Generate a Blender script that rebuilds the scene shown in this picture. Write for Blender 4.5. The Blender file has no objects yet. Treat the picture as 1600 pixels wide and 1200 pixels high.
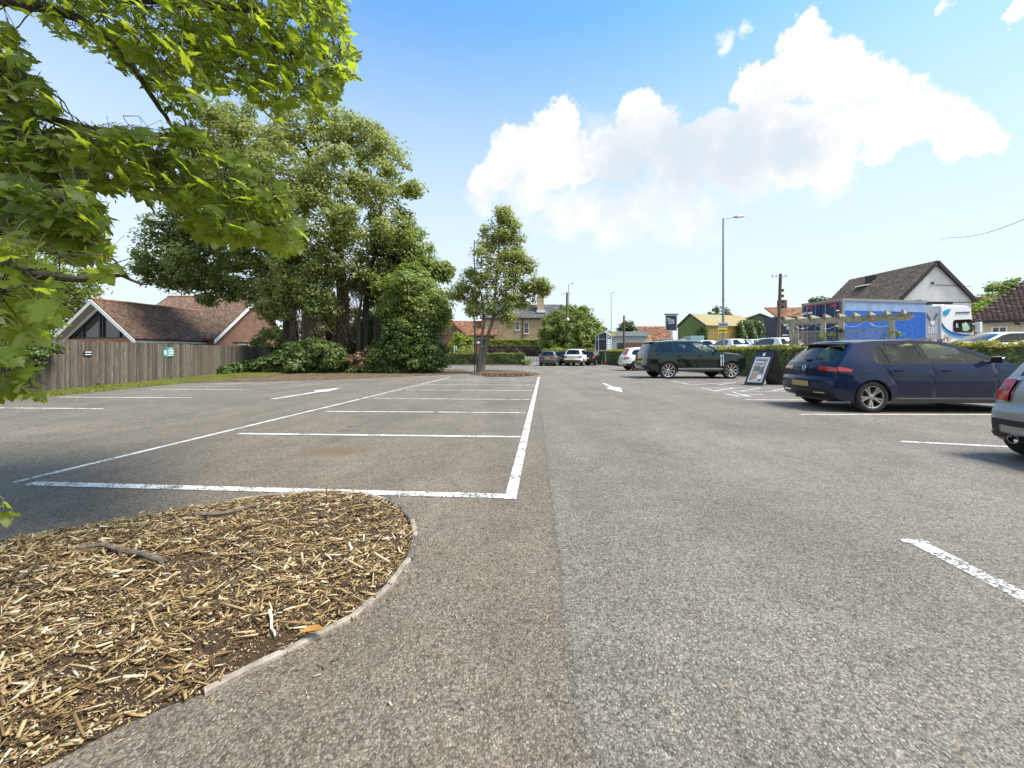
import bpy, bmesh, math, random
import numpy as np
from mathutils import Vector, Matrix, geometry

random.seed(7)
rng = np.random.default_rng(7)
S = bpy.context.scene
COL = S.collection
R = math.radians

# ------------------------------------------------------------------ camera
CAM_H, FPX, CX, HY = 1.22, 620.0, 800.0, 552.0
cam = bpy.data.cameras.new('camera')
cam.sensor_width = 36.0
cam.lens = 36.0 * FPX / 1600.0
cam.shift_y = -(600.0 - HY) / 1600.0
cam.clip_start = 0.05
cam.clip_end = 3000.0
camo = bpy.data.objects.new('camera', cam)
camo.location = (0, 0, CAM_H)
camo.rotation_euler = (R(90), 0, 0)
COL.objects.link(camo)
S.camera = camo

# ------------------------------------------------------------------ sun, exposure
SUN_DIR = Vector((0.62, -0.16, 1.0)).normalized()      # towards the sun
sun = bpy.data.lights.new('sun', 'SUN')
sun.energy = 2.0
sun.angle = R(19)
sun.color = (1.0, 0.93, 0.82)
suno = bpy.data.objects.new('sun', sun)
suno.rotation_euler = SUN_DIR.to_track_quat('Z', 'Y').to_euler()
suno.location = (0, 0, 40)
COL.objects.link(suno)
S.view_settings.view_transform = 'Standard'
S.view_settings.look = 'None'
S.view_settings.exposure = 1.86
S.view_settings.gamma = 1.0
S.view_settings.use_curve_mapping = False
S.render.engine = 'CYCLES'
S.cycles.max_bounces = 8
S.cycles.transparent_max_bounces = 12
S.cycles.diffuse_bounces = 3
S.cycles.glossy_bounces = 3
S.cycles.transmission_bounces = 4
S.cycles.caustics_reflective = False
S.cycles.caustics_refractive = False


class NT:
    """small helper round a node tree"""
    def __init__(s, tree):
        s.t = tree
        s.n = tree.nodes
        s.l = tree.links

    def add(s, kind, _props=None, **ins):
        nd = s.n.new(kind)
        for k, v in (_props or {}).items():
            setattr(nd, k, v)
        for k, v in ins.items():
            key = int(k[1:]) if k[0] == 'i' and k[1:].isdigit() else k.replace('_', ' ')
            sock = nd.inputs[key]
            if isinstance(v, bpy.types.NodeSocket):
                s.l.new(v, sock)
            else:
                sock.default_value = v
        return nd

    def math(s, op, a, b=0.0, c=0.0, clamp=False):
        nd = s.n.new('ShaderNodeMath')
        nd.operation = op
        nd.use_clamp = clamp
        for i, v in enumerate((a, b, c)):
            if isinstance(v, bpy.types.NodeSocket):
                s.l.new(v, nd.inputs[i])
            else:
                nd.inputs[i].default_value = v
        return nd.outputs[0]

    def vmath(s, op, a, b=(0, 0, 0)):
        nd = s.n.new('ShaderNodeVectorMath')
        nd.operation = op
        for i, v in enumerate((a, b)):
            if isinstance(v, bpy.types.NodeSocket):
                s.l.new(v, nd.inputs[i])
            else:
                nd.inputs[i].default_value = v
        return nd.outputs['Value'] if op in ('DISTANCE', 'DOT_PRODUCT', 'LENGTH') else nd.outputs[0]

    def mix(s, f, a, b, blend='MIX'):
        nd = s.n.new('ShaderNodeMix')
        nd.data_type = 'RGBA'
        nd.blend_type = blend
        for k, v in ((0, f), (6, a), (7, b)):
            sock = nd.inputs[k]
            if isinstance(v, bpy.types.NodeSocket):
                s.l.new(v, sock)
            elif k == 0:
                sock.default_value = v
            else:
                sock.default_value = (*v, 1) if len(v) == 3 else v
        return nd.outputs[2]

    def ramp(s, f, stops, interp='LINEAR'):
        nd = s.n.new('ShaderNodeValToRGB')
        nd.color_ramp.interpolation = interp
        el = nd.color_ramp.elements
        while len(el) < len(stops):
            el.new(0.5)
        for e, (p, c) in zip(el, stops):
            e.position = p
            e.color = (c, c, c, 1) if isinstance(c, (int, float)) else (*c, 1)
        s.l.new(f, nd.inputs[0])
        return nd.outputs[0]

    def sstep(s, v, a, b):
        nd = s.n.new('ShaderNodeMapRange')
        nd.interpolation_type = 'SMOOTHSTEP'
        s.l.new(v, nd.inputs[0])
        nd.inputs[1].default_value = a
        nd.inputs[2].default_value = b
        return nd.outputs[0]

    def noise(s, vec, scale, detail=3, rough=0.5, dist=0.0):
        nd = s.n.new('ShaderNodeTexNoise')
        nd.inputs['Scale'].default_value = scale
        nd.inputs['Detail'].default_value = detail
        nd.inputs['Roughness'].default_value = rough
        nd.inputs['Distortion'].default_value = dist
        if vec is not None:
            s.l.new(vec, nd.inputs['Vector'])
        return nd.outputs['Fac'], nd.outputs['Color']


# ------------------------------------------------------------------ sky with clouds
def pxdir(px, py):
    return Vector(((px - CX) / FPX, 1.0, (HY - py) / FPX)).normalized()


def build_world():
    w = bpy.data.worlds.new('World')
    S.world = w
    w.use_nodes = True
    T = NT(w.node_tree)
    T.n.clear()
    out = T.add('ShaderNodeOutputWorld')
    tc = T.add('ShaderNodeTexCoord')
    d = T.vmath('NORMALIZE', tc.outputs['Generated'])
    sky = T.add('ShaderNodeTexSky', {'sky_type': 'NISHITA', 'sun_disc': False,
                                     'sun_elevation': math.asin(SUN_DIR.z),
                                     'sun_rotation': math.atan2(SUN_DIR.x, SUN_DIR.y),
                                     'air_density': 1.0, 'dust_density': 1.0, 'ozone_density': 2.0})
    base = T.mix(1.0, sky.outputs[0], SKY_TINT, 'MULTIPLY')
    sep = T.add('ShaderNodeSeparateXYZ', Vector=d)
    dz = sep.outputs['Z']
    # thin bright veil of humid air that thickens to the horizon
    veil = T.ramp(dz, [(0.0, 0.97), (0.10, 0.90), (0.22, 0.84), (0.36, 0.66), (0.50, 0.42), (0.64, 0.12), (0.85, 0.0)])
    base = T.mix(veil, base, SKY_VEIL)
    # warp
    n1, c1 = T.noise(d, 7.0, 6, 0.62)
    off = T.vmath('SUBTRACT', c1, (0.5, 0.5, 0.5))
    n2, c2 = T.noise(d, 26.0, 4, 0.6)
    off2 = T.vmath('SUBTRACT', c2, (0.5, 0.5, 0.5))
    dw = T.vmath('ADD', d, T.vmath('MULTIPLY', off, (0.08, 0.08, 0.10)))
    n3, c3 = T.noise(d, 70.0, 3, 0.6)
    dw = T.vmath('ADD', dw, T.vmath('MULTIPLY', T.vmath('SUBTRACT', c3, (0.5, 0.5, 0.5)), (0.012, 0.012, 0.014)))
    dw = T.vmath('ADD', dw, T.vmath('MULTIPLY', off2, (0.034, 0.034, 0.038)))

    def blobs(lst, vec):
        acc = None
        for px, py, r in lst:
            c = pxdir(px, py)
            rr = (pxdir(px + r * 0.7, py - r * 0.7) - c).length * 1.02
            m = T.math('SUBTRACT', 1.0, T.math('MULTIPLY', T.vmath('DISTANCE', vec, tuple(c)), 1.0 / rr))
            acc = m if acc is None else T.math('SMOOTH_MAX', acc, m, 0.12)
        return acc
    hard = blobs([(1258, 58, 60), (1300, 110, 74), (1225, 135, 66), (1172, 140, 50), (1345, 150, 80), (1410, 165, 76),
                  (1465, 185, 76), (1515, 208, 66), (1290, 200, 96), (1200, 205, 84), (1390, 205, 74), (1000, 172, 50),
                  (1015, 205, 60), (862, 222, 56), (812, 236, 52), (845, 258, 58), (782, 274, 44), (905, 250, 46), (748, 282, 26),
                  (1240, 250, 70), (1290, 268, 46), (1592, 8, 30), (1100, 225, 70), (960, 238, 60), (1060, 250, 66), (1150, 255, 64)], dw)
    soft = blobs([(940, 240, 75), (1030, 240, 85), (1125, 250, 95), (1060, 295, 80), (1000, 322, 85), (920, 326, 75),
                  (1085, 335, 70), (960, 345, 60), (880, 335, 55), (1180, 280, 75), (830, 300, 60), (760, 300, 45), (1290, 280, 60), (1470, 5, 22), (1130, 60, 24), (1160, 40, 18)], dw)
    fb, _ = T.noise(d, 17.0, 9, 0.68)
    fbc = T.math('SUBTRACT', fb, 0.5)
    hd = T.math('ADD', hard, T.math('MULTIPLY', fbc, 1.15))
    sd = T.math('ADD', soft, T.math('MULTIPLY', fbc, 1.1))
    ah = T.sstep(hd, 0.0, 0.26)
    as_ = T.math('MULTIPLY', T.sstep(sd, -0.10, 0.85), 0.85)
    # unseen clouds added behind and overhead, widened to whiten the sky light
    gn, _ = T.noise(d, 2.6, 7, 0.6, 0.3)
    behind = T.sstep(sep.outputs['Y'], 0.45, 0.15)
    gen = T.math('MULTIPLY', T.math('MULTIPLY', T.sstep(gn, 0.46, 0.60), behind), T.sstep(dz, 0.02, 0.2))
    alpha = T.math('MAXIMUM', T.math('MAXIMUM', ah, as_), gen)
    # cloud tone: white rims, pale blue grey in the thick middle
    grey = blobs([(1070, 240, 130), (975, 255, 105), (1150, 245, 120), (1235, 235, 85)], dw)
    gmask = T.math('MULTIPLY', T.sstep(T.math('ADD', grey, T.math('MULTIPLY', fbc, 1.2)), -0.1, 0.8), 0.88)
    bil, _ = T.noise(dw, 17.0, 6, 0.6)
    bil = T.sstep(bil, 0.34, 0.60)
    white = T.mix(bil, SKY_CLOUD_LO, SKY_CLOUD)
    ctone = T.mix(gmask, white, SKY_GREY)
    colr = T.mix(alpha, base, ctone)
    bg = T.add('ShaderNodeBackground', Color=colr, Strength=SKY_STR)
    T.l.new(bg.outputs[0], out.inputs[0])
    w.cycles.sampling_method = 'MANUAL'
    w.cycles.sample_map_resolution = 512


SKY_STR = 0.1
SKY_TINT = (0.30, 0.74, 0.93)
SKY_VEIL = (2.58, 2.70, 2.80)
SKY_CLOUD = (3.05, 3.05, 3.05)
SKY_CLOUD_LO = (2.6, 2.68, 2.76)
SKY_GREY = (2.02, 2.26, 2.48)
build_world()


# ------------------------------------------------------------------ pixel <-> ground helpers (survey of the place)
def G(px, py, z=0.0):
    Y = (CAM_H - z) * FPX / (py - HY)
    return Vector(((px - CX) / FPX * Y, Y, z))


def PT(px, py, Y):
    return Vector(((px - CX) / FPX * Y, Y, CAM_H + (HY - py) / FPX * Y))


# ------------------------------------------------------------------ object helpers
PM = {}


def tag(o, label=None, cat=None, group=None, kind=None):
    if label: o['label'] = label
    if cat: o['category'] = cat
    if group: o['group'] = group
    if kind: o['kind'] = kind
    return o


def thing(name, label, cat, loc=(0, 0, 0), rotz=0.0, group=None):
    o = bpy.data.objects.new(name, None)
    o.empty_display_size = 0.2
    o.location = loc
    o.rotation_euler = (0, 0, rotz)
    COL.objects.link(o)
    PM[o.name] = Matrix.Translation(Vector(loc)) @ Matrix.Rotation(rotz, 4, 'Z')
    return tag(o, label, cat, group)


def link(o, parent=None):
    COL.objects.link(o)
    if parent is not None:
        o.parent = parent
    return o


def copy_tree(o, parent=None):
    c = o.copy()
    COL.objects.link(c)
    c.parent = parent
    if parent is None and o.name in PM:
        PM[c.name] = PM[o.name].copy()
    for ch in list(o.children):
        copy_tree(ch, c)
    return c


class MB:
    """collects geometry, then links it as ONE mesh object"""
    def __init__(s):
        s.v, s.f, s.m = [], [], []

    def face(s, pts, mi=0):
        b = len(s.v)
        s.v += [tuple(p) for p in pts]
        s.f.append(tuple(range(b, b + len(pts))))
        s.m.append(mi)

    def raw(s, V, F, mi=0):
        b = len(s.v)
        s.v += [tuple(p) for p in V]
        for f in F:
            s.f.append(tuple(b + i for i in f))
            s.m.append(mi)

    def box(s, c, d, rot=None, mi=0):
        hx, hy, hz = d[0] / 2, d[1] / 2, d[2] / 2
        V = [Vector((x, y, z)) for x in (-hx, hx) for y in (-hy, hy) for z in (-hz, hz)]
        if rot is not None:
            V = [rot @ p for p in V]
        c = Vector(c)
        s.raw([p + c for p in V], [(0, 1, 3, 2), (4, 6, 7, 5), (0, 4, 5, 1), (2, 3, 7, 6), (0, 2, 6, 4), (1, 5, 7, 3)], mi)

    def bbox(s, a, b, mi=0):
        s.box([(a[i] + b[i]) / 2 for i in range(3)], [abs(b[i] - a[i]) for i in range(3)], None, mi)

    def bar(s, p0, p1, w, h, up=(0, 0, 1), mi=0):
        p0, p1 = Vector(p0), Vector(p1)
        x = (p1 - p0)
        L = x.length
        x.normalize()
        y = Vector(up).cross(x)
        if y.length < 1e-4:
            y = Vector((1, 0, 0)).cross(x)
        y.normalize()
        z = x.cross(y)
        s.box((p0 + p1) / 2, (L, w, h), Matrix((x, y, z)).transposed(), mi)

    def tube(s, pts, rad, n=6, cap=True, mi=0):
        pts = [Vector(p) for p in pts]
        if not hasattr(rad, '__len__'):
            rad = [rad] * len(pts)
        b = len(s.v)
        ref = Vector((0.31, 0.17, 0.93))
        for i, p in enumerate(pts):
            t = (pts[min(i + 1, len(pts) - 1)] - pts[max(i - 1, 0)])
            if t.length < 1e-9:
                t = Vector((0, 0, 1))
            t.normalize()
            if abs(t.dot(ref)) > 0.98:
                ref = Vector((0.9, 0.3, 0.1))
            u = t.cross(ref).normalized()
            v = t.cross(u)
            for k in range(n):
                a = 2 * math.pi * k / n
                s.v.append(tuple(p + (u * math.cos(a) + v * math.sin(a)) * rad[i]))
        for i in range(len(pts) - 1):
            for k in range(n):
                a0, a1 = b + i * n + k, b + i * n + (k + 1) % n
                s.f.append((a0, a0 + n, a1 + n, a1))
                s.m.append(mi)
        if cap:
            s.f.append(tuple(b + k for k in range(n)))
            s.m.append(mi)
            e = b + (len(pts) - 1) * n
            s.f.append(tuple(e + n - 1 - k for k in range(n)))
            s.m.append(mi)

    def lathe(s, prof, origin=(0, 0, 0), axis='Y', n=32, mi=0, close=False):
        """prof: list of (r, a) with a along the axis"""
        b = len(s.v)
        o = Vector(origin)
        for r, a in prof:
            for k in range(n):
                t = 2 * math.pi * k / n
                c, sn = r * math.cos(t), r * math.sin(t)
                p = {'Y': (c, a, sn), 'Z': (c, sn, a), 'X': (a, c, sn)}[axis]
                s.v.append(tuple(o + Vector(p)))
        m = len(prof)
        for i in range(m if close else m - 1):
            for k in range(n):
                i2 = (i + 1) % m
                s.f.append((b + i * n + k, b + i * n + (k + 1) % n, b + i2 * n + (k + 1) % n, b + i2 * n + k))
                s.m.append(mi)

    def prism(s, poly, fn, t0, t1, mi=0):
        """poly: 2D list, fn(u,v,t)->xyz; extruded t0..t1, concave polygons are fine"""
        n = len(poly)
        V = [fn(u, v, t0) for u, v in poly] + [fn(u, v, t1) for u, v in poly]
        F = [(i, (i + 1) % n, n + (i + 1) % n, n + i) for i in range(n)]
        tris = geometry.tessellate_polygon([[Vector((u, v, 0)) for u, v in poly]])
        for t in tris:
            F.append(tuple(t))
            F.append(tuple(n + i for i in reversed(t)))
        s.raw(V, F, mi)

    def build(s, name, mat, parent=None, loc=None, world=False, smooth=False, fix=True, sharp=40):
        V = s.v
        if world and parent is not None:
            inv = PM[parent.name].inverted()
            V = [tuple(inv @ Vector(p)) for p in V]
        elif loc is not None:
            l = Vector(loc)
            V = [tuple(Vector(p) - l) for p in V]
        me = bpy.data.meshes.new(name)
        me.from_pydata(V, [], s.f)
        for m in (mat if isinstance(mat, (list, tuple)) else [mat]):
            me.materials.append(m)
        me.polygons.foreach_set('material_index', s.m)
        if fix:
            bm = bmesh.new()
            bm.from_mesh(me)
            bmesh.ops.recalc_face_normals(bm, faces=bm.faces)
            bm.to_mesh(me)
            bm.free()
        if smooth:
            me.polygons.foreach_set('use_smooth', [True] * len(me.polygons))
            if sharp:
                me.set_sharp_from_angle(angle=R(sharp))
        me.update()
        o = bpy.data.objects.new(name, me)
        if loc is not None and parent is None:
            o.location = loc
            PM[o.name] = Matrix.Translation(Vector(loc))
        return link(o, parent)


def np_obj(name, V, F, mat, parent=None, loc=None, smooth=False):
    """V (N,3) world, F (M,k) ints -> mesh object"""
    V = np.asarray(V, dtype=np.float32).reshape(-1, 3)
    F = np.asarray(F, dtype=np.int32)
    if parent is not None:
        inv = np.array(PM[parent.name].inverted())
        V = V @ inv[:3, :3].T + inv[:3, 3]
    elif loc is not None:
        V = V - np.array(loc)
    me = bpy.data.meshes.new(name)
    k = F.shape[1]
    me.vertices.add(len(V))
    me.vertices.foreach_set('co', V.astype(np.float32).ravel())
    me.loops.add(F.size)
    me.loops.foreach_set('vertex_index', F.ravel())
    me.polygons.add(len(F))
    me.polygons.foreach_set('loop_start', np.arange(0, F.size, k, dtype=np.int32))
    if smooth:
        me.polygons.foreach_set('use_smooth', np.ones(len(F), dtype=bool))
    me.materials.append(mat)
    me.update(calc_edges=True)
    o = bpy.data.objects.new(name, me)
    if loc is not None and parent is None:
        o.location = loc
    return link(o, parent)


def nrm(a):
    return a / np.maximum(np.linalg.norm(a, axis=-1, keepdims=True), 1e-9)


BOXF = np.array([(0, 1, 3, 2), (4, 6, 7, 5), (0, 4, 5, 1), (2, 3, 7, 6), (0, 2, 6, 4), (1, 5, 7, 3)])


def np_boxes(C, A, B, D):
    """centres and half axes (N,3) -> V, F"""
    n = len(C)
    V = np.stack([C + sx * A + sy * B + sz * D for sx in (-1, 1) for sy in (-1, 1) for sz in (-1, 1)], 1)
    F = (BOXF[None] + (np.arange(n) * 8)[:, None, None]).reshape(-1, 4)
    return V.reshape(-1, 3), F


def leaf_cards(P, N, T, size, width=0.62, fold=0.18):
    """folded leaf blades: 4 vertices, 2 triangles each"""
    n = len(P)
    size = np.broadcast_to(np.asarray(size, dtype=float), (n,))[:, None]
    T = nrm(T - N * (T * N).sum(1, keepdims=True))
    B = np.cross(N, T)
    base, tip = P - T * size * 0.5, P + T * size * 0.5
    l = P - T * size * 0.06 + B * size * width * 0.5 - N * size * fold
    r = P - T * size * 0.06 - B * size * width * 0.5 - N * size * fold
    V = np.stack([base, l, tip, r], 1).reshape(-1, 3)
    F = (np.array([(0, 2, 1), (0, 3, 2)])[None] + (np.arange(n) * 4)[:, None, None]).reshape(-1, 3)
    return V, F


def randunit(n):
    return nrm(rng.normal(size=(n, 3)))


# ------------------------------------------------------------------ materials
def newmat(name):
    m = bpy.data.materials.new(name)
    m.use_nodes = True
    T = NT(m.node_tree)
    b = T.n['Principled BSDF']
    return m, T, b


def plain(name, c, rough=0.6, metal=0.0, coat=0.0, spec=None, var=0.06, vscale=9.0, bump=0.0, bscale=40.0):
    m, T, b = newmat(name)
    tc = T.add('ShaderNodeTexCoord')
    f, _ = T.noise(tc.outputs['Object'], vscale, 4, 0.6)
    lo = [max(0, x * (1 - var * 2.2)) for x in c]
    hi = [x * (1 + var * 1.6) for x in c]
    T.l.new(T.ramp(f, [(0.3, tuple(lo)), (0.7, tuple(hi))]), b.inputs['Base Color'])
    b.inputs['Roughness'].default_value = rough
    b.inputs['Metallic'].default_value = metal
    b.inputs['Coat Weight'].default_value = coat
    b.inputs['Coat Roughness'].default_value = 0.04
    if spec is not None:
        b.inputs['Specular IOR Level'].default_value = spec
    if bump:
        g, _ = T.noise(tc.outputs['Object'], bscale, 4, 0.6)
        bp = T.add('ShaderNodeBump', Height=g, Strength=bump, Distance=0.02)
        T.l.new(bp.outputs[0], b.inputs['Normal'])
    return m


def leafmat(name, dark, light, accent=None, trans=0.35, tcol=(0.30, 0.42, 0.04), rough=0.42, spec=0.35, big=0.0):
    m, T, b = newmat(name)
    geo = T.add('ShaderNodeNewGeometry')
    oi = T.add('ShaderNodeObjectInfo')
    rnd = T.math('FRACT', T.math('ADD', geo.outputs['Random Per Island'], oi.outputs['Random']))
    stops = [(0.0, dark), (0.75, light)]
    if accent:
        stops += [(0.9, accent)]
    col = T.ramp(rnd, stops)
    nz, _ = T.noise(geo.outputs['Position'], 0.9, 3, 0.55)
    col = T.mix(T.math('MULTIPLY', T.sstep(nz, 0.4, 0.65), 0.55 if not big else big), col, accent or light)
    T.l.new(col, b.inputs['Base Color'])
    b.inputs['Roughness'].default_value = rough
    b.inputs['Specular IOR Level'].default_value = spec
    tr = T.add('ShaderNodeBsdfTranslucent')
    tcx = T.mix(0.5, tcol, col)
    T.l.new(T.mix(0.45, tcx, tcol), tr.inputs['Color'])
    mx = T.add('ShaderNodeMixShader', Fac=trans)
    T.l.new(b.outputs[0], mx.inputs[1])
    T.l.new(tr.outputs[0], mx.inputs[2])
    T.l.new(mx.outputs[0], T.n['Material Output'].inputs['Surface'])
    return m


def islandmat(name, stops, rough=0.8, noise=0.0, nscale=20, bump=0.0, useobj=False):
    m, T, b = newmat(name)
    geo = T.add('ShaderNodeNewGeometry')
    r = geo.outputs['Random Per Island']
    if useobj:
        oi = T.add('ShaderNodeObjectInfo')
        r = T.math('FRACT', T.math('ADD', r, oi.outputs['Random']))
    col = T.ramp(r, stops)
    tc = T.add('ShaderNodeTexCoord')
    if noise:
        n, _ = T.noise(geo.outputs['Position'], nscale, 4, 0.6)
        col = T.mix(1.0, col, T.ramp(n, [(0.3, 1 - noise), (0.7, 1.0)]), 'MULTIPLY')
        if bump:
            bp = T.add('ShaderNodeBump', Height=n, Strength=bump, Distance=0.01)
            T.l.new(bp.outputs[0], b.inputs['Normal'])
    T.l.new(col, b.inputs['Base Color'])
    b.inputs['Roughness'].default_value = rough
    return m


def barkmat(name, c0, c1, scale=9.0):
    m, T, b = newmat(name)
    tc = T.add('ShaderNodeTexCoord')
    mp = T.add('ShaderNodeMapping', Vector=tc.outputs['Object'], Scale=(1, 1, 0.22))
    f, _ = T.noise(mp.outputs[0], scale, 6, 0.7, 0.6)
    g, _ = T.noise(tc.outputs['Object'], 1.3, 3)
    col = T.ramp(f, [(0.3, c0), (0.68, c1)])
    col = T.mix(T.math('MULTIPLY', T.sstep(g, 0.45, 0.7), 0.4), col, (0.05, 0.065, 0.03))
    T.l.new(col, b.inputs['Base Color'])
    b.inputs['Roughness'].default_value = 0.9
    bp = T.add('ShaderNodeBump', Height=f, Strength=0.8, Distance=0.03)
    T.l.new(bp.outputs[0], b.inputs['Normal'])
    return m


def brickmat(name, c1, c2, mortar, bw=0.225, bh=0.075):
    m, T, b = newmat(name)
    tc = T.add('ShaderNodeTexCoord')
    sp = T.add('ShaderNodeSeparateXYZ', Vector=tc.outputs['Object'])
    u = T.math('ADD', sp.outputs['X'], sp.outputs['Y'])
    cb = T.add('ShaderNodeCombineXYZ', X=u, Y=sp.outputs['Z'])
    br = T.add('ShaderNodeTexBrick', Vector=cb.outputs[0], Color1=(*c1, 1), Color2=(*c2, 1), Mortar=(*mortar, 1),
               Scale=1.0, Mortar_Size=0.008, Brick_Width=bw, Row_Height=bh, Bias=-0.1)
    n, _ = T.noise(tc.outputs['Object'], 1.5, 5, 0.65)
    col = T.mix(1.0, br.outputs['Color'], T.ramp(n, [(0.3, 0.72), (0.7, 1.1)]), 'MULTIPLY')
    T.l.new(col, b.inputs['Base Color'])
    b.inputs['Roughness'].default_value = 0.9
    bp = T.add('ShaderNodeBump', Height=br.outputs['Fac'], Strength=0.4, Distance=0.01)
    bp.invert = True
    T.l.new(bp.outputs[0], b.inputs['Normal'])
    return m


def glassmat(name, tint, rough=0.0, dark=None):
    """thin sheet glass: tinted see-through plus mirror reflection"""
    m, T, b = newmat(name)
    tr = T.add('ShaderNodeBsdfTransparent', Color=(*tint, 1))
    gl = T.add('ShaderNodeBsdfGlossy', Roughness=rough, Color=(1, 1, 1, 1))
    geo = T.add('ShaderNodeNewGeometry')
    fr = T.add('ShaderNodeFresnel', IOR=T.math('ADD', 1.55, T.math('MULTIPLY', geo.outputs['Backfacing'], 1 / 1.55 - 1.55)))
    mx = T.add('ShaderNodeMixShader', Fac=T.math('MULTIPLY', fr.outputs[0], 1.25, clamp=True))
    T.l.new(tr.outputs[0], mx.inputs[1])
    T.l.new(gl.outputs[0], mx.inputs[2])
    T.l.new(mx.outputs[0], T.n['Material Output'].inputs['Surface'])
    return m


def carpaint(name, c, metal=0.25, dirt=0.0, rough=0.32):
    m, T, b = newmat(name)
    tc = T.add('ShaderNodeTexCoord')
    n, _ = T.noise(tc.outputs['Object'], 6.0, 5, 0.6)
    col = T.mix(1.0, c, T.ramp(n, [(0.3, 0.9), (0.7, 1.06)]), 'MULTIPLY')
    if dirt:
        sp = T.add('ShaderNodeSeparateXYZ', Vector=tc.outputs['Object'])
        z = T.math('ADD', sp.outputs['Z'], T.math('MULTIPLY', T.math('SUBTRACT', n, 0.5), 0.5))
        f = T.math('MULTIPLY', T.sstep(z, 0.66, 0.15), dirt)
        col = T.mix(f, col, (0.065, 0.058, 0.048))
        T.l.new(T.math('ADD', rough, T.math('MULTIPLY', f, 0.35)), b.inputs['Roughness'])
        T.l.new(T.math('SUBTRACT', 0.7, T.math('MULTIPLY', f, 0.65)), b.inputs['Coat Weight'])
    else:
        b.inputs['Roughness'].default_value = rough
        b.inputs['Coat Weight'].default_value = 1.0
    T.l.new(col, b.inputs['Base Color'])
    b.inputs['Metallic'].default_value = metal
    b.inputs['Specular IOR Level'].default_value = 0.1
    b.inputs['Coat Roughness'].default_value = 0.03
    return m


MAT = {}
MAT['black_plastic'] = plain('black_plastic', (0.018, 0.018, 0.019), 0.45)
MAT['gloss_black'] = plain('gloss_black', (0.006, 0.006, 0.007), 0.12, coat=0.6)
MAT['rubber'] = plain('rubber', (0.022, 0.021, 0.02), 0.8, var=0.2, vscale=30)
MAT['alloy'] = plain('alloy', (0.62, 0.61, 0.6), 0.25, metal=0.9)
MAT['alloy_dull'] = plain('alloy_dull', (0.42, 0.385, 0.34), 0.4, metal=0.6, var=0.12)
MAT['dark_metal'] = plain('dark_metal', (0.035, 0.034, 0.033), 0.5, metal=0.5)
MAT['chrome'] = plain('chrome', (0.75, 0.75, 0.76), 0.12, metal=1.0)
MAT['red_lens'] = plain('red_lens', (0.42, 0.012, 0.01), 0.12, coat=1.0)
MAT['dark_red_lens'] = plain('dark_red_lens', (0.16, 0.006, 0.008), 0.12, coat=1.0)
MAT['clear_lens'] = plain('clear_lens', (0.55, 0.57, 0.6), 0.1, coat=1.0)
MAT['orange_patch'] = plain('orange_patch', (0.75, 0.14, 0.03), 0.5)
MAT['plate_yellow'] = plain('plate_yellow', (0.78, 0.52, 0.03), 0.4)
MAT['plate_dusty'] = plain('plate_dusty', (0.42, 0.31, 0.12), 0.5)
MAT['seat_cloth'] = plain('seat_cloth', (0.085, 0.085, 0.083), 0.9)
MAT['seat_pale'] = plain('seat_pale', (0.45, 0.42, 0.37), 0.8)
MAT['glass_car'] = glassmat('glass_car', (0.86, 0.94, 0.89))
MAT['glass_dark'] = glassmat('glass_dark', (0.06, 0.065, 0.07))
MAT['glass_clear'] = glassmat('glass_clear', (0.9, 0.95, 0.95))
MAT['white_paint'] = plain('white_paint', (0.78, 0.78, 0.76), 0.5, var=0.04)
MAT['steel_grey'] = plain('steel_grey', (0.30, 0.31, 0.31), 0.45, metal=0.5, var=0.1)
MAT['navy'] = plain('navy', (0.014, 0.022, 0.05), 0.4, var=0.1)
MAT['timber_old'] = barkmat('timber_old', (0.26, 0.23, 0.17), (0.60, 0.55, 0.44), 14)
MAT['pole_wood'] = barkmat('pole_wood', (0.075, 0.055, 0.04), (0.17, 0.13, 0.10), 12)
MAT['bark_grey'] = barkmat('bark_grey', (0.075, 0.066, 0.052), (0.24, 0.21, 0.17))
MAT['bark_dark'] = barkmat('bark_dark', (0.022, 0.018, 0.013), (0.085, 0.068, 0.05))
MAT['twig_dead'] = barkmat('twig_dead', (0.09, 0.06, 0.04), (0.21, 0.15, 0.10))
MAT['soil_core'] = plain('soil_core', (0.085, 0.11, 0.04), 0.95, var=0.3, vscale=4)

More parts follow.
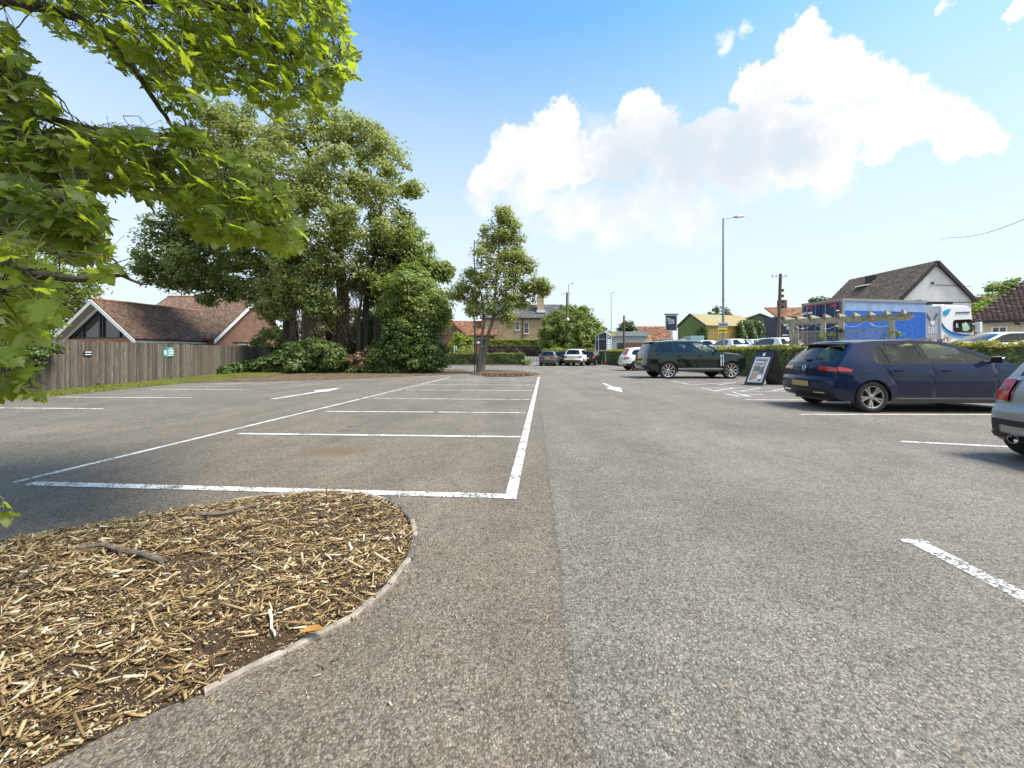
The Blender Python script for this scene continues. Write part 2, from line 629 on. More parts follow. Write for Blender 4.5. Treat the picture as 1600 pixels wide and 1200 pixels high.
# ================================================================== THE SETTING
def tarmac_material():
    m, T, b = newmat('tarmac')
    geo = T.add('ShaderNodeNewGeometry')
    pos = geo.outputs['Position']
    sp = T.add('ShaderNodeSeparateXYZ', Vector=pos)
    nw, nc = T.noise(pos, 30, 2, 0.5)
    wp = T.vmath('ADD', pos, T.vmath('MULTIPLY', T.vmath('SUBTRACT', nc, (0.5, 0.5, 0.5)), (0.012, 0.012, 0.0)))
    n0, c0 = T.noise(pos, 95, 2, 0.6)
    wp = T.vmath('ADD', wp, T.vmath('MULTIPLY', T.vmath('SUBTRACT', c0, (0.5, 0.5, 0.5)), (0.011, 0.011, 0.0)))
    wp = T.vmath('MULTIPLY', wp, (1.0, 0.8, 1.0))
    v = T.add('ShaderNodeTexVoronoi', {'feature': 'F1'}, Vector=wp, Scale=145.0, Randomness=1.0)
    v2 = T.add('ShaderNodeTexVoronoi', {'feature': 'F1'}, Vector=wp, Scale=47.0, Randomness=1.0)
    r1 = T.add('ShaderNodeSeparateColor', Color=v.outputs['Color'])
    r2 = T.add('ShaderNodeSeparateColor', Color=v2.outputs['Color'])
    stones = T.ramp(r1.outputs[0], [(0.0, (0.100, 0.088, 0.074)), (0.35, (0.195, 0.171, 0.143)), (0.75, (0.278, 0.245, 0.203)),
                                    (0.96, (0.355, 0.315, 0.26)), (1.0, (0.50, 0.45, 0.38))])
    fines = T.ramp(r2.outputs[1], [(0.0, (0.088, 0.072, 0.058)), (1.0, (0.36, 0.30, 0.225))])
    big = T.math('LESS_THAN', r2.outputs[0], 0.30)
    big = T.math('MULTIPLY', big, T.math('LESS_THAN', v2.outputs['Distance'], 0.42))
    col = T.mix(T.math('ADD', 0.12, T.math('MULTIPLY', big, 0.7)), stones, fines)
    gap = T.ramp(v.outputs['Distance'], [(0.34, 1.0), (0.86, 0.42)])
    col = T.mix(1.0, col, gap, 'MULTIPLY')
    # weathering
    n1, _ = T.noise(pos, 0.55, 5, 0.6, 0.4)
    n2, _ = T.noise(pos, 3.1, 5, 0.65)
    col = T.mix(1.0, col, T.ramp(n1, [(0.3, 0.80), (0.7, 1.16)]), 'MULTIPLY')
    col = T.mix(1.0, col, T.ramp(n2, [(0.3, 0.86), (0.7, 1.10)]), 'MULTIPLY')
    # stretched wear along the lane
    mp = T.add('ShaderNodeMapping', Vector=pos, Scale=(1.3, 0.10, 1), Rotation=(0, 0, R(4)))
    n3, _ = T.noise(mp.outputs[0], 1.0, 4, 0.6)
    col = T.mix(1.0, col, T.ramp(n3, [(0.35, 0.90), (0.65, 1.10)]), 'MULTIPLY')
    # older, darker lay of tarmac left of the joint
    x = T.math('SUBTRACT', sp.outputs['X'], T.math('MULTIPLY', sp.outputs['Y'], 0.055))
    x = T.math('ADD', x, T.math('MULTIPLY', T.math('SUBTRACT', n2, 0.5), 0.17))
    left = T.math('SUBTRACT', 1.0, T.sstep(x, 0.10, 0.19))
    leftn = T.math('MULTIPLY', left, T.sstep(sp.outputs['Y'], 22.0, 3.0))
    col = T.mix(leftn, col, T.mix(1.0, col, (0.90, 0.875, 0.83), 'MULTIPLY'))
    # joint: a thin tar seam
    seam = T.math('SUBTRACT', 1.0, T.sstep(T.math('ABSOLUTE', T.math('SUBTRACT', x, 0.145)), 0.004, 0.02))
    seam = T.math('MULTIPLY', seam, T.sstep(T.math('ADD', n2, T.math('MULTIPLY', n1, 0.3)), 0.50, 0.70))
    col = T.mix(T.math('MULTIPLY', seam, 0.38), col, (0.035, 0.034, 0.033))
    # brown leaf mould rubbed into the old tarmac near the planting bed and in one bay
    n4, _ = T.noise(pos, 1.6, 6, 0.7)
    n5, _ = T.noise(pos, 42.0, 3, 0.6)
    near = T.math('MULTIPLY', left, T.sstep(sp.outputs['Y'], 5.2, 2.8))
    mould = T.math('MULTIPLY', T.math('MULTIPLY', near, T.sstep(n4, 0.36, 0.66)), T.sstep(n5, 0.40, 0.66))
    col = T.mix(T.math('MULTIPLY', mould, 0.42), col, (0.15, 0.095, 0.04))
    dd = T.vmath('DISTANCE', T.vmath('MULTIPLY', pos, (0.9, 1.5, 0)), (-2.2 * 0.9, 4.92 * 1.5, 0))
    dd = T.math('ADD', dd, T.math('MULTIPLY', n4, 0.5))
    st = T.math('MULTIPLY', T.math('SUBTRACT', 1.0, T.sstep(dd, 0.28, 0.85)), 0.62)
    col = T.mix(st, col, (0.15, 0.088, 0.035))
    # oil drips and hairline cracks
    sp2 = T.add('ShaderNodeTexVoronoi', {'feature': 'F1'}, Vector=T.vmath('ADD', pos, T.vmath('MULTIPLY', nc, (0.05, 0.05, 0))), Scale=0.9)
    rr = T.add('ShaderNodeSeparateColor', Color=sp2.outputs['Color'])
    drip = T.math('MULTIPLY', T.math('SUBTRACT', 1.0, T.sstep(sp2.outputs['Distance'], 0.02, 0.11)), T.math('LESS_THAN', rr.outputs[0], 0.35))
    col = T.mix(T.math('MULTIPLY', drip, 0.35), col, (0.05, 0.047, 0.043))
    _, wc = T.noise(pos, 1.1, 5, 0.65)
    ck = T.add('ShaderNodeTexVoronoi', {'feature': 'DISTANCE_TO_EDGE'}, Vector=T.vmath('ADD', pos, T.vmath('MULTIPLY', wc, (0.9, 0.9, 0))), Scale=0.23)
    crack = T.math('MULTIPLY', T.math('SUBTRACT', 1.0, T.sstep(ck.outputs['Distance'], 0.0008, 0.0026)), T.sstep(n1, 0.5, 0.62))
    col = T.mix(T.math('MULTIPLY', crack, 0.6), col, (0.045, 0.042, 0.038))
    T.l.new(col, b.inputs['Base Color'])
    b.inputs['Roughness'].default_value = 0.78
    b.inputs['Specular IOR Level'].default_value = 0.35
    h = T.math('ADD', T.math('MULTIPLY', v.outputs['Distance'], -1.0), T.math('MULTIPLY', r1.outputs[1], 0.55))
    h = T.math('ADD', h, T.math('MULTIPLY', v2.outputs['Distance'], -0.3))
    bp = T.add('ShaderNodeBump', Height=h, Strength=0.7, Distance=0.006)
    T.l.new(bp.outputs[0], b.inputs['Normal'])
    return m


def paint_material(name, wear=0.5):
    m, T, b = newmat(name)
    geo = T.add('ShaderNodeNewGeometry')
    pos = geo.outputs['Position']
    n1, _ = T.noise(pos, 55, 4, 0.7)
    n2, _ = T.noise(pos, 4.0, 5, 0.6)
    v = T.add('ShaderNodeTexVoronoi', {'feature': 'F1'}, Vector=pos, Scale=74.0)
    r = T.add('ShaderNodeSeparateColor', Color=v.outputs['Color'])
    w = T.math('ADD', T.math('MULTIPLY', n1, 0.5), T.math('MULTIPLY', n2, 0.5))
    bare = T.sstep(T.math('ADD', w, T.math('MULTIPLY', r.outputs[0], 0.12)), 0.66 - wear * 0.2, 0.78 - wear * 0.2)
    col = T.mix(bare, T.ramp(n2, [(0.3, (0.62, 0.61, 0.57)), (0.7, (0.78, 0.77, 0.74))]), (0.16, 0.155, 0.145))
    T.l.new(col, b.inputs['Base Color'])
    tr = T.add('ShaderNodeBsdfTransparent')
    mx = T.add('ShaderNodeMixShader', Fac=T.math('MULTIPLY', bare, 0.92))
    T.l.new(b.outputs[0], mx.inputs[1])
    T.l.new(tr.outputs[0], mx.inputs[2])
    T.l.new(mx.outputs[0], T.n['Material Output'].inputs['Surface'])
    b.inputs['Roughness'].default_value = 0.7
    bp = T.add('ShaderNodeBump', Height=T.math('ADD', T.math('MULTIPLY', v.outputs['Distance'], -1), bare), Strength=0.35, Distance=0.006)
    T.l.new(bp.outputs[0], b.inputs['Normal'])
    return m


MAT['tarmac'] = tarmac_material()
MAT['paint'] = paint_material('line_paint', 0.52)
MAT['paint_worn'] = paint_material('line_paint_worn', 0.72)
MAT['paint_faded'] = paint_material('line_paint_faded', 0.52)


def sheet(name, pts, z, mat, kind='structure'):
    mb = MB()
    tris = geometry.tessellate_polygon([[Vector((p[0], p[1], 0)) for p in pts]])
    mb.raw([(p[0], p[1], z) for p in pts], tris)
    o = mb.build(name, mat, fix=False)
    me = o.data
    if me.polygons[0].normal.z < 0:
        me.flip_normals()
    return tag(o, kind=kind)


MAT['earth'] = plain('earth', (0.09, 0.10, 0.05), 0.95, var=0.25, vscale=0.5)
sheet('ground', [(-900, -300), (900, -300), (900, 1500), (-900, 1500)], -0.05, MAT['earth'])
sheet('car_park_tarmac', [(-40, -14), (34, -14), (34, 66), (-40, 66)], 0.0, MAT['tarmac'])

LINE_Z = 0.004


def stripe(a, b, w, mat='paint', z=LINE_Z, name='bay_line'):
    a, b = Vector((a[0], a[1], 0)), Vector((b[0], b[1], 0))
    t = (b - a).normalized()
    n = Vector((-t.y, t.x, 0)) * w / 2
    return sheet(name, [a + n, a - n, b - n, b + n], z, MAT[mat])


def pstripe(p, q, w, mat='paint', z=LINE_Z):
    return stripe(G(*p), G(*q), w, mat, z)


# island bays in the middle of the car park
pstripe((22, 754), (704, 589.5), 0.075)
pstripe((797, 781), (842, 589.5), 0.10, z=LINE_Z + 0.004)
pstripe((46, 756), (790, 776), 0.105, z=LINE_Z + 0.002)
for (a, b) in (((372, 678), (813, 683)), ((508, 643.2), (822, 645)), ((583, 623), (828, 624.4)), ((634, 609.5), (832, 610.6)),
               ((660, 601), (836, 601.6)), ((688, 593.5), (841, 594))):
    pstripe(a, b, 0.085, z=LINE_Z + 0.002)
# bays along the timber fence
for (a, b) in (((-60, 637.0), (161, 638.8)), ((92, 620.6), (299, 621.6)), ((236, 608.3), (390, 609.2)), ((330, 599.6), (415, 600.2))):
    pstripe(a, b, 0.085, 'paint_faded')
# bays on the right
pstripe((1250, 647.6), (1560, 648.2), 0.075)
pstripe((1408, 690), (1620, 700.5), 0.085)
pstripe((1165, 624.6), (1300, 625), 0.08)
stripe((2.61, 2.56), (2.50, 1.30), 0.11, 'paint_worn')
stripe((2.52, 2.575), (2.68, 2.565), 0.05, 'paint_worn', LINE_Z + 0.002)
# hatching and marks beside the hedge
for (a, b) in (((1050, 595.4), (1080, 601.6)), ((1080, 601.6), (1140, 597.6)), ((1062, 597.6), (1108, 597.2)), ((1122, 601.4), (1150, 597.6)),
               ((1095, 606.2), (1118, 611.2)), ((1095, 606.2), (1225, 606.6)), ((1118, 611.2), (1235, 611.4)), ((1118, 611), (1146, 606.4)),
               ((1158, 611), (1190, 606.4)), ((1206, 611), (1232, 606.6)), ((1132, 615), (1155, 619.4)), ((1150, 617.4), (1192, 616.8)),
               ((1152, 619.4), (1166, 619.0)), ((1145, 613.0), (1172, 620.2))):
    pstripe(a, b, 0.075, 'paint_faded', LINE_Z + random.random() * 0.003)
for (a, b) in (((822, 578.6), (848, 578.5)), ((868, 579.8), (884, 580.4)), ((1004, 592.5), (1040, 592.0)), ((908, 571.5), (930, 567.8)),
               ((950, 573.4), (966, 573.3))):
    pstripe(a, b, 0.16, 'paint_faded')


def arrow(pix, name='lane_arrow'):
    return sheet(name, [G(*p) for p in pix], LINE_Z, MAT['paint'])


arrow([(422, 623.6), (430, 623.6), (500, 612.4), (513, 611.8), (534, 605.8), (490, 610.4), (494, 612.0)])
arrow([(940.5, 599.0), (944.5, 598.8), (958.5, 604.6), (970.5, 606.2), (972.5, 613.0), (945.5, 606.0), (954.5, 605.6)])

# ------------------------------------------------------------------ planting bed with wood chips
bed_px_front = [(318, 1085), (400, 1040), (450, 1019), (500, 998), (545, 970), (585, 940), (622, 905), (642, 872), (650, 842), (644, 815), (625, 793),
                (598, 781), (565, 773.5), (530, 770.5), (480, 771.5), (430, 775), (375, 782), (320, 792)]
bed_front = [G(*p) for p in bed_px_front]
bed = bed_front + [G(250, 802), G(180, 815), G(90, 832), G(0, 850), Vector((-5.0, 2.75, 0)), Vector((-6.2, 2.5, 0)), Vector((-6.7, 1.8, 0)),
                   Vector((-6.0, 1.1, 0)), Vector((-4.0, 0.78, 0)), Vector((-2.4, 0.86, 0)), G(20, 1215), G(90, 1188), G(200, 1130), G(262, 1104)]
bedA = np.array([(p.x, p.y) for p in bed])


def poly_dist(P, A):
    d = np.full(len(P), 1e9)
    inside = np.zeros(len(P), bool)
    for i in range(len(A)):
        a, b = A[i], A[(i + 1) % len(A)]
        ab = b - a
        t = np.clip(((P - a) @ ab) / (ab @ ab), 0, 1)
        d = np.minimum(d, np.linalg.norm(P - (a + t[:, None] * ab), axis=1))
        cond = ((a[1] > P[:, 1]) != (b[1] > P[:, 1]))
        with np.errstate(divide='ignore', invalid='ignore'):
            xi = (b[0] - a[0]) * (P[:, 1] - a[1]) / (b[1] - a[1]) + a[0]
        inside ^= cond & (P[:, 0] < xi)
    return d, inside


def mound(P):
    d, ins = poly_dist(P, bedA)
    d = np.where(ins, d, 0)
    h = 0.085 * (1 - np.exp(-(d / 0.42) ** 1.5))
    h += np.where(ins, np.minimum(d / 0.2, 1), 0) * (0.018 * np.sin(P[:, 0] * 5.1 + 1) * np.sin(P[:, 1] * 4.3) + 0.011 * np.sin(P[:, 0] * 13 + P[:, 1] * 9)
                                                  + 0.008 * np.sin(P[:, 0] * 23 - P[:, 1] * 31))
    return h + 0.003


MAT['mulch_soil'] = plain('mulch_soil', (0.075, 0.042, 0.019), 0.95, var=0.3, vscale=45, bump=0.9, bscale=160)
MAT['chips'] = islandmat('wood_chips', [(0.0, (0.055, 0.030, 0.013)), (0.22, (0.16, 0.090, 0.035)), (0.5, (0.36, 0.235, 0.095)), (0.75, (0.50, 0.36, 0.17)),
                                        (0.9, (0.62, 0.49, 0.29)), (1.0, (0.74, 0.66, 0.50))], 0.8, 0.4, 60, 0.3)


def build_bed():
    x0, y0 = bedA.min(0)
    x1, y1 = bedA.max(0)
    gx, gy = np.meshgrid(np.arange(x0, x1, 0.07), np.arange(y0, y1, 0.07))
    P = np.stack([gx.ravel(), gy.ravel()], 1)
    d, ins = poly_dist(P, bedA)
    P = P[ins & (d > 0.03)]
    verts = [Vector(p) for p in bedA] + [Vector(p) for p in P]
    nb = len(bedA)
    res = geometry.delaunay_2d_cdt(verts, [(i, (i + 1) % nb) for i in range(nb)], [], 0, 1e-5)
    V2 = np.array([tuple(v) for v in res[0]])
    F = np.array(res[2])
    cen = V2[F].mean(1)
    _, ins = poly_dist(cen, bedA)
    F = F[ins]
    V = np.concatenate([V2, mound(V2)[:, None]], 1)
    a = V2[F]
    cr = (a[:, 1, 0] - a[:, 0, 0]) * (a[:, 2, 1] - a[:, 0, 1]) - (a[:, 1, 1] - a[:, 0, 1]) * (a[:, 2, 0] - a[:, 0, 0])
    F[cr < 0] = F[cr < 0][:, ::-1]
    o = np_obj('planting_bed', V, F, MAT['mulch_soil'], smooth=True)
    tag(o, kind='structure')
    PM[o.name] = Matrix.Identity(4)
    return o


planting_bed = build_bed()


def scatter_chips(n, P, lmin, lmax, lift, name, z=None, mat=None, aniso=0.55):
    n = len(P)
    L = lmin * (lmax / lmin) ** (rng.random(n) ** 1.7)
    W = np.clip(L * rng.uniform(0.14, 0.42, n), 0.0016, 0.013)
    H = W * rng.uniform(0.25, 0.6, n)
    ang = rng.uniform(0, np.pi, n) + aniso * 0.0
    pref = R(18) + rng.normal(0, 0.45, n)
    ang = np.where(rng.random(n) < aniso, pref, ang)
    tilt = rng.normal(0, 0.28, n)
    roll = rng.normal(0, 0.5, n)
    A = np.stack([np.cos(ang) * np.cos(tilt), np.sin(ang) * np.cos(tilt), np.sin(tilt)], 1)
    up = np.array([0, 0, 1.0])
    B = nrm(np.cross(up[None], A))
    Nn = np.cross(A, B)
    B2 = B * np.cos(roll)[:, None] + Nn * np.sin(roll)[:, None]
    N2 = np.cross(A, B2)
    zz = (mound(P) if z is None else np.full(n, z)) + H * 0.5 + np.abs(np.sin(tilt)) * L * 0.35 + rng.random(n) * lift
    C = np.concatenate([P, zz[:, None]], 1)
    V, F = np_boxes(C, A * (L / 2)[:, None], B2 * (W / 2)[:, None], N2 * (H / 2)[:, None])
    # whittle the ends so that chips are splinters, not bricks
    V = V.reshape(n, 8, 3)
    tp = rng.uniform(0.15, 0.9, (n, 1))
    for idx in ((0, 1, 2, 3), (4, 5, 6, 7)):
        c = V[:, idx, :].mean(1, keepdims=True)
        k = tp[:, :, None] if idx[0] == 0 else rng.uniform(0.3, 1.0, (n, 1, 1))
        V[:, idx, :] = c + (V[:, idx, :] - c) * k
    return np_obj(name, V.reshape(-1, 3), F, mat or MAT['chips'])


def in_bed(n, xlo=-4.4, margin=0.0):
    out = []
    while sum(map(len, out)) < n:
        P = np.stack([rng.uniform(xlo, -0.55, n), rng.uniform(0.75, 3.6, n)], 1)
        # more samples close to the camera, where chips show large
        keep = rng.random(n) < np.clip(1.9 / P[:, 1], 0.35, 1.0)
        P = P[keep]
        d, ins = poly_dist(P, bedA)
        out.append(P[ins & (d > margin)])
    return np.concatenate(out)[:n]


BARE = [(G(470, 812), 0.42), (G(440, 1010), 0.16), (G(505, 965), 0.16), (G(560, 925), 0.15), (G(385, 1045), 0.15), (G(330, 1010), 0.14), (G(300, 905), 0.13), (G(200, 1090), 0.13), (G(120, 1060), 0.10), (G(520, 880), 0.10)]


def bare(P, k):
    m = np.zeros(len(P))
    for c, r in BARE:
        dd = ((P[:, 0] - c.x) / 1.5) ** 2 + (P[:, 1] - c.y) ** 2
        m = np.maximum(m, np.exp(-dd / (r * 0.62) ** 2))
    return P[rng.random(len(P)) > m * k]


P = bare(in_bed(74000), 0.93)
# bare, darker patches of rotted mould between the chips
patch = np.sin(P[:, 0] * 3.1 + 0.5) * np.sin(P[:, 1] * 4.2 + P[:, 0]) + 0.5 * np.sin(P[:, 0] * 7 + P[:, 1] * 6)
keep = rng.random(len(P)) < np.where(patch > 0.45, 0.5, 1.0)
tag(scatter_chips(0, P[keep], 0.005, 0.065, 0.014, 'wood_chips', aniso=0.25), 'loose pale and brown wood chips covering the planting bed', 'wood chips', kind='stuff')
P = bare(in_bed(110000), 0.5)
n = len(P)
a = rng.uniform(0, np.pi, n)
L = rng.uniform(0.003, 0.010, n)
z = mound(P) + rng.uniform(0.001, 0.012, n)
C = np.concatenate([P, z[:, None]], 1)
A = np.stack([np.cos(a), np.sin(a), rng.normal(0, 0.35, n)], 1) * (L / 2)[:, None]
B = np.stack([-np.sin(a), np.cos(a), rng.normal(0, 0.45, n)], 1) * (L * rng.uniform(0.12, 0.35, n))[:, None]
V = np.stack([C - A - B, C + A - B * 0.6, C + A + B * 0.6, C - A + B], 1).reshape(-1, 3)
tag(np_obj('chip_crumbs', V, np.arange(4 * n).reshape(-1, 4), MAT['chips']), 'fine shreds and crumbs filling in between the wood chips', 'wood crumbs', kind='stuff')
P = in_bed(1000, margin=0.03)
tag(scatter_chips(0, P, 0.05, 0.14, 0.016, 'long_splinters', aniso=0.5), 'long thin bark splinters lying over the wood chips', 'bark splinters', kind='stuff')
# chips kicked out over the tarmac
n = 17000
Q = np.stack([rng.uniform(-4.5, 0.4, n), rng.uniform(1.0, 5.2, n)], 1)
d, ins = poly_dist(Q, bedA)
Q = Q[(~ins) & (rng.random(n) < np.exp(-d / 0.10) * 1.0 + np.exp(-d / 0.4) * 0.22 + 0.012)]
tag(scatter_chips(0, Q, 0.005, 0.028, 0.0, 'scattered_chips', z=0.002, aniso=0), 'small wood crumbs strewn over the tarmac round the planting bed', 'wood crumbs', kind='stuff')
# timber edging of the bed, one block after another
MAT['edging'] = plain('edging', (0.31, 0.265, 0.215), 0.85, var=0.22, vscale=14, bump=0.5, bscale=70)
MAT['edging_dark'] = plain('edging_dark', (0.12, 0.11, 0.10), 0.85, var=0.2, vscale=14, bump=0.5, bscale=70)


def resample(pts, step):
    out = [pts[0].copy()]
    acc = 0.0
    for a, b in zip(pts, pts[1:]):
        L = (b - a).length
        p = step - acc
        while p <= L:
            out.append(a.lerp(b, p / L))
            p += step
        acc = (acc + L) % step
    return out


edge = resample(bed_front, 0.27)
for i, (a, b) in enumerate(zip(edge, edge[1:])):
    mb = MB()
    t = (b - a).normalized()
    n_ = Vector((-t.y, t.x, 0))
    w = random.uniform(0.014, 0.019)
    k = 3
    rows = []
    for j in range(k + 1):
        p = a.lerp(b, 0.004 + j / k * 0.992)
        p = p + n_ * random.uniform(-0.004, 0.004)
        hz = random.uniform(0.016, 0.024) if i > 12 or i < 3 else random.uniform(0.020, 0.030)
        rows.append([p - n_ * w + Vector((0, 0, -0.02)), p - n_ * w + Vector((0, 0, hz - 0.006)), p - n_ * (w - 0.006) + Vector((0, 0, hz)),
                     p + n_ * (w - 0.006) + Vector((0, 0, hz)), p + n_ * w + Vector((0, 0, hz - 0.006)), p + n_ * w + Vector((0, 0, -0.02))])
    for j in range(k):
        for q in range(5):
            mb.face([rows[j][q], rows[j + 1][q], rows[j + 1][q + 1], rows[j][q + 1]])
    for r in (rows[0], rows[-1]):
        mb.face(r)
    mb.build('edging_block', MAT['edging_dark'] if i in (4, 6, 7) else MAT['edging'], planting_bed)


def stick(name, label, px, rad, mat, lift=0.02, cat='branch'):
    pts = []
    for k, p in enumerate(px):
        g = G(*p, z=0.075)
        pts.append(Vector((g.x, g.y, float(mound(np.array([[g.x, g.y]]))[0]) + lift + 0.004 * math.sin(k * 2.1))))
    mb = MB()
    fine = []
    for a, b in zip(pts, pts[1:]):
        fine += [a, a.lerp(b, 0.5) + Vector((random.uniform(-1, 1), random.uniform(-1, 1), 0)) * 0.004]
    fine.append(pts[-1])
    mb.tube(fine, [rad * random.uniform(0.75, 1.1) * (1 - 0.4 * i / len(fine)) for i in range(len(fine))], 8)
    o = mb.build(name, mat, loc=pts[0], smooth=True)
    return tag(o, label, cat)


MAT['log_bark'] = barkmat('log_bark', (0.07, 0.05, 0.035), (0.27, 0.22, 0.17), 30)
MAT['pale_wood'] = plain('pale_wood', (0.62, 0.56, 0.47), 0.7, var=0.1, vscale=40)
stick('fallen_branch', 'thick grey fallen branch lying near the middle of the wood chips', [(254, 888), (225, 876), (195, 866), (160, 864), (118, 872)], 0.019, MAT['log_bark'], 0.034)
stick('fallen_branch', 'brown fallen branch with a pale broken end near the back edge of the bed', [(306, 808), (335, 806), (370, 802), (402, 799)], 0.02, MAT['log_bark'], 0.034)
stick('fallen_branch', 'thin bent twig lying on the chips right of the thick grey branch', [(380, 868), (400, 876), (425, 879)], 0.006, MAT['log_bark'])
stick('wood_chunk', 'white chunk of split wood standing out near the front right of the chips', [(421, 955), (424, 972), (430, 979)], 0.007, MAT['pale_wood'], 0.018, 'wood chunk')
stick('wood_chunk', 'small white wood chunk near the curved right end of the bed', [(546, 846), (550, 853), (547, 858)], 0.008, MAT['pale_wood'], 0.016, 'wood chunk')
stick('fallen_branch', 'dark stick half buried at the far left of the chips', [(0, 930), (40, 905), (70, 893)], 0.010, MAT['log_bark'])
MAT['dry_leaf'] = plain('dry_leaf', (0.42, 0.20, 0.05), 0.7, var=0.2)
mb = MB()
g = G(487, 1003)
for k, (dx, dy, dz) in enumerate(((0, 0, 0),)):
    c = Vector((g.x, g.y, 0.045))
    pts = [(-0.05, 0, 0.0), (-0.02, -0.02, 0.012), (0.02, -0.018, 0.016), (0.055, 0.004, 0.006), (0.02, 0.022, 0.014), (-0.02, 0.02, 0.012)]
    for i in range(6):
        mb.face([c + Vector((0, 0, -0.003)), c + Vector(pts[i]), c + Vector(pts[(i + 1) % 6])])
tag(mb.build('dry_leaf', MAT['dry_leaf'], loc=c, fix=False), 'curled orange dry leaf resting on the edging of the bed', 'leaf')

# ------------------------------------------------------------------ grass verge at the fence
fence_dir = Vector((-2.6, 12.0, 0)).normalized()
fence_n = Vector((fence_dir.y, -fence_dir.x, 0))          # towards the car park


def fpt(Y):
    return Vector((-14.7 - 0.2167 * (Y - 13), Y, 0))


vout = [(-14.5, 6.0), (-13.6, 8.5), (-13.2, 10.1)] + [tuple(G(*p)[:2]) for p in ((90, 618.5), (200, 607.5), (300, 597.5), (400, 588.5), (440, 584))]
vin = [tuple(fpt(Y)[:2]) for Y in (30, 25, 20, 15, 10, 5)]
MAT['turf'] = plain('turf', (0.075, 0.09, 0.022), 0.95, var=0.3, vscale=2.5)
sheet('grass_verge', vout + vin, 0.006, MAT['turf'])
vA = np.array(vout + vin)
n = 90000
P = np.stack([rng.uniform(vA[:, 0].min(), vA[:, 0].max(), n), rng.uniform(9, 27, n)], 1)
d, ins = poly_dist(P, vA)
P = P[ins][:42000]
n = len(P)
h = rng.uniform(0.03, 0.085, n)
a = rng.uniform(0, 2 * np.pi, n)
base = np.concatenate([P, np.full((n, 1), 0.004)], 1)
side = np.stack([np.cos(a), np.sin(a), np.zeros(n)], 1) * 0.012
tip = base + np.stack([rng.normal(0, 0.02, n), rng.normal(0, 0.02, n), h], 1)
V = np.stack([base - side, base + side, tip], 1).reshape(-1, 3)
MAT['grass'] = leafmat('grass', (0.14, 0.185, 0.03), (0.28, 0.30, 0.06), (0.40, 0.36, 0.12), 0.38)
tag(np_obj('grass', V, np.arange(3 * n).reshape(-1, 3), MAT['grass']), 'short yellow green grass along the foot of the fence', 'grass', kind='stuff')

# brown leaf fall below the big trees
lf = [G(*p) for p in ((250, 599), (420, 596), (560, 591.5), (690, 586), (740, 583), (720, 577), (560, 577), (430, 580), (340, 588))]
MAT['leaf_mould'] = plain('leaf_mould', (0.115, 0.075, 0.04), 0.95, var=0.35, vscale=2.2)
sheet('leaf_mould', [(p.x, p.y) for p in lf], 0.009, MAT['leaf_mould'])
lfA = np.array([(p.x, p.y) for p in lf])
n = 14000
Q = np.stack([rng.uniform(-17, -1.5, n), rng.uniform(14, 32, n)], 1)
d, ins = poly_dist(Q, lfA)
Q = Q[ins | (rng.random(n) < np.exp(-d / 0.5) * 0.5)]
tag(scatter_chips(0, Q, 0.03, 0.09, 0.01, 'fallen_leaves', z=0.012, aniso=0), 'brown fallen leaves on the tarmac below the big trees', 'fallen leaves', kind='stuff')

# ------------------------------------------------------------------ timber fence
MAT['fence_wood'] = None


def fence_material():
    m, T, b = newmat('fence_wood')
    oi = T.add('ShaderNodeObjectInfo')
    tc = T.add('ShaderNodeTexCoord')
    off = T.add('ShaderNodeCombineXYZ', X=T.math('MULTIPLY', oi.outputs['Random'], 37.0), Y=T.math('MULTIPLY', oi.outputs['Random'], 11.0))
    vec = T.vmath('ADD', tc.outputs['Object'], off.outputs[0])
    mp = T.add('ShaderNodeMapping', Vector=vec, Scale=(1, 1, 0.10))
    f, _ = T.noise(mp.outputs[0], 26, 6, 0.7, 0.5)
    g, _ = T.noise(vec, 2.0, 4, 0.6)
    col = T.ramp(f, [(0.28, (0.075, 0.060, 0.045)), (0.55, (0.168, 0.140, 0.110)), (0.78, (0.30, 0.262, 0.21))])
    col = T.mix(1.0, col, T.ramp(oi.outputs['Random'], [(0.0, 0.62), (0.5, 0.95), (1.0, 1.3)]), 'MULTIPLY')
    col = T.mix(1.0, col, T.ramp(g, [(0.3, 0.75), (0.7, 1.1)]), 'MULTIPLY')
    T.l.new(col, b.inputs['Base Color'])
    b.inputs['Roughness'].default_value = 0.9
    bp = T.add('ShaderNodeBump', Height=f, Strength=0.5, Distance=0.01)
    T.l.new(bp.outputs[0], b.inputs['Normal'])
    return m


MAT['fence_wood'] = fence_material()


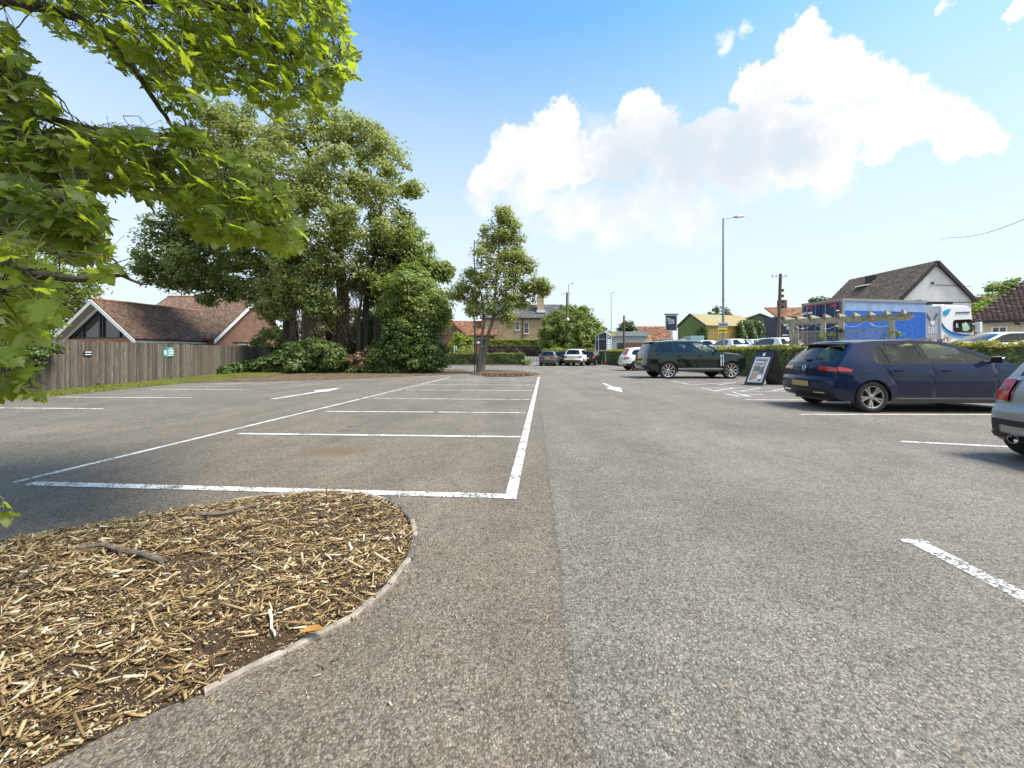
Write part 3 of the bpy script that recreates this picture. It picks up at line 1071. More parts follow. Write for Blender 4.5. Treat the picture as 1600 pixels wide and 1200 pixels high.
def build_fence():
    Y0, Y1 = 9.3, 36.0
    a, b = fpt(Y0), fpt(Y1)
    L = (b - a).length
    rz = math.atan2(fence_dir.y, fence_dir.x)
    t = thing('timber_fence', 'weathered grey brown close board timber fence along the left side', 'fence', a, rz)
    boards = []
    for k in range(7):
        mb = MB()
        h = 1.66 + random.uniform(-0.012, 0.015)
        w = 0.118
        tw = random.uniform(-0.004, 0.004)
        # feather edged board: thick on one side, thin on the other
        V = [(0, -0.006, 0.03), (w, -0.006, 0.03), (w, 0.004, 0.03), (0, 0.013, 0.03),
             (tw, -0.006, h), (w + tw, -0.006, h + random.uniform(-0.01, 0.01)), (w + tw, 0.004, h), (tw, 0.013, h)]
        V = [(x, -y, z) for x, y, z in V]
        mb.raw(V, [(0, 1, 2, 3), (4, 7, 6, 5), (0, 4, 5, 1), (1, 5, 6, 2), (2, 6, 7, 3), (3, 7, 4, 0)])
        o = mb.build('board', MAT['fence_wood'], t)
        boards.append(o)
    n = int(L / 0.092)
    used = 0
    for i in range(n):
        src = boards[i % 7] if i < 7 else boards[random.randrange(7)]
        o = src if i < 7 else link(src.copy(), t)
        o.location = (i * 0.092, -0.012 * random.random(), random.uniform(-0.02, 0.02))
        o.rotation_euler = (random.uniform(-0.012, 0.012), random.uniform(-0.012, 0.012), random.uniform(-0.05, 0.05))
    for z in (0.3, 0.95, 1.5):
        mb = MB()
        mb.box((L / 2, 0.045, z), (L, 0.07, 0.08))
        mb.build('rail', MAT['fence_wood'], t)
    for i in range(11):
        mb = MB()
        mb.box((0.4 + i * 2.55, 0.13, 0.82), (0.1, 0.1, 1.64))
        mb.build('post', MAT['fence_wood'], t)
    return t


fence = build_fence()
FENCE_RZ = math.atan2(fence_dir.y, fence_dir.x)


def text_mesh(name, s, size, mat, parent, M4, align='CENTER', thick=0.002, sx=1.0):
    cu = bpy.data.curves.new(name, 'FONT')
    cu.body = s
    cu.size = size
    cu.align_x = align
    cu.align_y = 'CENTER'
    cu.extrude = thick
    cu.resolution_u = 2
    tmp = bpy.data.objects.new(name + '_tmp', cu)
    COL.objects.link(tmp)
    dg = bpy.context.evaluated_depsgraph_get()
    me = bpy.data.meshes.new_from_object(tmp.evaluated_get(dg))
    bpy.data.objects.remove(tmp)
    bpy.data.curves.remove(cu)
    me.name = name
    me.transform(Matrix.Diagonal((sx, 1, 1, 1)))
    me.materials.clear()
    me.materials.append(mat)
    o = bpy.data.objects.new(name, me)
    link(o, parent)
    o.matrix_local = M4
    return o


def fence_sign(px, w, h, zc, name, label, bg):
    # place on the face of the fence where the sight line meets it
    k = (px - CX) / FPX
    Y = (-14.7 + 0.2167 * 13) / (k + 0.2167)
    p = fpt(Y) + fence_n * 0.035
    t = thing(name, label, 'sign', (p.x, p.y, zc), FENCE_RZ)
    mb = MB()
    mb.box((0, 0, 0), (w, 0.008, h))
    mb.build('panel', bg, t)
    return t


RX = Matrix.Rotation(R(90), 4, 'X')
MAT['teal_sign'] = plain('teal_sign', (0.10, 0.33, 0.30), 0.45, var=0.04)
MAT['sign_print'] = plain('sign_print', (0.82, 0.86, 0.84), 0.5)
MAT['sign_dark'] = plain('sign_dark', (0.02, 0.05, 0.055), 0.5)
MAT['notice_black'] = plain('notice_black', (0.025, 0.024, 0.024), 0.5)
t = fence_sign(262.5, 0.78, 0.42, 1.28, 'parking_sign', 'teal notice board with white print fixed to the fence', MAT['teal_sign'])
mb = MB()
for (x, z, w, h) in ((-0.02, 0.06, 0.07, 0.06), (0.19, 0.07, 0.26, 0.05), (0.15, -0.01, 0.34, 0.035), (0.16, -0.08, 0.32, 0.04), (0.10, -0.15, 0.44, 0.03), (0.12, 0.15, 0.26, 0.03)):
    mb.box((x, -0.007, z), (w, 0.006, h))
for k in range(10):
    a0, a1 = 2 * math.pi * k / 10, 2 * math.pi * (k + 1) / 10
    mb.face([(-0.26, -0.0075, -0.02), (-0.26 + 0.09 * math.cos(a0), -0.0075, -0.02 + 0.11 * math.sin(a0)), (-0.26 + 0.09 * math.cos(a1), -0.0075, -0.02 + 0.11 * math.sin(a1))])
mb.build('print', MAT['sign_print'], t, fix=False)
mb = MB()
mb.box((-0.30, -0.008, 0.155), (0.12, 0.006, 0.07))
mb.box((0.32, -0.008, 0.17), (0.06, 0.006, 0.05))
mb.build('dark_print', MAT['sign_dark'], t)
t = fence_sign(135.5, 0.36, 0.19, 1.22, 'small_notice', 'small black plate with two white lines of print on the fence', MAT['notice_black'])
mb = MB()
for (x, z, w, h) in ((-0.10, 0.04, 0.04, 0.04), (-0.035, 0.042, 0.07, 0.035), (0.055, 0.042, 0.09, 0.035), (0.125, 0.042, 0.03, 0.035), (-0.08, -0.045, 0.09, 0.028), (0.03, -0.045, 0.1, 0.028), (0.115, -0.045, 0.05, 0.028)):
    mb.box((x, -0.007, z), (w, 0.006, h))
mb.build('print', MAT['sign_print'], t)


# ------------------------------------------------------------------ foliage builders
def blob_pts(n, c, r, lo=0.5):
    u = randunit(n)
    rad = (lo + (1 - lo) * rng.random(n) ** 0.6)[:, None]
    return np.array(c) + u * np.array(r) * rad, u


def clumped_leaves(puffs, per_m3, per_clump, clump_r, leaf, up=0.55, lo=0.45):
    """puffs: list of (centre, radii). returns leaf centre, normal, tip arrays"""
    Cs, Us = [], []
    for c, r in puffs:
        vol = 4.19 * r[0] * r[1] * r[2]
        k = max(5, int(vol ** 0.8 * per_m3))
        p, u = blob_pts(k, c, r, lo)
        Cs.append(p)
        Us.append(u)
    C = np.concatenate(Cs)
    U = np.concatenate(Us)
    m = len(C)
    cr = clump_r * rng.uniform(0.6, 1.35, m)
    idx = np.repeat(np.arange(m), per_clump)
    off = randunit(len(idx)) * (cr[idx] * rng.random(len(idx)) ** 0.45)[:, None] * np.array([1.15, 1.15, 0.8])
    P = C[idx] + off
    N = nrm(nrm(off) * 0.5 + U[idx] * 0.35 + np.array([0, 0, up]) + rng.normal(0, 0.42, (len(idx), 3)))
    Tp = nrm(nrm(off) * np.array([1, 1, 0.3]) + np.array([0, 0, -0.35]) + rng.normal(0, 0.5, (len(idx), 3)))
    return P, N, Tp, C


def wander(a, b, n, amp, sag=0.0):
    a, b = Vector(a), Vector(b)
    L = (b - a).length
    out = []
    for i in range(n + 1):
        t = i / n
        p = a.lerp(b, t)
        w = math.sin(math.pi * t)
        out.append(p + Vector((random.gauss(0, amp), random.gauss(0, amp), random.gauss(0, amp * 0.6))) * (0 if i in (0, n) else L) * 0.5 + Vector((0, 0, sag * w * L)))
    return out


def satellites(puffs, k):
    out = []
    for c, r in puffs:
        for i in range(k):
            u = Vector((random.gauss(0, 1), random.gauss(0, 1), random.gauss(0, 0.9))).normalized()
            f = random.uniform(0.9, 1.15)
            q = random.uniform(0.20, 0.36)
            out.append(((c[0] + u.x * r[0] * f, c[1] + u.y * r[1] * f, c[2] + u.z * r[2] * f), (r[0] * q, r[1] * q, r[2] * q * 0.8)))
    return out


def tree(name, label, base, puffs, trunks, leafm, barkm, per_m3=1.6, per_clump=40, clump_r=0.55, leaf=0.2, group=None, limbs=10, lo=0.45, up=0.55, twigs=True, cat='tree', sat=3):
    t = thing(name, label, cat, base, 0, group)
    puffs = list(puffs) + satellites(puffs, sat)
    P, N, Tp, C = clumped_leaves(puffs, per_m3, per_clump, clump_r, leaf, up, lo)
    V, F = leaf_cards(P, N, Tp, leaf * rng.uniform(0.7, 1.25, len(P)))
    np_obj('crown', V, F, leafm, t)
    tops = []
    for pts, r0, r1 in trunks:
        mb = MB()
        pp = []
        for a, b in zip(pts, pts[1:]):
            pp += wander(a, b, 4, 0.012)[:-1]
        pp.append(Vector(pts[-1]))
        m = len(pp)
        rad = [r0 + (r1 - r0) * (i / (m - 1)) ** 0.8 for i in range(m)]
        rad[0] *= 1.35
        mb.tube(pp, rad, 10)
        mb.build('trunk', barkm, t, world=True, smooth=True)
        tops += [(p, rad[i]) for i, p in enumerate(pp) if i > m * 0.35]
    if limbs and tops:
        tw = MB()
        for c, r in puffs[:limbs]:
            c = Vector(c)
            cand = sorted(tops, key=lambda q: (q[0] - c).length + max(0, q[0].z - c.z) * 2.5)
            p, rr = cand[0]
            mb = MB()
            path = wander(p, c, 6, 0.05, 0.04)
            mb.tube(path, [max(0.02, rr * 0.55 * (1 - 0.8 * i / 6)) for i in range(7)], 7)
            mb.build('limb', barkm, t, world=True, smooth=True)
            if twigs:
                d = np.linalg.norm(C - np.array(c), axis=1)
                for j in np.argsort(d)[:14:2]:
                    q = path[random.choice((3, 4, 5, 6))]
                    tw.tube(wander(q, C[j], 3, 0.06), [0.03, 0.022, 0.015, 0.008], 5, cap=False)
        if twigs and tw.v:
            o = tw.build('twigs', barkm, t, world=True, smooth=True)
            o['kind'] = 'stuff'
    return t


def hedge(name, label, path, half, h, dens, leaf, mat, sides=(1, 1), group=None, cat='hedge', rnd=0.10, topmat=None, zb=0.0):
    base = (path[0][0], path[0][1], zb)
    t = thing(name, label, cat, base, 0, group)
    core = MB()
    Ps, Ns = [], []
    PT_, NT_ = [], []
    for a, b in zip(path, path[1:]):
        a, b = np.array((a[0], a[1], zb)), np.array((b[0], b[1], zb))
        L = np.linalg.norm(b - a)
        d = (b - a) / L
        nn = np.array([-d[1], d[0], 0])
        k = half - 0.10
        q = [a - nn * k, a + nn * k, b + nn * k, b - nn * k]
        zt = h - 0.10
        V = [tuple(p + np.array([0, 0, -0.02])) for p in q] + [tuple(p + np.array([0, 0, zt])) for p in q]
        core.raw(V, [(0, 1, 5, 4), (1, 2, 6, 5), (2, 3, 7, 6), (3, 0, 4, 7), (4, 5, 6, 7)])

        def add(n, s, f):
            u, v = rng.random(n), rng.random(n)
            return f(u, v)
        for sgn, on in ((1, sides[0]), (-1, sides[1])):
            n = int(L * h * dens * on)
            if n < 1:
                continue
            u, v = rng.random(n) * L, rng.random(n) * h
            wob = 0.05 * np.sin(u * 2.3 + v * 3) + 0.04 * np.sin(u * 5.1 - v * 4)
            off = half + wob - rnd * np.maximum(0, (v / h - 0.75) / 0.25) ** 2 - np.abs(rng.normal(0, 0.07, n)) + 0.03
            Ps.append(a + d * u[:, None] + nn * (sgn * off)[:, None] + np.stack([0 * v, 0 * v, v], 1))
            Ns.append(nrm(nn * sgn + np.array([0, 0, 0.35]) + rng.normal(0, 0.5, (n, 3))))
        n = int(L * 2 * half * dens * 1.5)
        u, v = rng.random(n) * L, rng.uniform(-1, 1, n) * half
        z = h + 0.035 * np.sin(u * 3.1 + a[0]) + 0.03 * np.sin(u * 7.7) + rng.normal(0, 0.05, n) - rnd * 0.7 * (np.abs(v) / half) ** 3
        PT_.append(a + d * u[:, None] + nn * v[:, None] + np.stack([0 * z, 0 * z, z], 1))
        NT_.append(nrm(np.array([0, 0, 1.0]) + rng.normal(0, 0.55, (n, 3))))
    for (e, o2) in ((path[0], path[1]), (path[-1], path[-2])):
        e, o2 = np.array((e[0], e[1], zb)), np.array((o2[0], o2[1], zb))
        d = nrm(e - o2)
        nn = np.array([-d[1], d[0], 0])
        n = int(2 * half * h * dens)
        v, z = rng.uniform(-1, 1, n) * half, rng.random(n) * h
        Ps.append(e + d * (0.06 - np.abs(rng.normal(0, 0.06, n)))[:, None] + nn * v[:, None] + np.stack([0 * z, 0 * z, z], 1))
        Ns.append(nrm(d + np.array([0, 0, 0.35]) + rng.normal(0, 0.5, (n, 3))))
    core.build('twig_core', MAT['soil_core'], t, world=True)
    for nm, pl, nl, mt in (('side_foliage', Ps, Ns, mat), ('top_foliage', PT_, NT_, topmat or mat)):
        P, N = np.concatenate(pl), np.concatenate(nl)
        V, F = leaf_cards(P, N, randunit(len(P)) + np.array([0, 0, 0.25]), leaf * rng.uniform(0.65, 1.3, len(P)), 0.7)
        o = np_obj(nm, V, F, mt, t)
    return t


MAT['leaf_hedge'] = leafmat('leaf_hedge', (0.11, 0.155, 0.036), (0.24, 0.29, 0.07), (0.33, 0.34, 0.09), 0.42, (0.45, 0.5, 0.09))
MAT['leaf_hedge_top'] = leafmat('leaf_hedge_top', (0.11, 0.145, 0.022), (0.22, 0.23, 0.03), (0.34, 0.27, 0.035), 0.35, (0.5, 0.5, 0.05))
MAT['leaf_hedge_dark'] = leafmat('leaf_hedge_dark', (0.038, 0.064, 0.018), (0.085, 0.125, 0.03), (0.13, 0.17, 0.04), 0.26)
MAT['leaf_clip_top'] = leafmat('leaf_clip_top', (0.09, 0.12, 0.02), (0.17, 0.19, 0.035), (0.22, 0.22, 0.05), 0.3)
MAT['leaf_bright'] = leafmat('leaf_bright', (0.09, 0.15, 0.02), (0.19, 0.26, 0.03), (0.28, 0.32, 0.04), 0.4, (0.5, 0.6, 0.05))
MAT['leaf_copper'] = leafmat('leaf_copper', (0.045, 0.032, 0.028), (0.095, 0.068, 0.055), (0.13, 0.085, 0.06), 0.2, (0.15, 0.07, 0.05))
MAT['leaf_syc'] = leafmat('leaf_sycamore', (0.12, 0.18, 0.05), (0.27, 0.34, 0.10), (0.44, 0.44, 0.16), 0.46, (0.42, 0.45, 0.07))
MAT['leaf_syc_dark'] = leafmat('leaf_sycamore_dark', (0.068, 0.115, 0.030), (0.15, 0.205, 0.055), (0.25, 0.28, 0.08), 0.40, (0.3, 0.38, 0.05))
MAT['leaf_lime'] = leafmat('leaf_lime', (0.085, 0.14, 0.03), (0.185, 0.25, 0.058), (0.29, 0.34, 0.085), 0.40, (0.36, 0.46, 0.06))
MAT['leaf_ivy'] = leafmat('leaf_ivy', (0.038, 0.078, 0.020), (0.098, 0.16, 0.04), (0.15, 0.21, 0.05), 0.26, rough=0.3)
MAT['leaf_far'] = leafmat('leaf_far', (0.045, 0.062, 0.022), (0.085, 0.105, 0.035), None, 0.2)

# ================================================================== LARGE STRUCTURE: buildings
def roof_tiles(name, parent, e0, e1, r1, r0, tw, gauge, mat, proud=0.02):
    """tiles laid in courses over the plane e0-e1 (eave) / r0-r1 (ridge); world coordinates, one joined part"""
    e0, e1, r1, r0 = (np.array(p, float) for p in (e0, e1, r1, r0))
    sl = np.linalg.norm(r0 - e0)
    rows = max(2, int(sl / gauge))
    up = nrm(np.cross(e1 - e0, r0 - e0))
    if up[2] < 0:
        up = -up
    Cs, As, Bs, Ds = [], [], [], []
    for i in range(rows):
        t = (i + 0.5) / rows
        a, b = e0 + (r0 - e0) * t, e1 + (r1 - e1) * t
        L = np.linalg.norm(b - a)
        n = max(1, int(round(L / tw)))
        x = nrm(b - a)
        y = nrm(np.cross(up, x))
        k = (np.arange(n) + 0.5 + (0.5 if i % 2 else 0.0)) / n
        k = k[k < 1.0]
        m = len(k)
        c = a + (b - a) * k[:, None] + up * (proud + rng.normal(0, 0.004, m))[:, None] + y * rng.normal(0, 0.006, m)[:, None]
        tilt = 0.10 + rng.normal(0, 0.03, m)
        yy = y * np.cos(tilt)[:, None] - up * np.sin(tilt)[:, None] * -1 * -1
        Cs.append(c)
        As.append(np.tile(x * (L / n * 0.48), (m, 1)))
        Bs.append(yy * (sl / rows * 0.62))
        Ds.append(nrm(np.cross(np.tile(x, (m, 1)), yy)) * 0.009)
    V, F = np_boxes(np.concatenate(Cs), np.concatenate(As), np.concatenate(Bs), np.concatenate(Ds))
    o = np_obj(name, V, F, mat, parent)
    o['kind'] = 'stuff'
    return o


MAT['tile_red'] = islandmat('tile_red', [(0, (0.12, 0.072, 0.048)), (0.4, (0.175, 0.106, 0.070)), (0.8, (0.235, 0.145, 0.098)), (1, (0.32, 0.215, 0.15))], 0.85, 0.35, 1.6)
MAT['tile_brown'] = islandmat('tile_brown', [(0, (0.060, 0.041, 0.028)), (0.5, (0.095, 0.068, 0.047)), (1, (0.14, 0.10, 0.07))], 0.9, 0.35, 0.9)
MAT['tile_plum'] = islandmat('tile_plum', [(0, (0.072, 0.046, 0.036)), (0.5, (0.105, 0.067, 0.052)), (1, (0.15, 0.10, 0.08))], 0.9, 0.3, 0.9)
MAT['tile_orange'] = islandmat('tile_orange', [(0, (0.20, 0.09, 0.045)), (0.5, (0.33, 0.16, 0.085)), (1, (0.45, 0.25, 0.15))], 0.9, 0.3, 0.9)
MAT['slate'] = islandmat('slate', [(0, (0.10, 0.10, 0.105)), (0.5, (0.15, 0.15, 0.155)), (1, (0.22, 0.22, 0.225))], 0.7, 0.3, 0.9)
MAT['ridge_tile'] = plain('ridge_tile', (0.30, 0.13, 0.07), 0.85, var=0.2)
MAT['brick_red'] = brickmat('brick_red', (0.20, 0.085, 0.05), (0.15, 0.06, 0.036), (0.26, 0.2, 0.15))
MAT['brick_orange'] = brickmat('brick_orange', (0.42, 0.16, 0.06), (0.34, 0.12, 0.05), (0.34, 0.26, 0.18))
MAT['brick_stock'] = brickmat('brick_stock', (0.56, 0.39, 0.20), (0.42, 0.28, 0.14), (0.46, 0.40, 0.30))
MAT['upvc'] = plain('upvc', (0.76, 0.76, 0.74), 0.4, var=0.03)
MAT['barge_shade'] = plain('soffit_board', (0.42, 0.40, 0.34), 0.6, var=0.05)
MAT['frame_dark'] = plain('frame_dark', (0.025, 0.033, 0.042), 0.4)
MAT['pane'] = plain('pane', (0.045, 0.05, 0.055), 0.06, spec=0.8, var=0.2)
MAT['gutter'] = plain('gutter', (0.02, 0.018, 0.018), 0.5)
MAT['render_white'] = plain('render_white', (0.80, 0.775, 0.73), 0.9, var=0.06, vscale=0.8, bump=0.2, bscale=30)
MAT['render_cream'] = plain('render_cream', (0.60, 0.53, 0.39), 0.9, var=0.05, vscale=1.2)


def ridge_row(parent, a, b, mat, step=0.34, r=0.12):
    a, b = Vector(a), Vector(b)
    n = max(2, int((b - a).length / step))
    d = (b - a).normalized()
    s = d.cross(Vector((0, 0, 1))).normalized()
    up = s.cross(d)
    mb0 = None
    for i in range(n):
        mb = MB()
        pts = []
        for end in (0, 1):
            c = d * ((end - 0.5) * step * 1.04)
            pts.append([c + s * (r * math.cos(t)) + up * (r * math.sin(t) - 0.05 + (0.008 if end else 0)) for t in [math.pi * k / 5 for k in range(6)]])
        for k in range(5):
            mb.face([pts[0][k], pts[0][k + 1], pts[1][k + 1], pts[1][k]])
        mb.face(pts[0])
        mb.face(list(reversed(pts[1])))
        if mb0 is None:
            mb0 = mb.build('ridge_tile', mat, parent)
            o = mb0
        else:
            o = link(mb0.copy(), parent)
        w = a.lerp(b, (i + 0.5) / n)
        o.location = PM[parent.name].inverted() @ w
        o.location.z += random.uniform(-0.006, 0.008)


def brick_bungalow():
    A = Vector((-28.2, 26.6, 0))
    d = Vector((0.16, 0.987, 0)).normalized()
    r = Vector((d.y, -d.x, 0))
    Z = Vector((0, 0, 1))
    hw, he, ha, L = 3.4, 2.2, 4.86, 9.6
    t = thing('brick_bungalow', 'red tiled brick bungalow with a glazed white gable behind the timber fence', 'house', tuple(A), 0)
    # walls
    mb = MB()
    g = 0.55                                    # gable wall set back below the overhanging verge
    hwi = hw - 0.32
    base = [A + d * g - r * hwi, A + d * g + r * hwi, A + d * (L + 0.5) + r * hwi, A + d * (L + 0.5) - r * hwi]
    for i in range(4):
        p, q = base[i], base[(i + 1) % 4]
        if i == 0:
            mb.face([p, q, q + Z * 2.22, p + Z * 2.22])
            k = (ha - 0.3 - 2.22)
        else:
            mb.face([p, q, q + Z * 2.3, p + Z * 2.3])
    mb.build('wall', MAT['brick_orange'], t, world=True)
    # roof slabs
    for s, nm in ((1, 'roof'), (-1, 'roof')):
        mb = MB()
        e0, e1 = A + r * (hw * s) + Z * he, A + r * (hw * s) + d * L + Z * he
        r0, r1 = A + Z * ha, A + d * L + Z * ha
        mb.raw([e0, e1, r1, r0, e0 - Z * 0.12, e1 - Z * 0.12, r1 - Z * 0.12, r0 - Z * 0.12], [(0, 1, 2, 3), (4, 7, 6, 5), (0, 4, 5, 1), (1, 5, 6, 2), (2, 6, 7, 3), (3, 7, 4, 0)])
        mb.build('roof', MAT['tile_plum'], t, world=True)
        roof_tiles('roof_tiles', t, e0, e1, r1, r0, 0.168, 0.105, MAT['tile_red'])
        # verge boards and soffit
        mb = MB()
        a, b = A + r * (hw + 0.12) * s + Z * (he - 0.13), A + Z * (ha - 0.04)
        dd = -d * 0.04
        dn = Z * -0.27
        mb.raw([a + dd, b + dd, b + dd + dn, a + dd + dn, a, b, b + dn, a + dn], [(0, 1, 2, 3), (4, 7, 6, 5), (0, 4, 5, 1), (1, 5, 6, 2), (2, 6, 7, 3), (3, 7, 4, 0)])
        mb.build('barge_board', MAT['upvc'], t, world=True)
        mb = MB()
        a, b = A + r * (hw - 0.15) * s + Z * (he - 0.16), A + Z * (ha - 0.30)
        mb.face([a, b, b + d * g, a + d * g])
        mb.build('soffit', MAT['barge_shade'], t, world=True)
        mb = MB()
        a, b = A + r * (hw - 0.36) * s + Z * (he - 0.02), A + Z * (ha - 0.42)
        mb.bar(a + d * (g - 0.03), b + d * (g - 0.03), 0.06, 0.16)
        mb.build('gable_trim', MAT['upvc'], t, world=True)
        # fascia and gutter
        mb = MB()
        a, b = A + r * ((hw - 0.02) * s) + Z * (he - 0.17), A + r * ((hw - 0.02) * s) + d * L + Z * (he - 0.17)
        mb.bar(a, b, 0.03, 0.17)
        mb.build('fascia', MAT['upvc'], t, world=True)
        mb = MB()
        a, b = A + r * ((hw + 0.06) * s) + Z * (he - 0.06), A + r * ((hw + 0.06) * s) + d * L + Z * (he - 0.06)
        mb.tube([a, b], 0.05, 8)
        mb.build('gutter', MAT['gutter'], t, world=True)
    ridge_row(t, A + Z * (ha + 0.03), A + d * L + Z * (ha + 0.03), MAT['ridge_tile'])
    # glazed gable
    W0 = A + d * (g + 0.06)
    hb = 2.24

    def top(x):
        return ha - 0.42 - abs(x) * (ha - he - 0.3) / (hw - 0.36)
    mb = MB()
    xs = 2.52
    mb.bar(W0 - r * xs + Z * (hb + 0.03), W0 + r * xs + Z * (hb + 0.03), 0.10, 0.10)
    for x in (-1.55, -0.12, 0.12, 1.5):
        mb.bar(W0 + r * x + Z * hb, W0 + r * x + Z * (top(x) + 0.03), 0.10, 0.13, up=tuple(d))
    for s in (-1, 1):
        mb.bar(W0 + r * (xs * s) + Z * (hb + 0.02), W0 + Z * (top(0) - 0.03), 0.10, 0.10)
    fr = mb.build('gable_window', MAT['frame_dark'], t, world=True)
    PM[fr.name] = PM[t.name]
    for x0, x1 in ((-2.45, -1.6), (-1.5, -0.17), (0.17, 1.45), (1.56, 2.45)):
        mb = MB()
        q = d * 0.03
        mb.face([W0 + q + r * x0 + Z * hb, W0 + q + r * x1 + Z * hb, W0 + q + r * x1 + Z * max(hb + 0.03, top(x1)), W0 + q + r * x0 + Z * max(hb + 0.03, top(x0))])
        mb.build('pane', MAT['pane'], fr, world=True)
    # pale boarding either side of the glazing is brick in the shade of the verge
    # ---- cross wing with its gable to the right
    X0, Yc, hn, H, HE = -23.55, 36.4, 5.5, 6.42, 2.35
    L2 = 8.0
    mb = MB()
    pts = [(X0, Yc - hn + 0.3, 0), (X0, Yc + hn - 0.3, 0), (X0, Yc + hn - 0.3, HE), (X0, Yc, H - 0.2), (X0, Yc - hn + 0.3, HE)]
    mb.face(pts)
    mb.face([(x - L2, y, z) for x, y, z in pts])
    mb.face([(X0, Yc - hn + 0.3, 0), (X0, Yc - hn + 0.3, HE), (X0 - L2, Yc - hn + 0.3, HE), (X0 - L2, Yc - hn + 0.3, 0)])
    mb.build('wall', MAT['brick_red'], t, world=True)  # darker brick on this wing, tree shade put into the colour
    for s in (-1, 1):
        e0, e1 = Vector((X0 + 0.35, Yc + s * hn, HE)), Vector((X0 - L2, Yc + s * hn, HE))
        r0, r1 = Vector((X0 + 0.35, Yc, H)), Vector((X0 - L2, Yc, H))
        mb = MB()
        mb.raw([e0, e1, r1, r0, e0 - Z * 0.12, e1 - Z * 0.12, r1 - Z * 0.12, r0 - Z * 0.12], [(0, 1, 2, 3), (4, 7, 6, 5), (0, 4, 5, 1), (1, 5, 6, 2), (2, 6, 7, 3), (3, 7, 4, 0)])
        mb.build('roof', MAT['tile_plum'], t, world=True)
        if s < 0:
            roof_tiles('roof_tiles', t, e0, e1, r1, r0, 0.168, 0.11, MAT['tile_red'])
        mb = MB()
        dd = Vector((0.04, 0, 0))
        a, b = e0 - Z * 0.1, r0 - Z * 0.02
        dn = -Z * 0.30
        mb.raw([a, b, b + dn, a + dn, a + dd, b + dd, b + dd + dn, a + dd + dn], [(0, 1, 2, 3), (4, 7, 6, 5), (0, 4, 5, 1), (1, 5, 6, 2), (2, 6, 7, 3), (3, 7, 4, 0)])
        mb.build('barge_board', MAT['upvc'], t, world=True)
    ridge_row(t, (X0 + 0.3, Yc, H + 0.03), (X0 - L2, Yc, H + 0.03), MAT['ridge_tile'])


brick_bungalow()


def window(parent, c, w, h, nrm_, mats=('upvc', 'pane'), bars=(1, 1), sill=True, depth=0.06):
    """framed window standing 3 cm proud; c centre on the wall, nrm_ the outward wall normal (world)"""
    c, n_ = Vector(c), Vector(nrm_).normalized()
    x = Vector((0, 0, 1)).cross(n_).normalized()
    z = Vector((0, 0, 1))
    mb = MB()
    f = 0.07
    rot = Matrix((x, n_, z)).transposed()
    for s in (-1, 1):
        mb.box(c + x * (s * (w / 2 - f / 2)) + n_ * 0.03, (f, depth, h), rot)
        mb.box(c + z * (s * (h / 2 - f / 2)) + n_ * 0.03, (w - 2 * f, depth, f), rot)
    for k in range(1, bars[0] + 1):
        mb.box(c + x * (-w / 2 + w * k / (bars[0] + 1)) + n_ * 0.028, (0.05, depth, h - 2 * f), rot)
    for k in range(1, bars[1] + 1):
        mb.box(c + z * (-h / 2 + h * k / (bars[1] + 1)) + n_ * 0.026, (w - 2 * f, depth, 0.05), rot)
    if sill:
        mb.box(c - z * (h / 2 + 0.05) + n_ * 0.06, (w + 0.15, 0.16, 0.08), rot)
    o = mb.build('window', MAT[mats[0]], parent, world=True)
    PM[o.name] = PM[parent.name]
    mb = MB()
    mb.box(c + n_ * 0.015, (w - f, 0.01, h - f), rot)
    mb.build('pane', MAT[mats[1]], o, world=True)
    return o


def slab(parent, q, th, name, mat):
    """thick roof plane from four world corners"""
    Z = Vector((0, 0, th))
    q = [Vector(p) for p in q]
    mb = MB()
    mb.raw(q + [p - Z for p in q], [(0, 1, 2, 3), (4, 7, 6, 5), (0, 4, 5, 1), (1, 5, 6, 2), (2, 6, 7, 3), (3, 7, 4, 0)])
    return mb.build(name, mat, parent, world=True)


def gable_house(name, label, cat, A, d, hw, he, ha, L, wallm, roofm, tilem, tw=0.3, gauge=0.3, over=0.3, barge=None, chim=None, courses=True, zb=0.0, group=None):
    """A: foot of the front gable's middle, d: ridge direction"""
    A, d = Vector(A), Vector(d).normalized()
    r = Vector((d.y, -d.x, 0))
    Z = Vector((0, 0, 1))
    t = thing(name, label, cat, tuple(A), 0, group)
    w = hw - over
    hei = ha - (ha - he) * w / hw
    mb = MB()
    f = [A - r * w, A + r * w, A + r * w + Z * (hei - 0.1), A + Z * (ha - 0.12), A - r * w + Z * (hei - 0.1)]
    b = [p + d * L for p in f]
    mb.face(f)
    mb.face(list(reversed(b)))
    mb.face([f[1], b[1], b[2], f[2]])
    mb.face([f[0], f[4], b[4], b[0]])
    mb.build('wall', wallm, t, world=True)
    for s in (-1, 1):
        e0, e1 = A - d * over + r * (hw * s) + Z * he, A + d * (L + over) + r * (hw * s) + Z * he
        r0, r1 = A - d * over + Z * ha, A + d * (L + over) + Z * ha
        slab(t, (e0, e1, r1, r0), 0.14, 'roof', roofm)
        if tilem and courses:
            roof_tiles('roof_tiles', t, e0, e1, r1, r0, tw, gauge, tilem)
        if barge:
            mb = MB()
            mb.bar(e0 - d * 0.03 - Z * 0.1, r0 - d * 0.03 - Z * 0.06, 0.05, 0.26)
            mb.build('barge_board', barge, t, world=True)
    return t


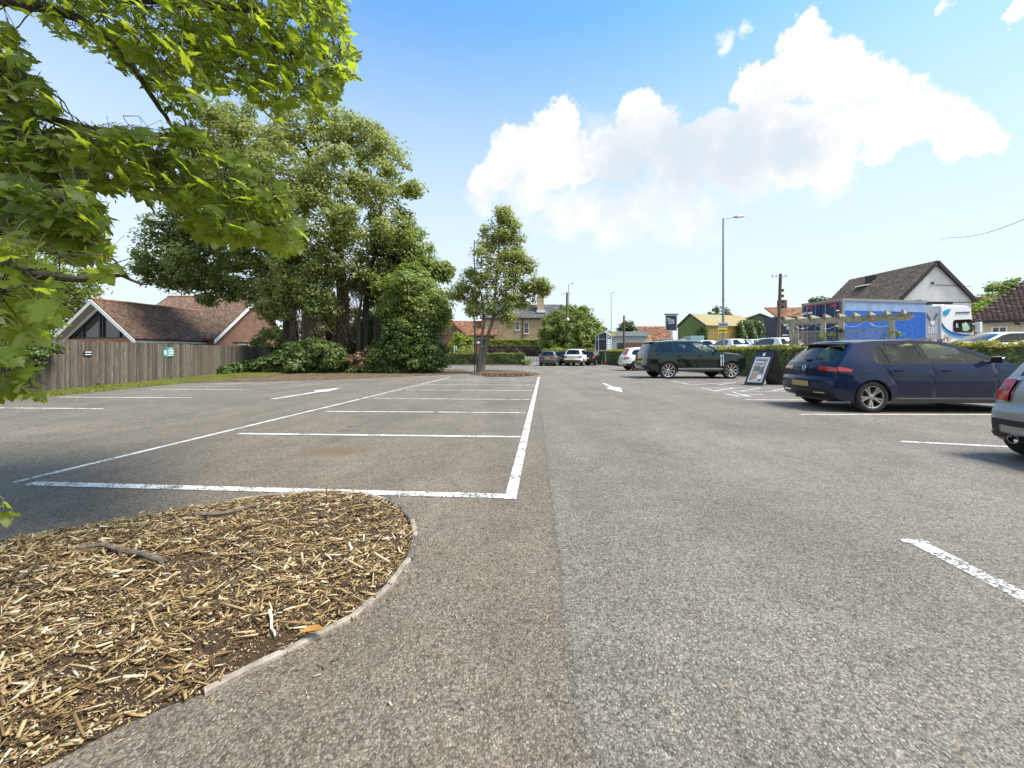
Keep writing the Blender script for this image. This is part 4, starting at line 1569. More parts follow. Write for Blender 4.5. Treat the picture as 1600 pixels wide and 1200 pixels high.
# white rendered house behind the lorry
wh = gable_house('white_house', 'white rendered house with a steep brown roof behind the blue lorry', 'house', (34.1, 32.0, 0), (0, 1, 0), 3.15, 5.45, 8.62, 7.9,
                 MAT['render_white'], MAT['tile_brown'], MAT['tile_brown'], 0.22, 0.19, 0.22, MAT['gutter'])
mb = MB()
mb.bbox((33.35, 36.7, 7.5), (33.85, 37.5, 8.42))
mb.build('roof_vent', MAT['dark_metal'], wh, world=True)
mb = MB()
mb.bbox((32.75, 36.6, 7.5), (33.2, 37.9, 7.62))
mb.build('vent_flashing', MAT['upvc'], wh, world=True)
mb = MB()
mb.tube([(33.9, 31.96, 6.75), (37.0, 31.96, 6.6)], 0.02, 5)
mb.tube([(31.2, 31.96, 5.35), (37.0, 31.96, 5.32)], 0.025, 5)
mb.tube([(33.85, 31.93, 6.8), (33.85, 31.93, 6.95)], 0.09, 6)
mb.build('wall_cable', MAT['dark_metal'], wh, world=True)
mb = MB()
mb.bbox((31.35, 30.6, 4.98), (34.0, 32.0, 5.2))
mb.bbox((31.35, 30.6, 5.2), (31.6, 31.9, 5.35))
mb.build('porch_roof', MAT['dark_metal'], wh, world=True)

# cream bungalow at the right edge
def cream_bungalow():
    a = R(-50)
    t = thing('cream_bungalow', 'cream rendered bungalow with a brown hipped roof at the right edge', 'house', (28.6, 24.4, 0), a)
    M = PM[t.name]
    W_ = lambda x, y, z: M @ Vector((x, y, z))
    mb = MB()
    mb.bbox((0, 0, 0), (9, 6, 3.3))
    mb.build('wall', MAT['render_cream'], t)
    e = 3.2
    A_, B_, C_, D_ = W_(-.45, -.45, e), W_(9.4, -.45, e), W_(9.4, 6.45, e), W_(-.45, 6.45, e)
    r0, r1 = W_(3.0, 3.0, 6.9), W_(6.4, 3.0, 6.9)
    for q in ((A_, B_, r1, r0), (D_, A_, r0, r0), (C_, D_, r0, r1), (B_, C_, r1, r1)):
        mb = MB()
        mb.face(list(q[:3] if (q[2] - q[3]).length < 1e-6 else q))
        mb.build('roof', MAT['tile_plum'], t, world=True)
        roof_tiles('roof_tiles', t, q[0], q[1], q[2], q[3], 0.20, 0.15, MAT['tile_plum'], 0.008)
    mb = MB()
    for p, q in ((A_, B_), (A_, D_)):
        mb.bar(p - Vector((0, 0, 0.09)), q - Vector((0, 0, 0.09)), 0.08, 0.16)
    mb.build('gutter', MAT['gutter'], t, world=True)
    mb = MB()
    mb.tube([(1.3, 1.0, 3.9), (1.3, 1.0, 5.0)], 0.04, 8)
    mb.build('flue', MAT['gutter'], t)
    window(t, W_(0.86, 0, 2.3), 0.62, 1.05, M.to_3x3() @ Vector((0, -1, 0)), bars=(1, 1))
    mb = MB()
    mb.tube([(1.45, -0.05, 2.95), (1.6, -0.25, 2.9)], 0.05, 6)
    mb.build('wall_lamp', MAT['gutter'], t)


cream_bungalow()


# green tin barns
def tin_material(name, c0, c1, rust, amt):
    m, T, b = newmat(name)
    tc = T.add('ShaderNodeTexCoord')
    n, _ = T.noise(tc.outputs['Object'], 0.8, 5, 0.65)
    mp = T.add('ShaderNodeMapping', Vector=tc.outputs['Object'], Scale=(1, 1, 0.12))
    g, _ = T.noise(mp.outputs[0], 2.4, 4, 0.6)
    col = T.ramp(g, [(0.3, c0), (0.7, c1)])
    col = T.mix(T.math('MULTIPLY', T.sstep(n, 0.5 - amt * 0.2, 0.72 - amt * 0.2), 0.85), col, rust)
    T.l.new(col, b.inputs['Base Color'])
    b.inputs['Roughness'].default_value = 0.7
    return m


MAT['tin_green'] = tin_material('tin_green', (0.13, 0.20, 0.055), (0.19, 0.27, 0.085), (0.15, 0.19, 0.07), 0.2)
MAT['tin_yellow'] = tin_material('tin_yellow', (0.24, 0.24, 0.08), (0.33, 0.28, 0.09), (0.36, 0.22, 0.05), 0.7)
MAT['tin_roof'] = tin_material('tin_roof', (0.27, 0.28, 0.14), (0.36, 0.34, 0.18), (0.40, 0.25, 0.10), 0.6)
MAT['tin_olive'] = tin_material('tin_olive', (0.17, 0.18, 0.075), (0.22, 0.22, 0.10), (0.20, 0.18, 0.08), 0.3)


def corrug(parent, q00, q10, q11, q01, pitch, amp, name, mat):
    """corrugated sheet over a bilinear quad, ribs running 00->01"""
    q00, q10, q11, q01 = (Vector(p) for p in (q00, q10, q11, q01))
    n_ = (q10 - q00).cross(q01 - q00).normalized()
    n = int((q10 - q00).length / pitch) * 2
    mb = MB()
    V = []
    for i in range(n + 1):
        t = i / n
        o = n_ * (amp if i % 2 else -amp)
        V += [q00.lerp(q10, t) + o, q01.lerp(q11, t) + o]
    F = [(2 * i, 2 * i + 2, 2 * i + 3, 2 * i + 1) for i in range(n)]
    mb.raw(V, F)
    return mb.build(name, mat, parent, world=True, fix=False)


def barn(label, L_, N_, R_, he, ha, walls, rooff, zt=0.0):
    L_, N_, R_ = Vector(L_), Vector(N_), Vector(R_)
    Q = L_ + R_ - N_
    Z = Vector((0, 0, 1))
    t = thing('tin_barn', label, 'barn', tuple(N_), 0)
    ml, mr = (L_ + N_) / 2 + Z * ha, (Q + R_) / 2 + Z * ha
    mm = (L_ + N_) / 2
    # gable in two corrugated halves with a raking top, long wall, roof
    for a, b, nm in ((L_, mm, 'gable_wall'), (mm, N_, 'gable_wall')):
        ta = he if a is L_ else ha
        tb = ha if b is mm else he
        corrug(t, a, b, b + Z * (tb - 0.05), a + Z * (ta - 0.05), 0.30, 0.03, nm, walls[0])
    corrug(t, N_, R_, R_ + Z * he, N_ + Z * he, 0.30, 0.03, 'long_wall', walls[1])
    corrug(t, Q, L_, L_ + Z * he, Q + Z * he, 0.5, 0.03, 'rear_wall', walls[1])
    corrug(t, R_, Q, Q + Z * he, R_ + Z * he, 0.5, 0.03, 'end_wall', walls[0])
    o = (R_ - N_).normalized() * 0.25
    s = (N_ - L_).normalized() * 0.25
    corrug(t, N_ + s - o + Z * he, R_ + s + o + Z * he, mr + o, ml - o, 0.30, 0.03, 'roof_sheet', rooff)
    corrug(t, Q - s + o + Z * he, L_ - s - o + Z * he, ml - o, mr + o, 0.5, 0.03, 'roof_sheet', rooff)
    mb = MB()
    mb.bar(ml - o - Z * 0.02, N_ + s - o + Z * (he - 0.02), 0.08, 0.16)
    mb.bar(ml - o - Z * 0.02, L_ - s - o + Z * (he - 0.02), 0.08, 0.16)
    mb.build('verge', MAT['frame_dark'], t, world=True)
    return t, (L_, N_, R_, Q)


b1, bc = barn('green corrugated barn with a rusty roof and ivy on its walls beyond the forecourt', (26.3, 63, 0), (28.3, 58, 0), (37.4, 61, 0), 5.3, 7.25,
              (MAT['tin_green'], MAT['tin_yellow']), MAT['tin_roof'])
b2, bc2 = barn('olive green barn gable with a cream door right of the ivy clad barn', (44.0, 76, 0), (49.9, 74.6, 0), (52.9, 86, 0), 7.3, 8.75,
               (MAT['tin_olive'], MAT['tin_olive']), MAT['tin_olive'])
mb = MB()
mb.bbox((46.1, 75.0, 0), (47.3, 75.4, 6.0))
mb.build('cream_door', MAT['render_cream'], b2, world=True)


def leaf_patch(name, label, cat, a, b, z0, z1, n, leaf, mat, thick=0.35, group=None):
    """climbing ivy over a wall from a to b"""
    a, b = np.array((*a, 0.0)), np.array((*b, 0.0))
    d = b - a
    nn = nrm(np.array([d[1], -d[0], 0]))
    u, v = rng.random(n), rng.random(n)
    z = z0 + (z1 - z0) * v - 0.35 * (np.abs(u - 0.5) * 2) ** 3 * v
    off = thick * rng.random(n) * (0.7 + 0.3 * np.sin(u * 14 + v * 9))
    P = a + d * u[:, None] + nn * off[:, None] + np.stack([0 * z, 0 * z, z], 1)
    N = nrm(nn + np.array([0, 0, 0.4]) + rng.normal(0, 0.4, (n, 3)))
    V, F = leaf_cards(P, N, randunit(n) + np.array([0, 0, -0.6]), leaf * rng.uniform(0.7, 1.3, n), 0.8)
    o = np_obj(name, V, F, mat, loc=(a[0], a[1], 0))
    return tag(o, label, cat, group)


n1 = (bc[1] + (bc[2] - bc[1]) * 0.0)
leaf_patch('wall_ivy', 'dark ivy hanging on the near corner of the green barn', 'ivy', (27.7, 59.2), (28.6, 57.85), 0, 5.0, 1500, 0.32, MAT['leaf_ivy'], 0.5)
leaf_patch('wall_ivy', 'square block of bright topped ivy on the long wall of the green barn', 'ivy', (33.6, 59.4), (38.0, 60.9), 0, 6.2, 4200, 0.32, MAT['leaf_ivy'], 1.1)

# yellow stock brick house with slate roof and chimney
sb = gable_house('brick_house', 'yellow brick house with a grey slate roof and chimney behind the small tree', 'house', (-5.2, 72.0, 0), (1, 0, 0), 4.2, 7.3, 10.0, 14.2,
                 MAT['brick_stock'], MAT['slate'], MAT['slate'], 0.4, 0.3, 0.3)
mb = MB()
mb.bbox((4.5, 69.6, 8.0), (5.6, 70.8, 11.6))
mb.bbox((4.42, 69.52, 11.2), (5.68, 70.88, 11.4))
ch = mb.build('chimney', MAT['brick_stock'], sb, world=True)
PM[ch.name] = PM[sb.name]
mb = MB()
for x in (4.75, 5.1, 5.4):
    mb.tube([(x, 70.2, 11.6), (x, 70.2, 12.0)], 0.12, 8)
mb.build('chimney_pot', MAT['ridge_tile'], ch, world=True)
mb = MB()
mb.bbox((4.3, 68.9, 8.3), (5.8, 69.5, 8.75))
mb.build('flashing', MAT['upvc'], sb, world=True)
yw = 68.1
window(sb, (0.95, yw, 5.9), 0.75, 1.45, (0, -1, 0), bars=(0, 1))
window(sb, (2.45, yw, 5.55), 0.85, 1.95, (0, -1, 0), bars=(0, 1))
mb = MB()
mb.tube([(1.8, yw - 0.1, 0), (1.8, yw - 0.1, 7.1)], 0.06, 6)
mb.bar((-5.5, yw - 0.3, 7.15), (9.2, yw - 0.3, 7.15), 0.14, 0.14)
mb.build('drainpipe', MAT['gutter'], sb, world=True)
# red brick house with two gables, left of the small tree
rb = gable_house('brick_house', 'red brick gabled house with white boarding between the ivy bush and the tree', 'house', (-10.9, 66.0, 0), (0, 1, 0), 3.1, 4.6, 7.3, 7.0,
                 MAT['brick_red'], MAT['tile_orange'], MAT['tile_orange'], 0.5, 0.34, 0.25, MAT['tile_orange'])
slab(rb, ((-9.2, 66.6, 4.3), (-2.6, 66.6, 4.3), (-2.6, 70, 6.9), (-10.6, 70, 6.9)), 0.2, 'roof', MAT['tile_orange'])
roof_tiles('roof_tiles', rb, (-9.2, 66.6, 4.32), (-2.6, 66.6, 4.32), (-2.6, 70, 6.92), (-10.6, 70, 6.92), 0.4, 0.32, MAT['tile_orange'])
mb = MB()
mb.bbox((-8.4, 66.9, 0), (-3.0, 72, 4.4))
mb.build('wall', MAT['brick_red'], rb, world=True)
mb = MB()
mb.face([(-9.35, 65.9, 2.6), (-8.5, 65.9, 2.6), (-8.7, 65.9, 4.3), (-9.1, 65.9, 5.0), (-9.3, 65.9, 3.6)])
mb.build('white_boarding', MAT['upvc'], rb, world=True)
mb = MB()
mb.tube([(-11.7, 65.9, 0), (-11.7, 65.9, 4.8)], 0.09, 6)
mb.tube([(-11.7, 65.9, 4.2), (-10.7, 65.9, 4.2)], 0.07, 6)
mb.build('drainpipe', MAT['gutter'], rb, world=True)
window(rb, (-6.8, 66.9, 3.0), 1.3, 1.3, (0, -1, 0), bars=(1, 0))
window(rb, (-5.0, 66.9, 3.1), 1.5, 1.3, (0, -1, 0), bars=(1, 0))
gar = thing('flat_garage', 'small brick outbuilding with a white flat roof behind the clipped hedge', 'outbuilding', (-6.6, 60, 0), 0)
mb = MB()
mb.bbox((-8.0, 60, 0), (-4.9, 63, 2.7))
mb.build('wall', MAT['brick_orange'], gar, world=True)
mb = MB()
mb.bbox((-8.3, 59.8, 2.7), (-4.7, 63.2, 3.0))
mb.build('flat_roof', MAT['upvc'], gar, world=True)
ys = thing('yellow_sign', 'yellow board on posts just left of the white gate posts', 'sign', (-9.7, 48, 0), 0)
mb = MB()
mb.bbox((-8.3, 48, 1.25), (-7.35, 48.05, 1.95))
MAT['sign_yellow'] = plain('sign_yellow', (0.72, 0.52, 0.05), 0.5)
mb.build('panel', MAT['sign_yellow'], ys, world=True)
mb = MB()
mb.tube([(-8.1, 48.08, 0), (-8.1, 48.08, 1.95)], 0.04, 6)
mb.tube([(-7.5, 48.08, 0), (-7.5, 48.08, 1.95)], 0.04, 6)
mb.build('post', MAT['upvc'], ys, world=True)
mb = MB()
mb.bbox((-8.15, 47.98, 1.55), (-7.55, 47.995, 1.68))
mb.build('print', MAT['notice_black'], ys, world=True)
for x, lb in ((-7.0, 'white gate post right beside the yellow board'), (-6.75, 'white gate post nearer the brick outbuilding')):
    mb = MB()
    mb.bbox((x - 0.06, 48.0, 0), (x + 0.06, 48.12, 2.05))
    mb.bbox((x - 0.08, 47.98, 2.05), (x + 0.08, 48.14, 2.12))
    tag(mb.build('gate_post', MAT['white_paint'], loc=(x, 48.06, 0)), lb, 'post', 'white gate posts')

# low shops and roofs in the distance
sh = thing('low_shop', 'low grey flat roofed shop behind the directory board', 'shop', (17, 78, 0), 0)
mb = MB()
mb.bbox((18.0, 78, 0), (26.5, 86, 4.6))
MAT['panel_grey'] = plain('panel_grey', (0.36, 0.40, 0.42), 0.6)
mb.build('wall', MAT['panel_grey'], sh, world=True)
mb = MB()
mb.bbox((17.8, 77.8, 4.6), (26.7, 86, 5.5))
mb.build('flat_roof', MAT['panel_grey'], sh, world=True)
mb = MB()
mb.bbox((18.2, 77.7, 4.5), (20.2, 77.8, 5.1))
mb.build('fascia_board', MAT['sign_yellow'], sh, world=True)
for x in (19.0, 21.3, 23.2, 25.0):
    window(sh, (x, 78, 2.4), 1.2, 1.7, (0, -1, 0), ('frame_dark', 'pane'), bars=(1, 0), sill=False)
gable_house('far_house', 'house with a pale orange roof far behind the pub sign post', 'house', (33.0, 104, 0), (1, 0, 0), 4, 4.6, 8.2, 7.5, MAT['render_cream'], MAT['tile_orange'], MAT['tile_orange'], 0.6, 0.45)
gable_house('far_house', 'low brown roofed house far left of the pub sign', 'house', (27.5, 98, 0), (1, 0.2, 0), 3.6, 3.6, 6.4, 6.0, MAT['render_cream'], MAT['tile_orange'], MAT['tile_orange'], 0.6, 0.45)
mb = MB()
mb.bbox((17.2, 60, 0), (23.0, 60.3, 2.85))
tag(mb.build('brick_wall', MAT['brick_red'], loc=(20, 60, 0)), 'low red brick boundary wall beyond the hedge', 'wall')
mb = MB()
mb.bbox((24.4, 55.5, 0), (32, 55.8, 2.75))
tag(mb.build('brick_wall', MAT['brick_red'], loc=(28, 55.6, 0)), 'dark red brick wall behind the forecourt cars', 'wall')
# shop with navy fascia
ns = thing('navy_shop', 'shop with navy upper wall, orange roof and white ground floor', 'shop', (41, 62, 0), 0)
mb = MB()
mb.bbox((40.6, 62, 0), (50, 70, 3.4))
mb.build('ground_floor', MAT['render_white'], ns, world=True)
mb = MB()
mb.bbox((41.0, 61.7, 3.4), (50.4, 70, 6.9))
mb.build('upper_wall', MAT['navy'], ns, world=True)
slab(ns, ((40.8, 61.4, 6.9), (50.6, 61.4, 6.9), (48.4, 65.8, 8.8), (41.8, 65.8, 8.8)), 0.15, 'roof', MAT['tile_orange'])
roof_tiles('roof_tiles', ns, (40.8, 61.4, 6.92), (50.6, 61.4, 6.92), (48.4, 65.8, 8.82), (41.8, 65.8, 8.82), 0.5, 0.4, MAT['tile_orange'])
mb = MB()
mb.bbox((44.2, 65.2, 8.4), (45.2, 66.2, 10.0))
mb.build('chimney', MAT['brick_red'], ns, world=True)
for x in (41.5, 43.6, 46.2):
    window(ns, (x, 62, 2.2), 1.3, 1.6, (0, -1, 0), ('frame_dark', 'pane'), bars=(0, 0), sill=False)
mb = MB()
for (x0, x1, z0, z1) in ((42.2, 42.7, 5.45, 5.9), (42.8, 43.3, 5.55, 5.9), (43.4, 44.0, 5.5, 6.05), (44.05, 44.8, 5.6, 5.95), (42.0, 42.9, 3.95, 4.15), (43.2, 44.7, 4.0, 4.2),
                         (45.2, 46.6, 4.15, 4.3)):
    mb.bbox((x0, 61.63, z0), (x1, 61.68, z1))
mb.build('fascia_print', MAT['upvc'], ns, world=True)
for x in (45.9,):
    window(ns, (x, 61.7, 5.8), 0.55, 1.0, (0, -1, 0), bars=(0, 1), sill=False)

mb = MB()
mb.bbox((37.2, 61.2, 0), (40.2, 64, 3.1))
kb = thing('site_cabin', 'white site cabin with two dark windows left of the navy shop', 'cabin', (38, 61, 0), 0)
mb.build('body', MAT['white_paint'], kb, world=True)
for x in (38.2, 39.4):
    window(kb, (x, 61.2, 2.3), 0.7, 0.7, (0, -1, 0), ('frame_dark', 'pane'), bars=(0, 0), sill=False)
ct = thing('shipping_container', 'pale teal metal container in front of the green barn gable', 'container', (24.3, 53, 0), 0)
MAT['teal_tin'] = plain('teal_tin', (0.27, 0.42, 0.42), 0.6, var=0.08)
mb = MB()
mb.bbox((23.6, 52.5, 0), (25.4, 55, 3.55))
mb.build('body', MAT['teal_tin'], ct, world=True)
corrug(ct, (23.6, 52.46, 0.2), (25.4, 52.46, 0.2), (25.4, 52.46, 3.5), (23.6, 52.46, 3.5), 0.2, 0.02, 'corrugated_side', MAT['teal_tin'])
for i, (x, w, h, m, lb) in enumerate(((20.4, 0.9, 3.2, 'timber_old', 'stack of grey pallets left of the teal container'), (21.6, 0.8, 3.0, 'brick_orange', 'orange crate stack second left of the teal container'),
                                      (22.6, 0.8, 3.15, 'pale_wood', 'pale crate stack right beside the teal container'))):
    mb = MB()
    for k in range(7):
        mb.bbox((x, 53, 0.02 + k * h / 7), (x + w, 54, (k + 0.55) * h / 7))
        for q in (0.0, 0.45, 0.9):
            mb.bbox((x + q * (w - 0.1), 53.02, (k + 0.55) * h / 7), (x + q * (w - 0.1) + 0.1, 53.98, (k + 1) * h / 7 + 0.02))
    tag(mb.build('pallet_stack', MAT[m], loc=(x, 53.5, 0)), lb, 'pallets')

# raised forecourt behind the hedge
MAT['concrete'] = plain('concrete', (0.30, 0.29, 0.27), 0.9, var=0.12, vscale=1.5)


def fc_z(Y):
    return 0.70 + 0.015 * (Y - 17)


fc = [(18.6, 4), (17.3, 12.2), (14.6, 18.5), (13.6, 24), (12.2, 46), (12.2, 54), (60, 54), (60, 4)]
mb = MB()
mb.raw([(x, y, fc_z(y)) for x, y in fc] + [(x, y, -0.04) for x, y in fc], [tuple(range(8))] + [(i, (i + 1) % 8, 8 + (i + 1) % 8, 8 + i) for i in range(8)])
tag(mb.build('forecourt', MAT['concrete']), kind='structure')

# ================================================================== HEDGES
hedge('boundary_hedge', 'long clipped hedge with yellow tips along the right side of the car park', [(10.6, 46.5), (11.9, 34), (13.5, 20.5), (14.2, 17.2), (16.5, 12.2), (17.9, 6.5)],
      0.55, 1.52, 300, 0.105, MAT['leaf_hedge'], sides=(1.2, 0.15), topmat=MAT['leaf_hedge_top'])
hedge('boundary_hedge', 'hedge with yellow tips behind the directory board and the white SUV', [(3.6, 46.3), (10.4, 46.9)], 0.5, 1.66, 260, 0.13, MAT['leaf_hedge'], sides=(0.3, 1),
      topmat=MAT['leaf_hedge_top'])
hedge('clipped_hedge', 'low clipped dark hedge crossing behind the small tree', [(-8.4, 40.2), (1.25, 40.0)], 0.5, 1.2, 330, 0.10, MAT['leaf_hedge_dark'], sides=(0.2, 1), topmat=MAT['leaf_clip_top'])
hedge('copper_hedge', 'tall dark brown hedge behind the low clipped hedge', [(-3.5, 60), (6.8, 60)], 0.6, 2.3, 150, 0.2, MAT['leaf_copper'], sides=(0.1, 1))
hedge('golden_hedge', 'bright yellow green hedge on top of the dark brown hedge', [(-3.6, 63), (5.6, 63)], 0.8, 3.3, 120, 0.24, MAT['leaf_bright'], sides=(0.1, 1))
mb = MB()
mb.bbox((-8.6, 39.25, 0.0), (1.1, 39.4, 0.09))
tag(mb.build('hedge_kerb', MAT['concrete']), kind='structure')


def puff(px, py, r, Y, k=(1, 1, 1)):
    c = PT(px, py, Y)
    rr = r / FPX * Y
    return (tuple(c), (rr * k[0], rr * k[1], rr * k[2]))


# ================================================================== TREES
YT = 27.5
cr = [(400, 225, 62, 1), (465, 200, 46, -0.5), (520, 195, 40, 0.4), (566, 215, 40, 0.6), (604, 252, 36, 0), (632, 290, 18, 0), (585, 285, 45, -1), (520, 275, 55, -1.5), (450, 275, 62, -1.5),
      (385, 300, 60, -0.6), (355, 245, 45, 1), (430, 345, 58, -2.2), (500, 350, 60, -2), (565, 350, 52, -1.4), (612, 345, 36, -0.6), (535, 410, 44, -1.8), (470, 415, 40, -2),
      (345, 190, 38, 1), (330, 330, 40, 1.0)]
tree('sycamore_tree', 'tallest tree with a broad crown and an ivy wrapped trunk', (PT(533, 552, YT).x, YT, 0),
     [puff(a, b, r * 0.88, YT + dy) for a, b, r, dy in cr],
     [([(PT(533, 552, YT).x, YT, 0), PT(536, 470, YT), PT(528, 380, YT), PT(505, 290, YT), PT(470, 215, YT)], 0.55, 0.10),
      ([(PT(566, 552, YT + .4).x, YT + .4, 0), PT(572, 470, YT + .4), PT(584, 400, YT + .4), PT(600, 300, YT)], 0.30, 0.07)],
     MAT['leaf_syc'], MAT['bark_dark'], per_m3=3.1, per_clump=48, clump_r=0.60, leaf=0.235, limbs=17, lo=0.35)
cr = [(262, 392, 42, 1.5), (300, 358, 42, 1.6), (240, 430, 26, 1.6), (320, 410, 50, 1.0), (385, 395, 46, 0), (350, 450, 34, 1.6), (410, 440, 40, 0.2), (280, 440, 26, 2), (296, 340, 30, 2)]
tree('chestnut_tree', 'dark spreading tree reaching left over the bungalow roof', (PT(462, 552, 28.2).x, 28.2, 0),
     [puff(a, b, r, 28 + dy, (1, 1, 0.8)) for a, b, r, dy in cr],
     [([(PT(452, 552, 28.2).x, 28.2, 0), PT(452, 500, 28.2), PT(440, 440, 28.2), PT(400, 400, 28.4), PT(330, 395, 29)], 0.55, 0.12)],
     MAT['leaf_syc_dark'], MAT['bark_dark'], per_m3=4.4, per_clump=50, clump_r=0.60, leaf=0.24, limbs=9, lo=0.3)
cr = [(462, 440, 34, 0), (445, 462, 30, 0.2), (490, 455, 32, -0.2), (430, 478, 24, 0.4), (500, 478, 26, 0), (465, 420, 20, 0.2)]
tree('pollard_tree', 'rounded yellowish tree on thick stems in front of the tallest trunk', (PT(478, 552, 26).x, 26, 0),
     [puff(a, b, r, 26 + dy) for a, b, r, dy in cr],
     [([(PT(480, 552, 26).x, 26, 0), PT(482, 505, 26), PT(478, 455, 26.2)], 0.55, 0.3),
      ([(PT(462, 552, 26.3).x, 26.3, 0), PT(458, 505, 26.3), PT(452, 460, 26.3)], 0.35, 0.2)],
     MAT['leaf_syc'], MAT['bark_dark'], per_m3=9, per_clump=52, clump_r=0.5, leaf=0.22, limbs=6, lo=0.5)
cr = [(640, 402, 38, 1.5), (668, 425, 26, 1.5), (612, 400, 34, 1.2), (688, 425, 12, 1.8), (600, 445, 34, 0.8), (575, 440, 30, 1.2), (630, 365, 26, 1.5)]
tree('field_maple', 'multi stemmed tree with open branches right of the tallest tree', (PT(596, 552, 27).x, 27, 0),
     [puff(a, b, r, 27 + dy) for a, b, r, dy in cr],
     [([(PT(590, 552, 27).x, 27, 0), PT(588, 500, 27), PT(600, 440, 27), PT(630, 390, 28)], 0.26, 0.07), ([(PT(604, 552, 27.4).x, 27.4, 0), PT(600, 500, 27.4), PT(575, 430, 28)], 0.2, 0.06),
      ([(PT(560, 552, 26.6).x, 26.6, 0), PT(561, 490, 26.6), PT(570, 430, 27)], 0.16, 0.05)],
     MAT['leaf_lime'], MAT['bark_dark'], per_m3=6.5, per_clump=50, clump_r=0.52, leaf=0.23, limbs=7, lo=0.3)
cr = [(645, 455, 34, 0), (668, 470, 30, 0.2), (622, 478, 32, 0.2), (655, 490, 36, -0.3), (690, 482, 16, 0.3), (684, 505, 14, 0.3), (640, 430, 18, 0.4)]
tree('elder_bush', 'bright green bushy top rising above the ivy mound', (PT(650, 552, 25.6).x, 25.6, 0),
     [puff(a, b, r, 25.6 + dy) for a, b, r, dy in cr],
     [([(PT(650, 552, 25.8).x, 25.8, 0), PT(648, 500, 25.8), PT(645, 455, 25.8)], 0.16, 0.05)],
     MAT['leaf_lime'], MAT['bark_dark'], per_m3=10, per_clump=48, clump_r=0.42, leaf=0.21, limbs=5, lo=0.5, cat='bush')
# hanging dead ivy stems on the trunks
tv = MB()
for i in range(330):
    px = random.choice((random.gauss(533, 5), random.gauss(548, 10), random.gauss(482, 12)))
    Y = YT - 0.75 if px > 510 else 25.3
    y0 = random.uniform(395, 520)
    y1 = min(552, y0 + random.uniform(15, 60))
    if px < 510:
        y0 = random.uniform(470, 515)
        y1 = y0 + random.uniform(12, 40)
    a = PT(px, y0, Y)
    b = PT(px + random.gauss(0, 6), y1, Y - 0.1)
    tv.tube(wander(a, b, 7, 0.11), 0.014, 4, cap=False)
o = tv.build('dead_ivy', MAT['twig_dead'], loc=(PT(533, 552, YT).x, YT - 0.8, 0))
tag(o, 'tangle of dead brown ivy stems hanging down the trunks', 'dead ivy', kind='stuff')


def bush(name, label, puffs, mat, leaf, per_m3=9, per_clump=40, clump_r=0.3, cat='bush', group=None, lo=0.6):
    c, r = puffs[0]
    t = thing(name, label, cat, (c[0], c[1], 0), 0, group)
    if leaf > 0.1:
        puffs = puffs + satellites(puffs, 2)
    P, N, Tp, C = clumped_leaves(puffs, per_m3, per_clump, clump_r, leaf, 0.5, lo)
    k = P[:, 2] > 0.02
    P, N, Tp = P[k], N[k], Tp[k]
    V, F = leaf_cards(P, N, Tp, leaf * rng.uniform(0.7, 1.3, len(P)), 0.75)
    np_obj('foliage', V, F, mat, t)
    mb = MB()
    for c, r in puffs:
        for k in range(5):
            e = Vector(c) + Vector((random.uniform(-.6, .6) * r[0], random.uniform(-.6, .6) * r[1], random.uniform(-.2, .6) * r[2]))
            mb.tube(wander((c[0] + random.uniform(-.2, .2), c[1], max(0, c[2] - r[2])), e, 3, 0.05), [0.035, 0.025, 0.018, 0.01], 5, cap=False)
    o = mb.build('stem', MAT['bark_dark'], t, world=True)
    o['kind'] = 'stuff'
    return t


YB = 24.9
bush('ivy_mound', 'large rounded mound of glossy dark ivy left of the small tree', [puff(640, 525, 36, YB), (puff(615, 548, 30, YB)), puff(665, 545, 30, YB), puff(625, 520, 30, YB + .4), puff(655, 515, 30, YB + .4),
      puff(600, 560, 22, YB), puff(640, 562, 26, YB - 0.3), puff(676, 562, 20, YB - 0.1), puff(655, 568, 18, YB - .3), puff(615, 566, 18, YB - .3)], MAT['leaf_ivy'], 0.15, 16, 44, 0.34)
bush('laurel_bush', 'dark laurel bush at the foot of the thick stems beside the fence end', [puff(478, 558, 26, 25), puff(450, 560, 24, 25.3), puff(505, 560, 22, 25), puff(430, 568, 16, 25), puff(465, 570, 18, 24.4),
      puff(490, 543, 18, 25.4), puff(420, 572, 12, 24.8), puff(412, 566, 10, 26)], MAT['leaf_hedge_dark'], 0.21, 13, 40, 0.36)
bush('laurel_bush', 'smaller dark bush left of the dead brown bracken', [puff(528, 565, 18, 24.8), puff(515, 572, 12, 24.4), puff(540, 570, 13, 24.6), puff(522, 550, 14, 25.6)], MAT['leaf_hedge_dark'], 0.18, 16, 40, 0.3)
MAT['bracken'] = leafmat('dead_bracken', (0.12, 0.07, 0.04), (0.24, 0.15, 0.085), (0.30, 0.20, 0.11), 0.2, (0.4, 0.25, 0.12))
bush('dead_bracken', 'patch of dead brown bracken between the bush and the ivy mound', [puff(568, 562, 15, 24.9), puff(583, 560, 14, 25), puff(553, 566, 10, 24.8)], MAT['bracken'], 0.17, 22, 36, 0.3, 'bracken')
bush('ground_ivy', 'low fringe of ivy creeping at the foot of the dead bracken', [puff(575, 577, 7, 24.3), puff(550, 578, 6, 24.2), puff(596, 578, 7, 24.2), puff(610, 579, 6, 24.0)], MAT['leaf_ivy'], 0.12, 40, 30, 0.2)
bush('fence_creeper', 'dark creeper climbing the far end of the timber fence', [puff(385, 570, 9, 25.0, (1.2, .4, 1)), puff(370, 575, 7, 24.0, (1.2, .4, 1)), puff(400, 570, 9, 25.6, (1, .4, 1)), puff(352, 578, 5, 22.8, (1.2, .4, 1))], MAT['leaf_ivy'], 0.13, 26, 36, 0.28)
